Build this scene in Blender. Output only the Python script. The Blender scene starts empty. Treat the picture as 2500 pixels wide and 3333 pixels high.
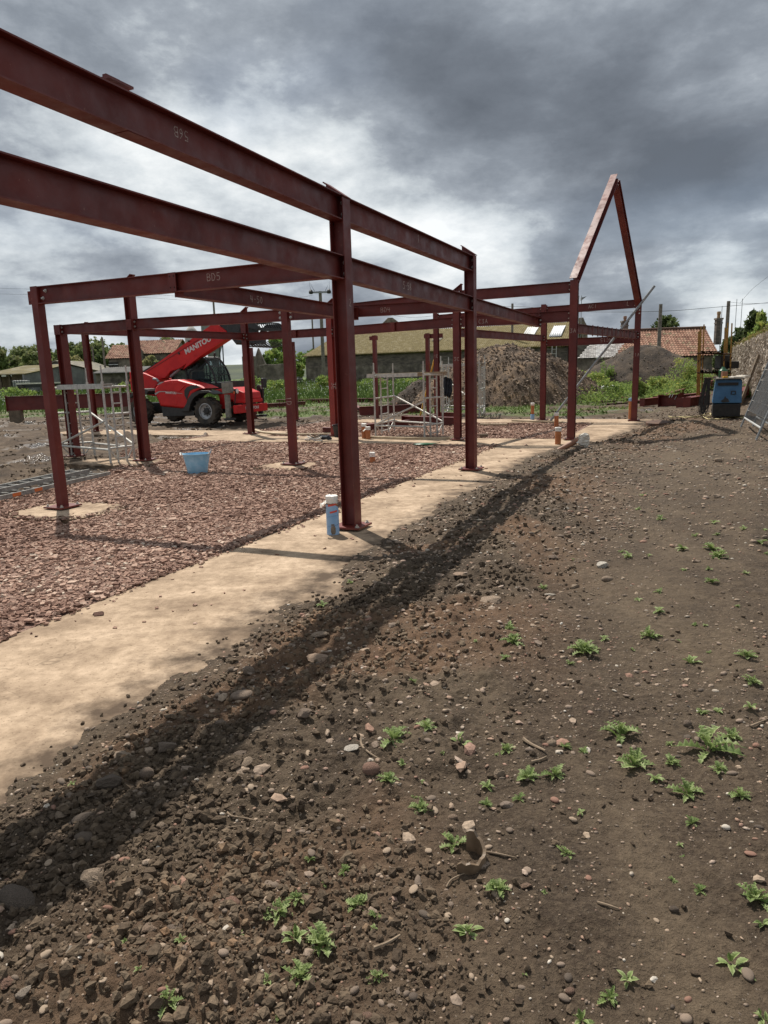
import bpy, bmesh, math, random
import numpy as np
from mathutils import Vector, Matrix
R_ = math.radians
rnd = random.Random(7)
rng = np.random.default_rng(11)
SC = bpy.context.scene
COL = SC.collection

# ------------------------------------------------------------------ camera
CAM_H, CAM_F, CAM_P, CAM_R = 1.6, 2257.0, R_(11.222), R_(-1.744)     # eye height m, focal length in photo pixels, pitch, roll
cam = bpy.data.cameras.new('camera'); cam.sensor_fit = 'VERTICAL'; cam.sensor_height = 36.0
cam.lens = CAM_F / 3333.0 * 36.0; cam.clip_start = 0.05; cam.clip_end = 4000.0
camo = bpy.data.objects.new('camera', cam); COL.objects.link(camo)
_cr, _sr, _cp, _sp = math.cos(CAM_R), math.sin(CAM_R), math.cos(CAM_P), math.sin(CAM_P)
_right = Vector((_cr, _sr * _sp, _sr * _cp)); _up = Vector((-_sr, _cr * _sp, _cr * _cp)); _fwd = Vector((0, _cp, -_sp))
_m = Matrix((_right, _up, -_fwd)).transposed().to_4x4(); _m.translation = (0, 0, CAM_H)
camo.matrix_world = _m
SC.camera = camo

# ------------------------------------------------------------------ light
SUN_DIR = Vector((-0.264, 0.598, 1.0)).normalized()                  # towards the sun, from the measured post shadows
SUN_EL = math.asin(SUN_DIR.z); SUN_AZ = math.atan2(SUN_DIR.x, SUN_DIR.y)
sun = bpy.data.lights.new('sun', 'SUN'); sun.energy = 5.0; sun.angle = R_(0.53); sun.color = (1.0, 0.94, 0.85)
suno = bpy.data.objects.new('sun', sun); COL.objects.link(suno); suno.location = (-8, 20, 30)
suno.rotation_euler = SUN_DIR.to_track_quat('Z', 'Y').to_euler()
SC.view_settings.view_transform = 'Standard'; SC.view_settings.look = 'None'
SC.view_settings.exposure = 0.12; SC.view_settings.gamma = 1.0; SC.view_settings.use_curve_mapping = False

def ray(px, py):
    u = (px - 1250) / CAM_F; v = -(py - 1666.5) / CAM_F
    return (_right * u + _up * v + _fwd)
def skydir(px, py):
    return ray(px, py).normalized()

# ------------------------------------------------------------------ sky: broken storm cloud over a NISHITA sky
W = bpy.data.worlds.new('World'); SC.world = W; W.use_nodes = True
def build_world():
    nt = W.node_tree; nt.nodes.clear(); N = nt.nodes.new; L = nt.links.new
    def math_(op, a, b=None, c=None, clamp=False):
        n = N('ShaderNodeMath'); n.operation = op; n.use_clamp = clamp
        for i, v in enumerate((a, b, c)):
            if v is None: continue
            if isinstance(v, (int, float)): n.inputs[i].default_value = v
            else: L(v, n.inputs[i])
        return n.outputs[0]
    out = N('ShaderNodeOutputWorld')
    sky = N('ShaderNodeTexSky'); sky.sky_type = 'NISHITA'; sky.sun_disc = False
    sky.sun_elevation = SUN_EL; sky.sun_rotation = SUN_AZ % (2 * math.pi)
    bsky = N('ShaderNodeBackground'); bsky.inputs[1].default_value = 0.10; L(sky.outputs[0], bsky.inputs[0])
    tc = N('ShaderNodeTexCoord'); sep = N('ShaderNodeSeparateXYZ'); L(tc.outputs['Generated'], sep.inputs[0])
    x, y, z = sep.outputs
    zz = math_('ADD', math_('MAXIMUM', z, 0.0), 0.26)
    cb = N('ShaderNodeCombineXYZ'); L(math_('DIVIDE', x, zz), cb.inputs[0]); L(math_('DIVIDE', y, zz), cb.inputs[1])
    def noise(vec, scale, detail, rough, dist, off=0.0):
        mp = N('ShaderNodeVectorMath'); mp.operation = 'ADD'; L(vec, mp.inputs[0]); mp.inputs[1].default_value = (off, off * 0.7, off * 1.3)
        n = N('ShaderNodeTexNoise'); n.inputs['Scale'].default_value = scale; n.inputs['Detail'].default_value = detail
        n.inputs['Roughness'].default_value = rough; n.inputs['Distortion'].default_value = dist
        L(mp.outputs[0], n.inputs['Vector']); return n.outputs[0]
    plane = cb.outputs[0]
    big = noise(plane, 0.9, 3, 0.5, 0.4, 3.1)
    mid = noise(plane, 2.0, 13, 0.57, 0.05, 2.2)
    sq = N('ShaderNodeVectorMath'); sq.operation = 'MULTIPLY'; L(tc.outputs['Generated'], sq.inputs[0]); sq.inputs[1].default_value = (1, 1, 2.0)
    puff = noise(sq.outputs[0], 5.5, 14, 0.64, 0.08, 4.4)
    val = math_('ADD', math_('MULTIPLY', big, 0.14), math_('ADD', math_('MULTIPLY', mid, 1.0), math_('MULTIPLY', puff, 0.85)))
    val = math_('ADD', val, -0.46)
    # large masses: (direction, angular size as cosine falloff, strength)
    blobs = [((1800, 400), 13, -0.17), ((1250, 330), 8, -0.16), ((2250, 560), 9, -0.13), ((1600, 150), 8, -0.06), ((1650, 480), 6, -0.07), ((2050, 640), 6, -0.06), ((150, 250), 10, 0.02), ((60, 60), 8, 0.02), ((900, 120), 9, 0.02), ((1750, 60), 10, 0.04),
             ((560, 170), 3.5, 0.08), ((250, 420), 7, -0.08), ((900, 330), 3.5, 0.12), ((1280, 560), 5, 0.20), ((560, 640), 6, 0.09), ((640, 760), 5, 0.04), ((1050, 640), 5, 0.15), ((1500, 720), 6, 0.14), ((1750, 760), 5, 0.08), ((200, 560), 6, 0.04),
             ((2340, 230), 3.5, 0.16), ((2420, 400), 4, 0.02), ((2250, 20), 7, 0.03), ((2450, 120), 5, -0.07), ((2150, 830), 8, -0.06), ((200, 850), 9, -0.04), ((600, 830), 6, -0.03), ((2450, 960), 7, 0.12),
             ((1150, 880), 7, -0.04), ((2130, 960), 6, 0.22), ((1500, 930), 5, 0.16), ((120, 1060), 6, 0.18), ((330, 1090), 4, -0.02), ((2050, 1060), 3, -0.14), ((950, 1200), 3, -0.12), ((2230, 1070), 3, -0.10), ((700, 1090), 4, 0.16)]
    for (p, deg, s) in blobs:
        d = skydir(*p)
        dn = N('ShaderNodeVectorMath'); dn.operation = 'DOT_PRODUCT'; L(tc.outputs['Generated'], dn.inputs[0]); dn.inputs[1].default_value = d
        mr = N('ShaderNodeMapRange'); mr.interpolation_type = 'SMOOTHERSTEP'
        mr.inputs[1].default_value = math.cos(R_(deg * 1.5)); mr.inputs[2].default_value = 1.0; mr.inputs[3].default_value = 0.0; mr.inputs[4].default_value = s * 1.05
        L(dn.outputs['Value'], mr.inputs[0]); val = math_('ADD', val, mr.outputs[0])
    rp = N('ShaderNodeValToRGB'); cr = rp.color_ramp; L(val, rp.inputs[0])
    stops = [(0.0, (0.115, 0.132, 0.158)), (0.20, (0.155, 0.176, 0.208)), (0.38, (0.225, 0.253, 0.292)), (0.50, (0.310, 0.343, 0.385)), (0.58, (0.44, 0.48, 0.515)), (0.70, (0.60, 0.64, 0.665)), (0.88, (0.84, 0.86, 0.86))]
    cr.elements[0].position, cr.elements[0].color = stops[0][0], (*stops[0][1], 1)
    cr.elements[1].position, cr.elements[1].color = stops[-1][0], (*stops[-1][1], 1)
    for p, c in stops[1:-1]:
        e = cr.elements.new(p); e.color = (*c, 1)
    # rain-blue gaps low down let the sky through a little
    bcl = N('ShaderNodeBackground'); L(rp.outputs[0], bcl.inputs[0]); bcl.inputs[1].default_value = 1.10
    gap = N('ShaderNodeMapRange'); gap.inputs[1].default_value = 0.50; gap.inputs[2].default_value = 0.30; gap.inputs[3].default_value = 1.0; gap.inputs[4].default_value = 0.86
    L(noise(plane, 1.1, 4, 0.5, 0.3, 21.0), gap.inputs[0])
    mx = N('ShaderNodeMixShader'); L(gap.outputs[0], mx.inputs[0]); L(bsky.outputs[0], mx.inputs[1]); L(bcl.outputs[0], mx.inputs[2])
    L(mx.outputs[0], out.inputs[0])
build_world()

# ------------------------------------------------------------------ helpers: placing
TH = R_(65.361); C1, S1 = math.cos(TH), math.sin(TH)                 # the frame's long direction a, and b to its left
E1 = Vector((C1, S1, 0)); E2 = Vector((-S1, C1, 0)); UZ = Vector((0, 0, 1))
def ab(a, b, z=0.0): return E1 * a + E2 * b + UZ * z
def to_ab(x, y): return x * C1 + y * S1, -x * S1 + y * C1
def at(px, py, z=0.0):
    d = ray(px, py); t = (z - CAM_H) / d.z; return Vector((d.x * t, d.y * t, z))
def far(px, py, depth):
    d = ray(px, py); t = depth / d.y; return Vector((d.x * t, depth, CAM_H + d.z * t))
def ona(px, py, a):
    d = ray(px, py); t = a / (d.x * C1 + d.y * S1); return Vector((d.x * t, d.y * t, CAM_H + d.z * t))
def onb(px, py, b):
    d = ray(px, py); t = b / (-d.x * S1 + d.y * C1); return Vector((d.x * t, d.y * t, CAM_H + d.z * t))
def above(base, px, py):
    d = ray(px, py); t = math.hypot(base[0], base[1]) / math.hypot(d.x, d.y); return CAM_H + d.z * t

# ------------------------------------------------------------------ helpers: noise
def _hash(i, j, s):
    n = (i.astype(np.int64) * 374761393 + j.astype(np.int64) * 668265263 + s * 1274126177) & 0x7fffffff
    n = ((n ^ (n >> 13)) * 1274126177) & 0x7fffffff
    n = (n ^ (n >> 16)) & 0xffff
    return n / 65535.0
def vnoise(x, y, s=0):
    i = np.floor(x); j = np.floor(y); fx = x - i; fy = y - j
    fx = fx * fx * fx * (fx * (fx * 6 - 15) + 10); fy = fy * fy * fy * (fy * (fy * 6 - 15) + 10)
    a = _hash(i, j, s); b = _hash(i + 1, j, s); c = _hash(i, j + 1, s); d = _hash(i + 1, j + 1, s)
    return (a + (b - a) * fx) * (1 - fy) + (c + (d - c) * fx) * fy
def fbm(x, y, octs, s=0, gain=0.5, lac=2.03):
    t = np.zeros_like(np.asarray(x, float)); amp = 1.0; tot = 0.0
    for k in range(octs):
        ca, sa = math.cos(0.6 * k), math.sin(0.6 * k)
        t += amp * (vnoise(x * ca - y * sa, x * sa + y * ca, s + k * 17) - 0.5); tot += amp; amp *= gain; x = x * lac; y = y * lac
    return t / tot
def sstep(e0, e1, x):
    t = np.clip((x - e0) / (e1 - e0), 0, 1); return t * t * (3 - 2 * t)

# ------------------------------------------------------------------ helpers: meshes
class MB:
    def __init__(s): s.v = []; s.f = []; s.mi = []; s.cur = 0
    def add(s, vs, fs):
        n = len(s.v); s.v += [tuple(v) for v in vs]; s.f += [tuple(i + n for i in f) for f in fs]; s.mi += [s.cur] * len(fs); return s
    def box(s, c, size, ax=None):
        c = Vector(c); ax = ax or (Vector((1, 0, 0)), Vector((0, 1, 0)), Vector((0, 0, 1)))
        hx, hy, hz = ax[0] * (size[0] / 2), ax[1] * (size[1] / 2), ax[2] * (size[2] / 2)
        vs = [c + hx * i + hy * j + hz * k for k in (-1, 1) for j in (-1, 1) for i in (-1, 1)]
        return s.add(vs, [(0, 2, 3, 1), (4, 5, 7, 6), (0, 1, 5, 4), (2, 6, 7, 3), (0, 4, 6, 2), (1, 3, 7, 5)])
    def bar(s, p, q, w, h, up=UZ):
        p, q = Vector(p), Vector(q); x = (q - p).normalized(); y = Vector(up).cross(x)
        if y.length < 1e-4: y = Vector((1, 0, 0)).cross(x)
        y.normalize(); z = x.cross(y)
        return s.box((p + q) / 2, ((q - p).length, w, h), (x, y, z))
    def tube(s, pts, r, n=8, caps=True, r2=None):
        pts = [Vector(p) for p in pts]; rings = []; m = len(pts)
        d0 = (pts[1] - pts[0]).normalized(); ref = Vector((0, 0, 1)) if abs(d0.z) < 0.95 else Vector((1, 0, 0))
        for i, p in enumerate(pts):
            d = (pts[min(i + 1, m - 1)] - pts[max(i - 1, 0)]).normalized()
            u = d.cross(ref); u.normalize(); w = u.cross(d)
            rr = r if r2 is None else r + (r2 - r) * i / (m - 1)
            if isinstance(r, (list, tuple)): rr = r[i]
            rings.append([p + (u * math.cos(2 * math.pi * k / n) + w * math.sin(2 * math.pi * k / n)) * rr for k in range(n)])
        vs = [v for rg in rings for v in rg]; fs = []
        for i in range(m - 1):
            for k in range(n):
                a, b = i * n + k, i * n + (k + 1) % n; fs.append((a, b, b + n, a + n))
        if caps: fs.append(tuple(reversed(range(n)))); fs.append(tuple((m - 1) * n + k for k in range(n)))
        return s.add(vs, fs)
    def lathe(s, prof, n=20, c=(0, 0, 0), ax=None, sx=1.0, sy=1.0):
        c = Vector(c); ax = ax or (Vector((1, 0, 0)), Vector((0, 1, 0)), Vector((0, 0, 1))); vs = []; fs = []; m = len(prof)
        for (r, z) in prof:
            for k in range(n):
                t = 2 * math.pi * k / n; vs.append(c + ax[0] * (r * math.cos(t) * sx) + ax[1] * (r * math.sin(t) * sy) + ax[2] * z)
        for i in range(m - 1):
            for k in range(n):
                a, b = i * n + k, i * n + (k + 1) % n; fs.append((a, b, b + n, a + n))
        return s.add(vs, fs)
    def prism(s, poly, off):
        n = len(poly); poly = [Vector(p) for p in poly]; off = Vector(off)
        return s.add(poly + [p + off for p in poly], [tuple(reversed(range(n))), tuple(range(n, 2 * n))] + [(i, (i + 1) % n, (i + 1) % n + n, i + n) for i in range(n)])
    def ibeam(s, p, q, h, b, tf=0.010, tw=0.008, side=None):
        """I section from p to q: depth h along `side` (default up), flanges b wide"""
        p, q = Vector(p), Vector(q); x = (q - p).normalized(); up = Vector(side) if side is not None else UZ
        w = up.cross(x); w.normalize(); u = x.cross(w)
        pr = [(-b/2, -h/2), (b/2, -h/2), (b/2, -h/2+tf), (tw/2, -h/2+tf), (tw/2, h/2-tf), (b/2, h/2-tf), (b/2, h/2), (-b/2, h/2), (-b/2, h/2-tf), (-tw/2, h/2-tf), (-tw/2, -h/2+tf), (-b/2, -h/2+tf)]
        A = [p + w * a + u * c for a, c in pr]; B = [q + w * a + u * c for a, c in pr]
        fs = [(i, (i + 1) % 12, (i + 1) % 12 + 12, i + 12) for i in range(12)]
        caps = [(0, 1, 2, 11), (3, 4, 9, 10), (8, 5, 6, 7)]
        fs += [tuple(reversed(c)) for c in caps] + [tuple(i + 12 for i in c) for c in caps]
        fs += [(11, 2, 3, 10)[::-1], (9, 4, 5, 8)[::-1], tuple(i + 12 for i in (11, 2, 3, 10)), tuple(i + 12 for i in (9, 4, 5, 8))]
        return s.add(A + B, fs)
    def mesh(s, name, mats, smooth=False):
        me = bpy.data.meshes.new(name); me.from_pydata(s.v, [], s.f); me.validate()
        for m in (mats if isinstance(mats, (list, tuple)) else [mats]): me.materials.append(m)
        if any(s.mi) and len(me.polygons) == len(s.mi): me.polygons.foreach_set('material_index', s.mi)
        bm = bmesh.new(); bm.from_mesh(me); bmesh.ops.recalc_face_normals(bm, faces=bm.faces); bm.to_mesh(me); bm.free()
        if smooth:
            me.polygons.foreach_set('use_smooth', [True] * len(me.polygons)); me.set_sharp_from_angle(angle=R_(38))
        me.update(); return me

def link(o, parent=None, world=True):
    COL.objects.link(o)
    if parent is not None:
        o.parent = parent
        if world:
            r = parent
            while r.parent is not None: r = r.parent
            if parent is r: o.matrix_parent_inverse = Matrix.Translation(-Vector(r.location))
    return o
def tag(o, label=None, cat=None, group=None, kind=None):
    if label: o['label'] = label
    if cat: o['category'] = cat
    if group: o['group'] = group
    if kind: o['kind'] = kind
    return o
def obj(name, mb, mats, parent=None, smooth=False, bevel=0.0, world=True, label=None, kind=None):
    """one mesh object. world=True: the mesh is in world coordinates, also under a parent"""
    me = mb.mesh(name, mats, smooth) if isinstance(mb, MB) else mb
    o = bpy.data.objects.new(name, me); link(o, parent, world)
    if bevel:
        m = o.modifiers.new('bevel', 'BEVEL'); m.width = bevel; m.segments = 2; m.limit_method = 'ANGLE'; m.angle_limit = R_(40)
    return tag(o, label, None, None, kind)
def thing(name, label, cat, loc=(0, 0, 0), rotz=0.0, group=None):
    o = bpy.data.objects.new(name, None); o.empty_display_size = 0.1; COL.objects.link(o); o.location = loc; o.rotation_euler = (0, 0, rotz)
    return tag(o, label, cat, group)
def dup(root, loc, rotz=0.0, label=None, scale=None):
    def cp(o, par):
        c = o.copy(); COL.objects.link(c)
        if par is not None: c.parent = par
        for ch in o.children: cp(ch, c)
        return c
    r = cp(root, None); r.location = loc; r.rotation_euler = (0, 0, rotz)
    if scale: r.scale = (scale,) * 3
    if label: r['label'] = label
    return r
def quick_mesh(name, V, F, mats, smooth=False, attrs=None, nv=None):
    """numpy verts (n,3) and faces (m,k) -> mesh, fast"""
    me = bpy.data.meshes.new(name); V = np.ascontiguousarray(V, np.float32); F = np.ascontiguousarray(F, np.int32); k = F.shape[1]
    me.vertices.add(len(V)); me.vertices.foreach_set('co', V.ravel())
    me.loops.add(F.size); me.loops.foreach_set('vertex_index', F.ravel())
    me.polygons.add(len(F)); me.polygons.foreach_set('loop_start', np.arange(0, F.size, k, dtype=np.int32))
    try: me.polygons.foreach_set('loop_total', np.full(len(F), k, np.int32))
    except Exception: pass
    me.polygons.foreach_set('use_smooth', np.full(len(F), smooth, bool))
    for m in (mats if isinstance(mats, (list, tuple)) else [mats]): me.materials.append(m)
    me.update(calc_edges=True)
    for nm, arr in (attrs or {}).items():
        a = me.attributes.new(nm, 'FLOAT', 'POINT'); a.data.foreach_set('value', np.ascontiguousarray(arr, np.float32))
    return me

# ------------------------------------------------------------------ helpers: materials
def pm(name, c1, c2=None, scale=4.0, rough=0.7, bump=0.0, bscale=None, metal=0.0, detail=6, c3=None, spec=0.5, stretch=None, contrast=0.5, bdist=0.02, coord='Object'):
    m = bpy.data.materials.new(name); m.use_nodes = True; nt = m.node_tree; bs = nt.nodes['Principled BSDF']; N = nt.nodes.new; L = nt.links.new
    bs.inputs['Roughness'].default_value = rough; bs.inputs['Metallic'].default_value = metal; bs.inputs['Specular IOR Level'].default_value = spec
    bs.inputs['Base Color'].default_value = (*c1, 1)
    tc = N('ShaderNodeTexCoord'); vec = tc.outputs[coord]
    if stretch:
        mp = N('ShaderNodeMapping'); mp.inputs['Scale'].default_value = stretch; L(vec, mp.inputs[0]); vec = mp.outputs[0]
    if c2 is not None:
        n = N('ShaderNodeTexNoise'); n.inputs['Scale'].default_value = scale; n.inputs['Detail'].default_value = detail; n.inputs['Roughness'].default_value = 0.62; L(vec, n.inputs['Vector'])
        rp = N('ShaderNodeValToRGB'); e = rp.color_ramp.elements; w = 0.5 * (1 - contrast) * 0.6
        e[0].position = 0.30 + w * 0.5; e[0].color = (*c1, 1); e[1].position = 0.70 - w * 0.5; e[1].color = (*c2, 1)
        if c3 is not None:
            x = rp.color_ramp.elements.new(0.5); x.color = (*c3, 1)
        L(n.outputs[0], rp.inputs[0]); L(rp.outputs[0], bs.inputs['Base Color'])
    if bump:
        n2 = N('ShaderNodeTexNoise'); n2.inputs['Scale'].default_value = bscale or scale * 6; n2.inputs['Detail'].default_value = 5; L(vec, n2.inputs['Vector'])
        b = N('ShaderNodeBump'); b.inputs['Strength'].default_value = bump; b.inputs['Distance'].default_value = bdist; L(n2.outputs[0], b.inputs['Height']); L(b.outputs[0], bs.inputs['Normal'])
    return m
def pm_attr(name, stops, rough=0.9, bump=0.0, bscale=60, extra=None, spec=0.3, translucent=0.0):
    """colour from the per-vertex random attribute 'tint' (each stone or leaf has its own colour) plus a little noise"""
    m = bpy.data.materials.new(name); m.use_nodes = True; nt = m.node_tree; bs = nt.nodes['Principled BSDF']; N = nt.nodes.new; L = nt.links.new
    bs.inputs['Roughness'].default_value = rough; bs.inputs['Specular IOR Level'].default_value = spec
    at_ = N('ShaderNodeAttribute'); at_.attribute_name = 'tint'
    rp = N('ShaderNodeValToRGB'); el = rp.color_ramp.elements
    el[0].position, el[0].color = stops[0][0], (*stops[0][1], 1); el[1].position, el[1].color = stops[-1][0], (*stops[-1][1], 1)
    for p, c in stops[1:-1]: x = el.new(p); x.color = (*c, 1)
    L(at_.outputs['Fac'], rp.inputs[0])
    tc = N('ShaderNodeTexCoord'); n = N('ShaderNodeTexNoise'); n.inputs['Scale'].default_value = bscale; n.inputs['Detail'].default_value = 4; L(tc.outputs['Object'], n.inputs['Vector'])
    hv = N('ShaderNodeMapRange'); hv.inputs[1].default_value = 0.3; hv.inputs[2].default_value = 0.7; hv.inputs[3].default_value = 0.72; hv.inputs[4].default_value = 1.25; L(n.outputs[0], hv.inputs[0])
    mu = N('ShaderNodeVectorMath'); mu.operation = 'SCALE'; L(rp.outputs[0], mu.inputs[0]); L(hv.outputs[0], mu.inputs['Scale']); L(mu.outputs[0], bs.inputs['Base Color'])
    if bump:
        b = N('ShaderNodeBump'); b.inputs['Strength'].default_value = bump; b.inputs['Distance'].default_value = 0.01; L(n.outputs[0], b.inputs['Height']); L(b.outputs[0], bs.inputs['Normal'])
    if translucent:
        tr = N('ShaderNodeBsdfTranslucent'); L(mu.outputs[0], tr.inputs[0]); mx = N('ShaderNodeMixShader'); mx.inputs[0].default_value = translucent
        L(bs.outputs[0], mx.inputs[1]); L(tr.outputs[0], mx.inputs[2]); L(mx.outputs[0], nt.nodes['Material Output'].inputs[0])
    return m

# =================================================================== GROUND
_BE_A = [-6, 0, 1.6, 3.2, 5.6, 9, 12.5, 14, 15, 16.3, 19, 22, 23.3, 26]; _BE_B = [2.36, 2.38, 2.43, 2.64, 2.76, 2.82, 2.84, 2.75, 2.38, 1.95, 1.62, 1.52, 1.5, 1.5]
def soil_edge(a): return np.interp(a, _BE_A, _BE_B)
_GL_A = [-6, 5, 7, 9.3, 11, 12.5, 15.2, 16.6, 18.3, 24]; _GL_B = [9.0, 9.15, 9.3, 9.75, 11.0, 12.6, 13.6, 13.2, 13.0, 12.0]
def gravel_left(a): return np.interp(a, _GL_A, _GL_B)
STRIPS = [(-7, 15.05, 1.9, 4.05), (15.05, 16.55, 0.6, 13.0), (16.55, 21.7, 0.2, 2.9), (21.7, 23.2, 0.4, 11.4), (16.55, 18.2, 11.2, 20.0)]
PADS = [(6.35, 7.5, 1.15, 1.35, 0.1), (10.95, 6.9, 1.05, 1.15, -0.1), (10.75, 10.9, 1.2, 2.2, 0.0)]

def terrain(x, y, fine=True):
    """height, and the masks soil / gravel / clay / grass, for world x, y (numpy arrays)"""
    x = np.asarray(x, float); y = np.asarray(y, float)
    a, b = to_ab(x, y)
    wob = fbm(x * 1.1, y * 1.1, 4, 5) * 0.30 + fbm(x * 5, y * 5, 3, 9) * 0.12 + fbm(x * 17, y * 17, 3, 10) * 0.13
    d = soil_edge(a) + wob - b                                  # >0: on the soil, metres from the strip
    rise = 1.25 * sstep(38, 80, y)
    right = 0.012 * sstep(-0.12, 0.10, d) + 0.05 * sstep(0.1, 0.7, d) + 0.055 * sstep(0.5, 1.25, d) + 0.07 * sstep(1.2, 5, d)
    soil = sstep(-0.16, 0.0, d)
    inb = sstep(23.6, 23.2, a + wob * 0.6) * sstep(-0.05, 0.05, -d)           # inside the building plot
    gl = gravel_left(a) + wob * 1.2
    gravel = inb * sstep(0.12, -0.12, b - gl)
    h = right * soil + (-0.16) * (1 - soil) * inb
    gh = -0.022 + fbm(x * 0.9, y * 0.9, 3, 31) * 0.03
    mudh = -0.05 + fbm(x * 0.6, y * 0.6, 4, 51) * 0.16 + np.abs(fbm(a * 1.6, b * 0.35, 3, 57)) * 0.16 + sstep(0.1, 0.3, fbm(x * 1.4, y * 1.4, 5, 58, 0.6)) * 0.12 + fbm(x * 4, y * 4, 3, 59, 0.6) * 0.07
    other = (1 - soil) * (1 - inb)
    interior = sstep(3.9, 4.0, b) * inb
    cross = np.zeros_like(h)
    for (a0, a1, b0, b1) in STRIPS:
        cross = np.maximum(cross, sstep(a0 - 0.02, a0 + 0.06, a) * sstep(a1 + 0.02, a1 - 0.06, a) * sstep(b0 - 0.02, b0 + 0.06, b) * sstep(b1 + 0.02, b1 - 0.06, b))
    for (pa, pb, la, lb, ro) in PADS:
        rr = np.maximum(np.abs(a - pa) / (la / 2), np.abs(b - pb) / (lb / 2)) + wob * 0.5
        cross = np.maximum(cross, sstep(1.03, 0.93, rr))
    inner = (1 - soil) * inb
    hin = gravel * gh + (1 - gravel) * mudh
    h = soil * right + inner * hin + other * (mudh * 0.6)
    h = h * (1 - cross) + cross * np.where(soil > 0.02, np.maximum(right * soil - 0.16 * (1 - soil), -0.16), -0.16)
    berm = sstep(0.05, 0.4, d) * sstep(2.3, 1.2, d) * sstep(24, 20, a)
    clay = berm * sstep(0.42, 0.62, vnoise(x * 0.8, y * 0.8, 77) * 0.55 + vnoise(x * 2.3, y * 2.3, 78) * 0.45) * sstep(-2.0, 3.0, a)
    gedge = 43 + fbm(x * 0.12, y * 0.12, 3, 91) * 9
    grass = sstep(-2.0, 2.5, y - gedge) * sstep(9, 3, x - 0.08 * y)
    patch = sstep(0.46, 0.60, vnoise(x * 0.35, y * 0.8, 95)) * sstep(24.3, 25.5, a) * sstep(1.0, 3.0, b)
    grass = np.maximum(grass, patch * 0.8)
    grass = np.maximum(grass, sstep(40, 46, y) * sstep(0.4, 0.6, vnoise(x * 0.3, y * 0.3, 96)))
    if fine:
        sl = soil
        h = h + sl * (fbm(x * 0.7, y * 0.7, 3, 11) * 0.08 + fbm(x * 2.2, y * 2.2, 3, 12) * 0.042)
        lump = fbm(x * 6, y * 6, 4, 13, 0.6)
        h = h + sl * (lump * (0.018 + 0.085 * berm)) + sl * fbm(x * 24, y * 24, 3, 14, 0.65) * (0.014 + 0.018 * berm)
        for b0_ in (-0.75, -2.5):
            rb_ = b - b0_ - 0.25 * np.sin(a * 0.45); h = h - sl * np.exp(-(rb_ / 0.17) ** 2) * (0.024 + 0.014 * np.sin(a * 24 + np.sign(rb_) * rb_ * 9)) * sstep(0.25, 0.6, vnoise(a * 0.5, b * 0.2, 19)) + sl * 0.012 * np.exp(-((np.abs(rb_) - 0.27) / 0.07) ** 2)
        h = h + sl * np.abs(fbm(x * 55, y * 55, 2, 15)) * 0.010
        h = h + gravel * inner * (1 - cross) * (fbm(x * 14, y * 14, 3, 16, 0.6) * 0.022)
        h = h + other * fbm(x * 3, y * 3, 4, 17, 0.6) * 0.09
    return h + rise, soil, gravel * inner, clay, grass
def hz(x, y):
    return float(terrain(np.array([x]), np.array([y]))[0][0])
def gpt(px, py):
    """the terrain point seen at a photo pixel"""
    z = 0.1
    for _ in range(7):
        p = at(px, py, z); z = 0.5 * z + 0.5 * hz(p.x, p.y)
    p = at(px, py, z); p.z = hz(p.x, p.y); return p

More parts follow.
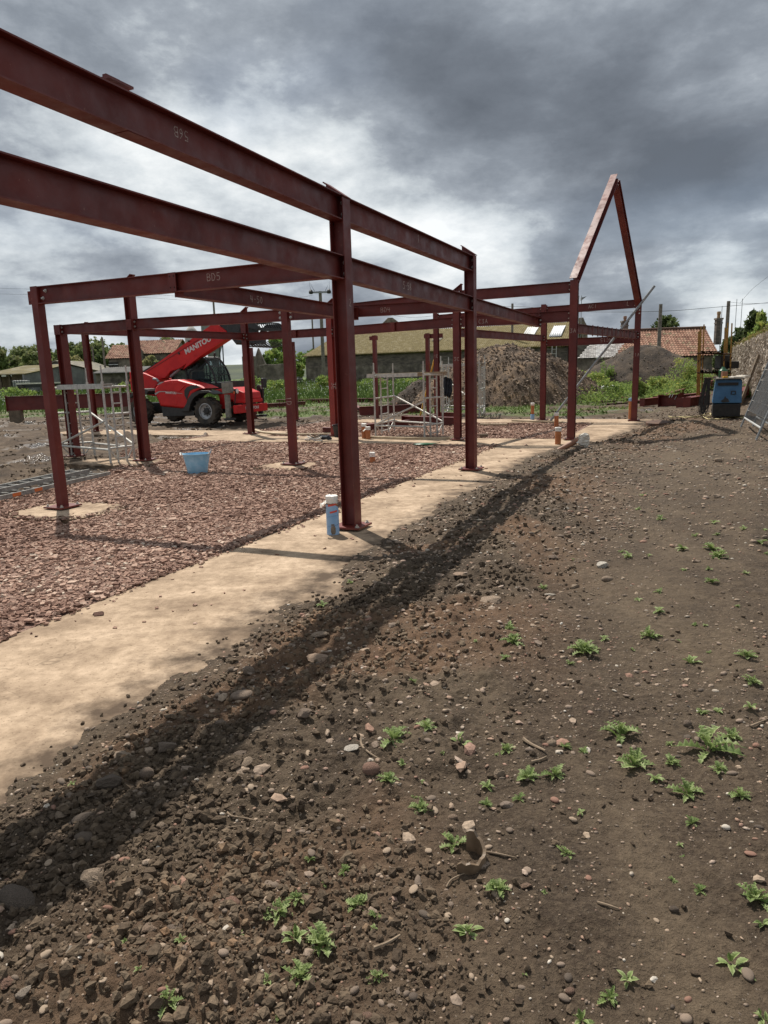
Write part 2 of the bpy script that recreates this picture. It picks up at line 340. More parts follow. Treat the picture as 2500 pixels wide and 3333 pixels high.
def ground_material():
    m = bpy.data.materials.new('bare_soil_and_gravel'); m.use_nodes = True; nt = m.node_tree; bs = nt.nodes['Principled BSDF']; N = nt.nodes.new; L = nt.links.new
    tc = N('ShaderNodeTexCoord'); V = tc.outputs['Object']
    def noise(s, det=6, rough=0.6, dist=0.0):
        n = N('ShaderNodeTexNoise'); n.inputs['Scale'].default_value = s; n.inputs['Detail'].default_value = det; n.inputs['Roughness'].default_value = rough; n.inputs['Distortion'].default_value = dist; L(V, n.inputs['Vector']); return n.outputs[0]
    def ramp(f, st):
        r = N('ShaderNodeValToRGB'); e = r.color_ramp.elements; e[0].position, e[0].color = st[0][0], (*st[0][1], 1); e[1].position, e[1].color = st[-1][0], (*st[-1][1], 1)
        for p, c in st[1:-1]: q = e.new(p); q.color = (*c, 1)
        L(f, r.inputs[0]); return r.outputs[0]
    def mix(f, a, b):
        n = N('ShaderNodeMix'); n.data_type = 'RGBA'
        if isinstance(f, (int, float)): n.inputs[0].default_value = f
        else: L(f, n.inputs[0])
        L(a, n.inputs[6]); L(b, n.inputs[7]); return n.outputs[2]
    def attr(nm):
        a = N('ShaderNodeAttribute'); a.attribute_name = nm; return a.outputs['Fac']
    def mmath(op, a, b):
        n = N('ShaderNodeMath'); n.operation = op; n.use_clamp = True
        for i, v in enumerate((a, b)):
            if isinstance(v, (int, float)): n.inputs[i].default_value = v
            else: L(v, n.inputs[i])
        return n.outputs[0]
    soil = ramp(noise(3.2, 9, 0.68), [(0.30, (0.032, 0.022, 0.0145)), (0.48, (0.071, 0.048, 0.030)), (0.62, (0.108, 0.076, 0.048)), (0.78, (0.16, 0.12, 0.081))])
    dry = ramp(noise(45, 4, 0.7), [(0.40, (0.036, 0.025, 0.017)), (0.66, (0.165, 0.124, 0.084))])
    soil = mix(0.42, soil, dry)
    pale = ramp(noise(0.9, 4, 0.5), [(0.50, (0, 0, 0)), (0.66, (1, 1, 1))])
    mp_ = N('ShaderNodeMapping'); mp_.inputs['Scale'].default_value = (1.6, 0.22, 1); mp_.inputs['Rotation'].default_value = (0, 0, -0.15); L(V, mp_.inputs[0]); nt_ = N('ShaderNodeTexNoise'); nt_.inputs['Scale'].default_value = 1.3; nt_.inputs['Detail'].default_value = 5; L(mp_.outputs[0], nt_.inputs[0])
    track = ramp(nt_.outputs[0], [(0.50, (0, 0, 0)), (0.64, (1, 1, 1))])
    sandy = ramp(noise(20, 5, 0.6), [(0.35, (0.100, 0.072, 0.046)), (0.7, (0.195, 0.145, 0.095))])
    soil = mix(mmath('MULTIPLY', pale, 0.45), soil, sandy); soil = mix(mmath('MULTIPLY', track, 0.5), soil, sandy)
    vo = N('ShaderNodeTexVoronoi'); vo.inputs['Scale'].default_value = 70; L(V, vo.inputs['Vector'])           # grit
    grit = ramp(vo.outputs['Distance'], [(0.10, (1, 1, 1)), (0.22, (0, 0, 0))])
    gsel = ramp(noise(70, 2, 0.5), [(0.51, (0, 0, 0)), (0.58, (1, 1, 1))])
    gcol = ramp(noise(33, 2, 0.5), [(0.35, (0.16, 0.125, 0.10)), (0.6, (0.30, 0.25, 0.20))])
    soil = mix(mmath('MULTIPLY', mmath('MULTIPLY', grit, gsel), 0.8), soil, gcol)
    clay = ramp(noise(9, 7, 0.7), [(0.3, (0.075, 0.043, 0.026)), (0.55, (0.165, 0.095, 0.055)), (0.75, (0.25, 0.155, 0.09))])
    c = mix(mmath('MULTIPLY', attr('clay'), 0.75), soil, clay)
    gv = N('ShaderNodeTexVoronoi'); gv.inputs['Scale'].default_value = 26; L(V, gv.inputs['Vector'])
    gr = ramp(gv.outputs['Color'], [(0.1, (0.11, 0.062, 0.047)), (0.5, (0.25, 0.15, 0.115)), (0.9, (0.42, 0.29, 0.225))])
    c = mix(attr('gravel'), c, gr)
    mud = ramp(noise(1.3, 9, 0.66), [(0.3, (0.036, 0.025, 0.017)), (0.5, (0.085, 0.059, 0.039)), (0.75, (0.185, 0.135, 0.09))])
    c = mix(attr('mud'), c, mud)
    gs = ramp(noise(0.8, 9, 0.7), [(0.3, (0.045, 0.075, 0.018)), (0.5, (0.085, 0.135, 0.03)), (0.7, (0.15, 0.19, 0.06))])
    c = mix(attr('grass'), c, gs)
    L(c, bs.inputs['Base Color'])
    wet = ramp(noise(0.55, 5, 0.55), [(0.56, (0.95, 0.95, 0.95)), (0.64, (0.16, 0.16, 0.16))])
    rg = N('ShaderNodeMix'); rg.data_type = 'FLOAT'; L(mmath('MULTIPLY', attr('mud'), mmath('SUBTRACT', 1.0, attr('grass'))), rg.inputs[0]); rg.inputs[2].default_value = 0.92; L(wet, rg.inputs[3]); L(rg.outputs[0], bs.inputs['Roughness'])
    bs.inputs['Specular IOR Level'].default_value = 0.3
    b1 = N('ShaderNodeBump'); b1.inputs['Strength'].default_value = 1.0; b1.inputs['Distance'].default_value = 0.014; L(noise(90, 5, 0.7), b1.inputs['Height'])
    b2 = N('ShaderNodeBump'); b2.inputs['Strength'].default_value = 0.6; b2.inputs['Distance'].default_value = 0.03; L(noise(22, 4, 0.7), b2.inputs['Height']); L(b1.outputs[0], b2.inputs['Normal']); L(b2.outputs[0], bs.inputs['Normal'])
    return m
M_GROUND = ground_material()

def build_ground():
    ys = [-60, -40, -25, -15, -9, -5, -3, -1.5, -0.6, 0.0, 0.4, 0.7, 0.9]; y = 1.0
    while y < 900:
        ys.append(y); y += max(0.0068, 0.00108 * y * y)
        if y > 60 and len(ys) > 3: y += 0.03 * y
    ys = np.array(ys)
    inner = np.linspace(-1, 1, 560); out = np.array([1.12, 1.35, 1.8, 2.6, 4.5, 9, 20])
    t = np.concatenate([-out[::-1], inner, out])
    hw = np.where(ys > 0, 1.35 + 0.60 * np.maximum(ys, 0), 1.35)
    X = hw[:, None] * t[None, :]; far_ = np.abs(t) > 1
    X = X + np.where(far_[None, :], np.sign(t)[None, :] * (np.abs(t)[None, :] - 1) * 3.0, 0)
    Y = np.repeat(ys[:, None], len(t), 1)
    h, soil, gravel, clay, grass = terrain(X.ravel(), Y.ravel())
    V = np.stack([X.ravel(), Y.ravel(), h], 1)
    nr, nc = X.shape; i = np.arange(nr - 1)[:, None] * nc + np.arange(nc - 1)[None, :]; i = i.ravel()
    F = np.stack([i, i + 1, i + 1 + nc, i + nc], 1)
    mud = np.clip(1 - soil - gravel, 0, 1)
    a, b = to_ab(X.ravel(), Y.ravel())
    me = quick_mesh('ground', V, F, M_GROUND, True, dict(gravel=gravel, clay=clay, grass=grass, mud=mud))
    o = bpy.data.objects.new('ground', me); COL.objects.link(o); o['kind'] = 'structure'; o['label'] = 'bare dark soil, mud and gravel of the building plot'
build_ground()

# ---- concrete footings
M_CONC = pm('pale_concrete', (0.26, 0.188, 0.128), (0.49, 0.375, 0.268), 1.7, 0.9, 0.6, 45, detail=13, c3=(0.385, 0.288, 0.20), spec=0.25, contrast=0.55, bdist=0.006)
def weather_concrete():
    nt = M_CONC.node_tree; N = nt.nodes.new; L = nt.links.new; bs = nt.nodes['Principled BSDF']; src = bs.inputs['Base Color'].links[0].from_socket
    tc = N('ShaderNodeTexCoord')
    def nz(s, d):
        n = N('ShaderNodeTexNoise'); n.inputs['Scale'].default_value = s; n.inputs['Detail'].default_value = d; n.inputs['Roughness'].default_value = 0.65; L(tc.outputs['Object'], n.inputs[0]); return n.outputs[0]
    def mr(f, a, b):
        r = N('ShaderNodeMapRange'); r.inputs[1].default_value = a; r.inputs[2].default_value = b; L(f, r.inputs[0]); return r.outputs[0]
    m1 = N('ShaderNodeMix'); m1.data_type = 'RGBA'; L(mr(nz(1.1, 8), 0.59, 0.86), m1.inputs[0]); L(src, m1.inputs[6]); m1.inputs[7].default_value = (0.15, 0.098, 0.056, 1)     # soil stains
    m2 = N('ShaderNodeMix'); m2.data_type = 'RGBA'; L(mr(nz(60, 4), 0.60, 0.70), m2.inputs[0]); L(m1.outputs[2], m2.inputs[6]); m2.inputs[7].default_value = (0.13, 0.085, 0.05, 1)     # crumbs
    m2b = N('ShaderNodeMix'); m2b.data_type = 'RGBA'; m2b.blend_type = 'MULTIPLY'; m2b.inputs[0].default_value = 1.0; L(m2.outputs[2], m2b.inputs[6]); rb = N('ShaderNodeValToRGB'); rb.color_ramp.elements[0].position = .34; rb.color_ramp.elements[0].color = (.70, .67, .64, 1); rb.color_ramp.elements[1].position = .62; rb.color_ramp.elements[1].color = (1.10, 1.09, 1.08, 1); L(nz(11, 10), rb.inputs[0]); L(rb.outputs[0], m2b.inputs[7]); m2 = m2b
    at_ = N('ShaderNodeAttribute'); at_.attribute_name = 'dirt'
    ad = N('ShaderNodeMath'); ad.operation = 'ADD'; L(at_.outputs['Fac'], ad.inputs[0]); L(nz(4.5, 9), ad.inputs[1])
    m3 = N('ShaderNodeMix'); m3.data_type = 'RGBA'; L(mr(ad.outputs[0], 0.92, 1.22), m3.inputs[0]); L(m2.outputs[2], m3.inputs[6]); m3.inputs[7].default_value = (0.085, 0.058, 0.038, 1)
    vo = N('ShaderNodeTexVoronoi'); vo.feature = 'DISTANCE_TO_EDGE'; vo.inputs['Scale'].default_value = 0.55; L(tc.outputs['Object'], vo.inputs[0])
    wv = N('ShaderNodeVectorMath'); wv.operation = 'ADD'; nv = N('ShaderNodeTexNoise'); nv.inputs['Scale'].default_value = 3; L(tc.outputs['Object'], nv.inputs[0]); L(tc.outputs['Object'], wv.inputs[0]); L(nv.outputs['Color'], wv.inputs[1]); L(wv.outputs[0], vo.inputs[0])
    m4 = N('ShaderNodeMix'); m4.data_type = 'RGBA'; cr_ = N('ShaderNodeMath'); cr_.operation = 'MULTIPLY'; L(mr(vo.outputs[0], 0.006, 0.001), cr_.inputs[0]); L(mr(nz(0.7, 3), 0.52, 0.60), cr_.inputs[1]); cc_ = N('ShaderNodeMath'); cc_.operation = 'MULTIPLY'; L(cr_.outputs[0], cc_.inputs[0]); cc_.inputs[1].default_value = 0.5
    L(cc_.outputs[0], m4.inputs[0]); L(m3.outputs[2], m4.inputs[6]); m4.inputs[7].default_value = (0.10, 0.07, 0.045, 1)
    L(m4.outputs[2], bs.inputs['Base Color'])
weather_concrete()
def slab(name, a0, a1, b0, b1, top, wob=0.05, label=None):
    """a cast slab with uneven edges, a fine top grid"""
    na = max(2, int((a1 - a0) / 0.12)); nb = max(2, int((b1 - b0) / 0.12))
    A, B = np.meshgrid(np.linspace(a0, a1, na), np.linspace(b0, b1, nb), indexing='ij')
    edge = np.minimum(np.minimum(A - a0, a1 - A), np.minimum(B - b0, b1 - B))
    X = A * C1 - B * S1; Y = A * S1 + B * C1
    Z = top + fbm(X * 1.5, Y * 1.5, 3, 41) * 0.008 - np.where(edge < 1e-6, 0.012, 0)
    V = np.stack([X, Y, Z], -1).reshape(-1, 3)
    i = (np.arange(na - 1)[:, None] * nb + np.arange(nb - 1)[None, :]).ravel()
    F = [tuple(q) for q in np.stack([i, i + nb, i + nb + 1, i + 1], 1).tolist()]
    per = [k * nb for k in range(na)] + [(na - 1) * nb + k for k in range(1, nb)] + [k * nb + nb - 1 for k in range(na - 2, -1, -1)] + [k for k in range(nb - 2, 0, -1)]
    mb = MB(); mb.add(V, F); n0 = len(mb.v); mb.v += [(V[q][0], V[q][1], -0.35) for q in per]; m_ = len(per)
    for k in range(m_): mb.f.append((per[k], per[(k + 1) % m_], n0 + (k + 1) % m_, n0 + k)); mb.mi.append(0)
    o = obj(name, mb, M_CONC, None, True, label=label, kind='structure'); co = np.array([v.co[:] for v in o.data.vertices]); a, b = to_ab(co[:, 0], co[:, 1])
    dirt = np.maximum(sstep(0.75, 0.0, b - soil_edge(a)), 0.75 * sstep(0.22, 0.0, np.where(a < 15, 4.05 - b, 9)) ) * 0.62
    at_ = o.data.attributes.new('dirt', 'FLOAT', 'POINT'); at_.data.foreach_set('value', dirt.astype(np.float32)); return o
for q, s_ in enumerate(STRIPS): slab('concrete_footing', *s_, 0.0 + q * 1e-4)
def pad_rr(a, b, p):
    pa, pb, la, lb, ro = p; u = (a - pa) / (la / 2); v = (b - pb) / (lb / 2); r = (np.abs(u) ** 3.2 + np.abs(v) ** 3.2) ** (1 / 3.2); return r
for p_ in PADS:
    pa, pb, la, lb, ro = p_; nr_, na_ = 14, 44; V = [ab(pa, pb, 0.006)[:]]; dirt = [0.0]
    for i in range(1, nr_ + 1):
        for k in range(na_):
            t = 2 * math.pi * k / na_; c, s_ = math.cos(t), math.sin(t); q = (abs(c) ** 3.2 + abs(s_) ** 3.2) ** (-1 / 3.2) * i / nr_
            a, b = pa + c * q * la / 2, pb + s_ * q * lb / 2; w = 1 + (.16 * float(fbm(np.array([a * 2.1]), np.array([b * 2.1]), 3, 43)[0])) * 2 * i / nr_
            a, b = pa + (a - pa) * w, pb + (b - pb) * w; V.append(ab(a, b, 0.006 - 0.02 * (i / nr_) ** 6)[:]); dirt.append(.62 * float(sstep(.45, 1.0, i / nr_)))
    F = [(0, 1 + k, 1 + (k + 1) % na_) for k in range(na_)] + [(1 + (i - 1) * na_ + k, 1 + i * na_ + k, 1 + i * na_ + (k + 1) % na_, 1 + (i - 1) * na_ + (k + 1) % na_) for i in range(1, nr_) for k in range(na_)]
    n0 = len(V); o0 = 1 + (nr_ - 1) * na_; V += [(V[o0 + k][0], V[o0 + k][1], -.3) for k in range(na_)]; dirt += [.6] * na_; F += [(o0 + k, n0 + k, n0 + (k + 1) % na_, o0 + (k + 1) % na_) for k in range(na_)]
    mb = MB(); mb.add(V, F); o = obj('concrete_pad', mb, M_CONC, None, True, kind='structure'); at_ = o.data.attributes.new('dirt', 'FLOAT', 'POINT')
    if len(o.data.vertices) == len(dirt): at_.data.foreach_set('value', np.array(dirt, np.float32))

# =================================================================== STONES
def _ico(sub):
    bm = bmesh.new(); bmesh.ops.create_icosphere(bm, subdivisions=sub, radius=1.0)
    V = np.array([v.co[:] for v in bm.verts]); F = np.array([[v.index for v in f.verts] for f in bm.faces]); bm.free(); return V, F
ICO1, ICO2, ICO3 = _ico(1), _ico(2), _ico(3)
BOX8 = (np.array([[x, y, z] for x in (-.72, .72) for y in (-.72, .72) for z in (-.72, .72)], float), np.array([[0, 1, 3], [0, 3, 2], [4, 6, 7], [4, 7, 5], [0, 4, 5], [0, 5, 1], [2, 3, 7], [2, 7, 6], [0, 2, 6], [0, 6, 4], [1, 5, 7], [1, 7, 3]]))
def chip_shape(seed):
    r = np.random.default_rng(seed); V = BOX8[0] * (1 + r.uniform(-.42, .42, (8, 3))); V /= np.abs(V).max(0)[None]; return V, BOX8[1]
def stone_shape(base, seed, rough=0.25, ang=0.0):
    r = np.random.default_rng(seed); V, F = base[0].copy(), base[1]
    for _ in range(5):
        d = r.normal(size=3); d /= np.linalg.norm(d); V *= (1 + rough * 0.5 * np.tanh(2.5 * (V @ d) + r.normal() * 0.5))[:, None] if not ang else 1
    if ang:                                                      # flat chipped faces: clip by planes
        for _ in range(16):
            d = r.normal(size=3); d /= np.linalg.norm(d); c = r.uniform(0.5, 0.85); k = np.maximum(V @ d - c, 0) * ang; V = V - k[:, None] * d[None]
    V = V + r.normal(size=V.shape) * rough * (0.12 if len(V) < 100 else 0.22)
    V /= np.abs(V).max(0)[None]; return V, F
def rot_z(t):
    c, s = np.cos(t), np.sin(t); z = np.zeros_like(c); o = np.ones_like(c); return np.stack([np.stack([c, -s, z], -1), np.stack([s, c, z], -1), np.stack([z, z, o], -1)], -2)
def rand_rot(n, tilt=0.5):
    a = rng.uniform(0, 2 * np.pi, n); Rz = rot_z(a); t = rng.normal(0, tilt, n); c, s = np.cos(t), np.sin(t); z = np.zeros(n); o = np.ones(n)
    Rx = np.stack([np.stack([o, z, z], -1), np.stack([z, c, -s], -1), np.stack([z, s, c], -1)], -2); return Rz @ Rx
def scatter(shapes, P, S, tilt, tint):
    """joined mesh data of len(P) stones; S is (n,3) half sizes"""
    VV, FF, TT, off = [], [], [], 0; pick = rng.integers(0, len(shapes), len(P))
    for k, (V, F) in enumerate(shapes):
        q = np.where(pick == k)[0]
        if not len(q): continue
        Rm = rand_rot(len(q), tilt); L = V[None] * S[q][:, None, :]; Wv = np.einsum('nij,nvj->nvi', Rm, L) + P[q][:, None, :]
        VV.append(Wv.reshape(-1, 3)); FF.append((F[None] + (np.arange(len(q)) * len(V))[:, None, None] + off).reshape(-1, F.shape[1])); TT.append(np.repeat(tint[q], len(V))); off += len(q) * len(V)
    return np.concatenate(VV), np.concatenate(FF), np.concatenate(TT)
PEB_ST = [(0.0, (0.060, 0.047, 0.038)), (0.25, (0.15, 0.115, 0.088)), (0.5, (0.26, 0.195, 0.148)), (0.68, (0.35, 0.265, 0.19)), (0.82, (0.26, 0.145, 0.105)), (0.92, (0.42, 0.36, 0.29)), (1.0, (0.58, 0.53, 0.46))]
M_PEB = pm_attr('river_pebble', PEB_ST, 0.85, 0.4, 90)
M_GRAV = pm_attr('red_gravel_stone', [(0.0, (0.10, 0.052, 0.037)), (0.3, (0.23, 0.132, 0.096)), (0.6, (0.37, 0.235, 0.175)), (0.85, (0.49, 0.355, 0.275)), (1.0, (0.60, 0.50, 0.40))], 0.9, 0.3, 120)
M_CLOD = pm_attr('soil_clod', [(0.0, (0.052, 0.036, 0.024)), (0.5, (0.098, 0.070, 0.046)), (0.8, (0.155, 0.113, 0.075)), (1.0, (0.22, 0.135, 0.078))], 0.95, 0.9, 70)
FPX = CAM_F * 768 / 2500
def wedge(n, y0, y1, margin=1.12):
    y = np.sqrt(rng.uniform(y0 * y0, y1 * y1, n)); x = rng.uniform(-1, 1, n) * (0.56 * margin * y + 0.6); return x, y
def stuff(name, shapes, P, S, tilt, tint, m, label, smooth=False):
    V, F, T = scatter(shapes, P, S, tilt, tint); me = quick_mesh(name, V, F, m, smooth, dict(tint=T)); o = bpy.data.objects.new(name, me); COL.objects.link(o); tag(o, label, None, None, 'stuff'); return o

def build_scatter():
    # --- soil clods: crumbs everywhere on the soil, lumps along the berm
    sh = [stone_shape(ICO1, 100 + k, 0.5) for k in range(6)]
    for (n, y0, y1, s0, pw) in ((200000, 1.0, 5.0, 0.0030, 2.2), (90000, 5, 24, 0.0075, 2.5)):
        x, y = wedge(n, y0, y1); s = s0 * (1 - rng.uniform(0, 1, n)) ** (-1 / pw); s = np.minimum(s, 0.0125 if y0 < 3 else 0.018)
        h, soil, gr, clay, grass = terrain(x, y); a, b = to_ab(x, y); d = soil_edge(a) - b
        bm_ = sstep(-0.1, 0.3, d) * sstep(2.4, 1.1, d); dens = 0.05 + 0.60 * bm_; dens *= 0.12 + 3.2 * (vnoise(x * 2.2, y * 2.2, 201) * vnoise(x * 0.8, y * 0.8, 202)) ** 1.3; spl = (d < 0.02) & (d > -0.6) & (rng.uniform(0, 1, n) < 0.30 * np.exp(-np.maximum(-d, 0) / 0.05))
        s = s * (1 + 0.7 * bm_)
        k = (((soil > 0.5) & (rng.uniform(0, 1, n) < dens)) | spl) & (s * FPX / y > 0.7); h = np.where(soil > 0.5, h, np.maximum(h, 0.0))
        x, y, s, h, clay = x[k], y[k], s[k], h[k], clay[k]; q = np.argsort(-s * 1.0 / y)[:(11000 if y0 < 3 else 13000)]; x, y, s, h, clay = x[q], y[q], s[q], h[q], clay[q]; n = len(x)
        S = s[:, None] * rng.uniform(0.7, 1.3, (n, 3)) * np.array([1, 1, 0.75]); P = np.stack([x, y, h + s * 0.22], 1)
        stuff('soil_crumbs', sh, P, S, 0.6, np.clip(rng.beta(2, 2.4, n) * 0.8 + clay * 0.35, 0, 1), M_CLOD, 'loose crumbs and clods of dark soil')
    n = 60000; x, y = wedge(n, 8, 40, 1.1); s = 0.014 * (1 - rng.uniform(0, 1, n)) ** (-1 / 2.3); s = np.minimum(s, 0.045); h, soil, gr, clay, grass = terrain(x, y)
    k = (soil + gr < 0.3) & (grass < 0.4) & (h > -0.13) & (rng.uniform(0, 1, n) < 0.05 + 1.5 * vnoise(x * 0.9, y * 0.9, 221) ** 3) & (s * FPX / y > 0.55); x, y, s, h = x[k][:9000], y[k][:9000], s[k][:9000], h[k][:9000]; n = len(x)
    stuff('mud_clods', [chip_shape(600 + k) for k in range(6)], np.stack([x, y, h - s * 0.1], 1), s[:, None] * rng.uniform(0.7, 1.4, (n, 3)) * np.array([1, 1, 0.6]), 0.5, np.clip(0.35 + rng.beta(2, 2, n) * .55, 0, 0.95), M_CLOD, 'churned lumps of mud beside the building')
    # --- pebbles
    shp = [stone_shape(ICO1, 300 + k, 0.18) for k in range(6)]; shp2 = [stone_shape(ICO2, 320 + k, 0.16) for k in range(6)]
    PP, SS_, YY = [], [], []
    for (n, ya, yb, s0, cap, keep) in ((330000, 1.0, 5.5, 0.0029, 0.015, 11000), (300000, 5.5, 26, 0.0062, 0.028, 10000)):
        x, y = wedge(n, ya, yb); s = s0 * (1 - rng.uniform(0, 1, n)) ** (-1 / 2.45); s = np.minimum(s, cap)
        h, soil, gr, clay, grass = terrain(x, y); a, b = to_ab(x, y); d = soil_edge(a) - b
        cl = vnoise(x * 0.9, y * 0.9, 211) * 0.6 + vnoise(x * 3.1, y * 3.1, 212) * 0.4
        dens = 0.30 + 1.5 * sstep(0.42, 0.72, cl); dens = np.where((d > 0) & (d < 2.3), np.maximum(dens, 0.7), dens)
        k = (soil > 0.6) & (rng.uniform(0, 1, n) < dens) & (s * FPX / y > 0.6); x, y, s, h = x[k], y[k], s[k], h[k]; o = np.arange(len(x))[:keep]; x, y, s, h = x[o], y[o], s[o], h[o]; n = len(x)
        S = s[:, None] * np.stack([rng.uniform(0.95, 1.5, n), rng.uniform(0.7, 1.05, n), rng.uniform(0.38, 0.75, n)], 1); PP.append(np.stack([x, y, h + S[:, 2] * 0.35], 1)); SS_.append(S); YY.append(s / y)
    P = np.concatenate(PP); S = np.concatenate(SS_); o = np.argsort(-np.concatenate(YY)); P, S = P[o], S[o]; n = len(P); tint = rng.beta(1.7, 1.5, n)
    NI = 240
    stuff('fine_pebbles', shp, P[NI:], S[NI:], 0.25, tint[NI:], M_PEB, 'small pale pebbles bedded in the dark soil', True)
    kinds = [('dark grey', 0.12), ('brown', 0.34), ('tan', 0.5), ('buff', 0.66), ('reddish', 0.82), ('pale', 0.96)]
    protos = []
    for kx, (nm, tv) in enumerate(kinds):
        V, F = shp2[kx]; protos.append(quick_mesh('pebble', V, F, M_PEB, True, dict(tint=np.full(len(V), tv))))
    for q in range(NI):
        kx = int(np.argmin([abs(tint[q] - tv) for _, tv in kinds])); o = bpy.data.objects.new('pebble', protos[kx]); COL.objects.link(o)
        o.location = P[q]; o.scale = S[q]; o.rotation_euler = (rnd.gauss(0, 0.15), rnd.gauss(0, 0.15), rnd.uniform(0, 6.28))
        tag(o, f'one of the small {kinds[kx][0]} pebbles scattered over the dark soil', 'pebble', f'{kinds[kx][0]} pebbles scattered on the soil')
    # --- broken stone fragments along the berm
    sha = [stone_shape(ICO1, 400 + k, 0.16, 0.95) for k in range(8)]
    n = 60000; x, y = wedge(n, 1.4, 25); s = 0.008 * (1 - rng.uniform(0, 1, n)) ** (-1 / 2.3); s = np.minimum(s, 0.026)
    h, soil, gr, clay, grass = terrain(x, y); a, b = to_ab(x, y); d = soil_edge(a) - b
    k = (soil > 0.5) & (d > -0.05) & (rng.uniform(0, 1, n) < 0.06 + 0.5 * sstep(0.1, 0.5, d) * sstep(2.6, 1.2, d)) & (s * FPX / y > 0.9)
    x, y, s, h = x[k][:6500], y[k][:6500], s[k][:6500], h[k][:6500]; n = len(x)
    S = s[:, None] * np.stack([rng.uniform(0.9, 1.6, n), rng.uniform(0.7, 1.1, n), rng.uniform(0.3, 0.7, n)], 1)
    stuff('stone_chips', sha, np.stack([x, y, h + S[:, 2] * 0.4], 1), S, 0.35, np.clip(rng.normal(0.6, 0.16, n), 0, 1), M_PEB, 'angular buff stone chips along the soil bank')
    # --- red gravel
    shg = [chip_shape(500 + k) for k in range(12)]
    n = 560000; x, y = wedge(n, 4.0, 27, 1.08); s = rng.gamma(3.0, 0.0031, n) + 0.003
    a, b = to_ab(x, y); h, soil, gr, clay, grass = terrain(x, y)
    spill = (b > 3.85) & (b < 4.2) & (a < 15) & (rng.uniform(0, 1, n) < np.exp(-np.maximum(4.08 - b, 0) / 0.05))
    thin = (b > 3.0) & (b < 4.0) & (a < 15) & (rng.uniform(0, 1, n) < 0.006)
    k = ((gr > 0.35) | spill | thin) & (rng.uniform(0, 1, n) < np.minimum(1, 10.0 / y + 0.1)) & (b > 3.0) & (s * FPX / y > 0.5)
    pr = np.min([pad_rr(a, b, p) for p in PADS], 0); onpad = pr < 1.06
    k &= ~onpad | (rng.uniform(0, 1, n) < 0.02 + 0.7 * sstep(0.72, 1.02, pr + fbm(x * 3, y * 3, 3, 46) * 0.5)); h = np.where(onpad, np.maximum(h, -0.004), h)
    h = np.where(spill | thin, np.maximum(h, 0.0), h); x, y, s, h, b = x[k], y[k], s[k], h[k], b[k]
    q = rng.permutation(len(x))[:92000]; x, y, s, h = x[q], y[q], s[q], h[q]; n = len(x)
    s = s * np.where(y > 12, 1.2, 1.0)
    S = s[:, None] * np.stack([rng.uniform(0.9, 1.6, n), rng.uniform(0.7, 1.1, n), rng.uniform(0.3, 0.6, n)], 1)
    stuff('red_gravel', shg, np.stack([x, y, h + S[:, 2] * 0.45], 1), S, 0.5, np.clip(rng.normal(0.46, 0.2, n) + 0.35 * (vnoise(x * 0.7, y * 0.7, 231) - .5), 0, 1), M_GRAV, 'red crushed stone spread inside the footings')
build_scatter()

# --- the rocks one can pick out: pixel, width in pixels, tint, shape, label
M_ROCK = pm_attr('field_stone', PEB_ST, 0.9, 1.0, 14)
def rock(px, py, w, tint, flat, ang, label, cat='rock', name='rock', seed=0, tilt=0.15, m=None, asp=0.72):
    p = gpt(px, py); d = (p - Vector((0, 0, CAM_H))).length; r = w / CAM_F * d / 2
    V, F = stone_shape(ICO3, 900 + seed, 0.10, 0.92) if ang else stone_shape(ICO2, 900 + seed, 0.17)
    me = quick_mesh(name, V, F, m or M_ROCK, False if ang else True, dict(tint=np.full(len(V), tint)))
    o = bpy.data.objects.new(name, me); COL.objects.link(o); o.scale = (r, r * asp, r * flat); o.location = (p.x, p.y, p.z + r * flat * 0.45)
    o.rotation_euler = (rnd.gauss(0, tilt), rnd.gauss(0, tilt), rnd.uniform(-0.5, 0.5)); return tag(o, label, cat, 'loose rocks on the soil')
A_ = lambda x, y: (x * .7535, 2200 + y * .7535)
B_ = lambda x, y: (x * .7535, 1500 + y * .7535)
D_ = lambda x, y: (1250 + x * .7535, 1400 + y * .7535)
F_ = lambda x, y: (1100 + x * .8439, 2200 + y * .8439)
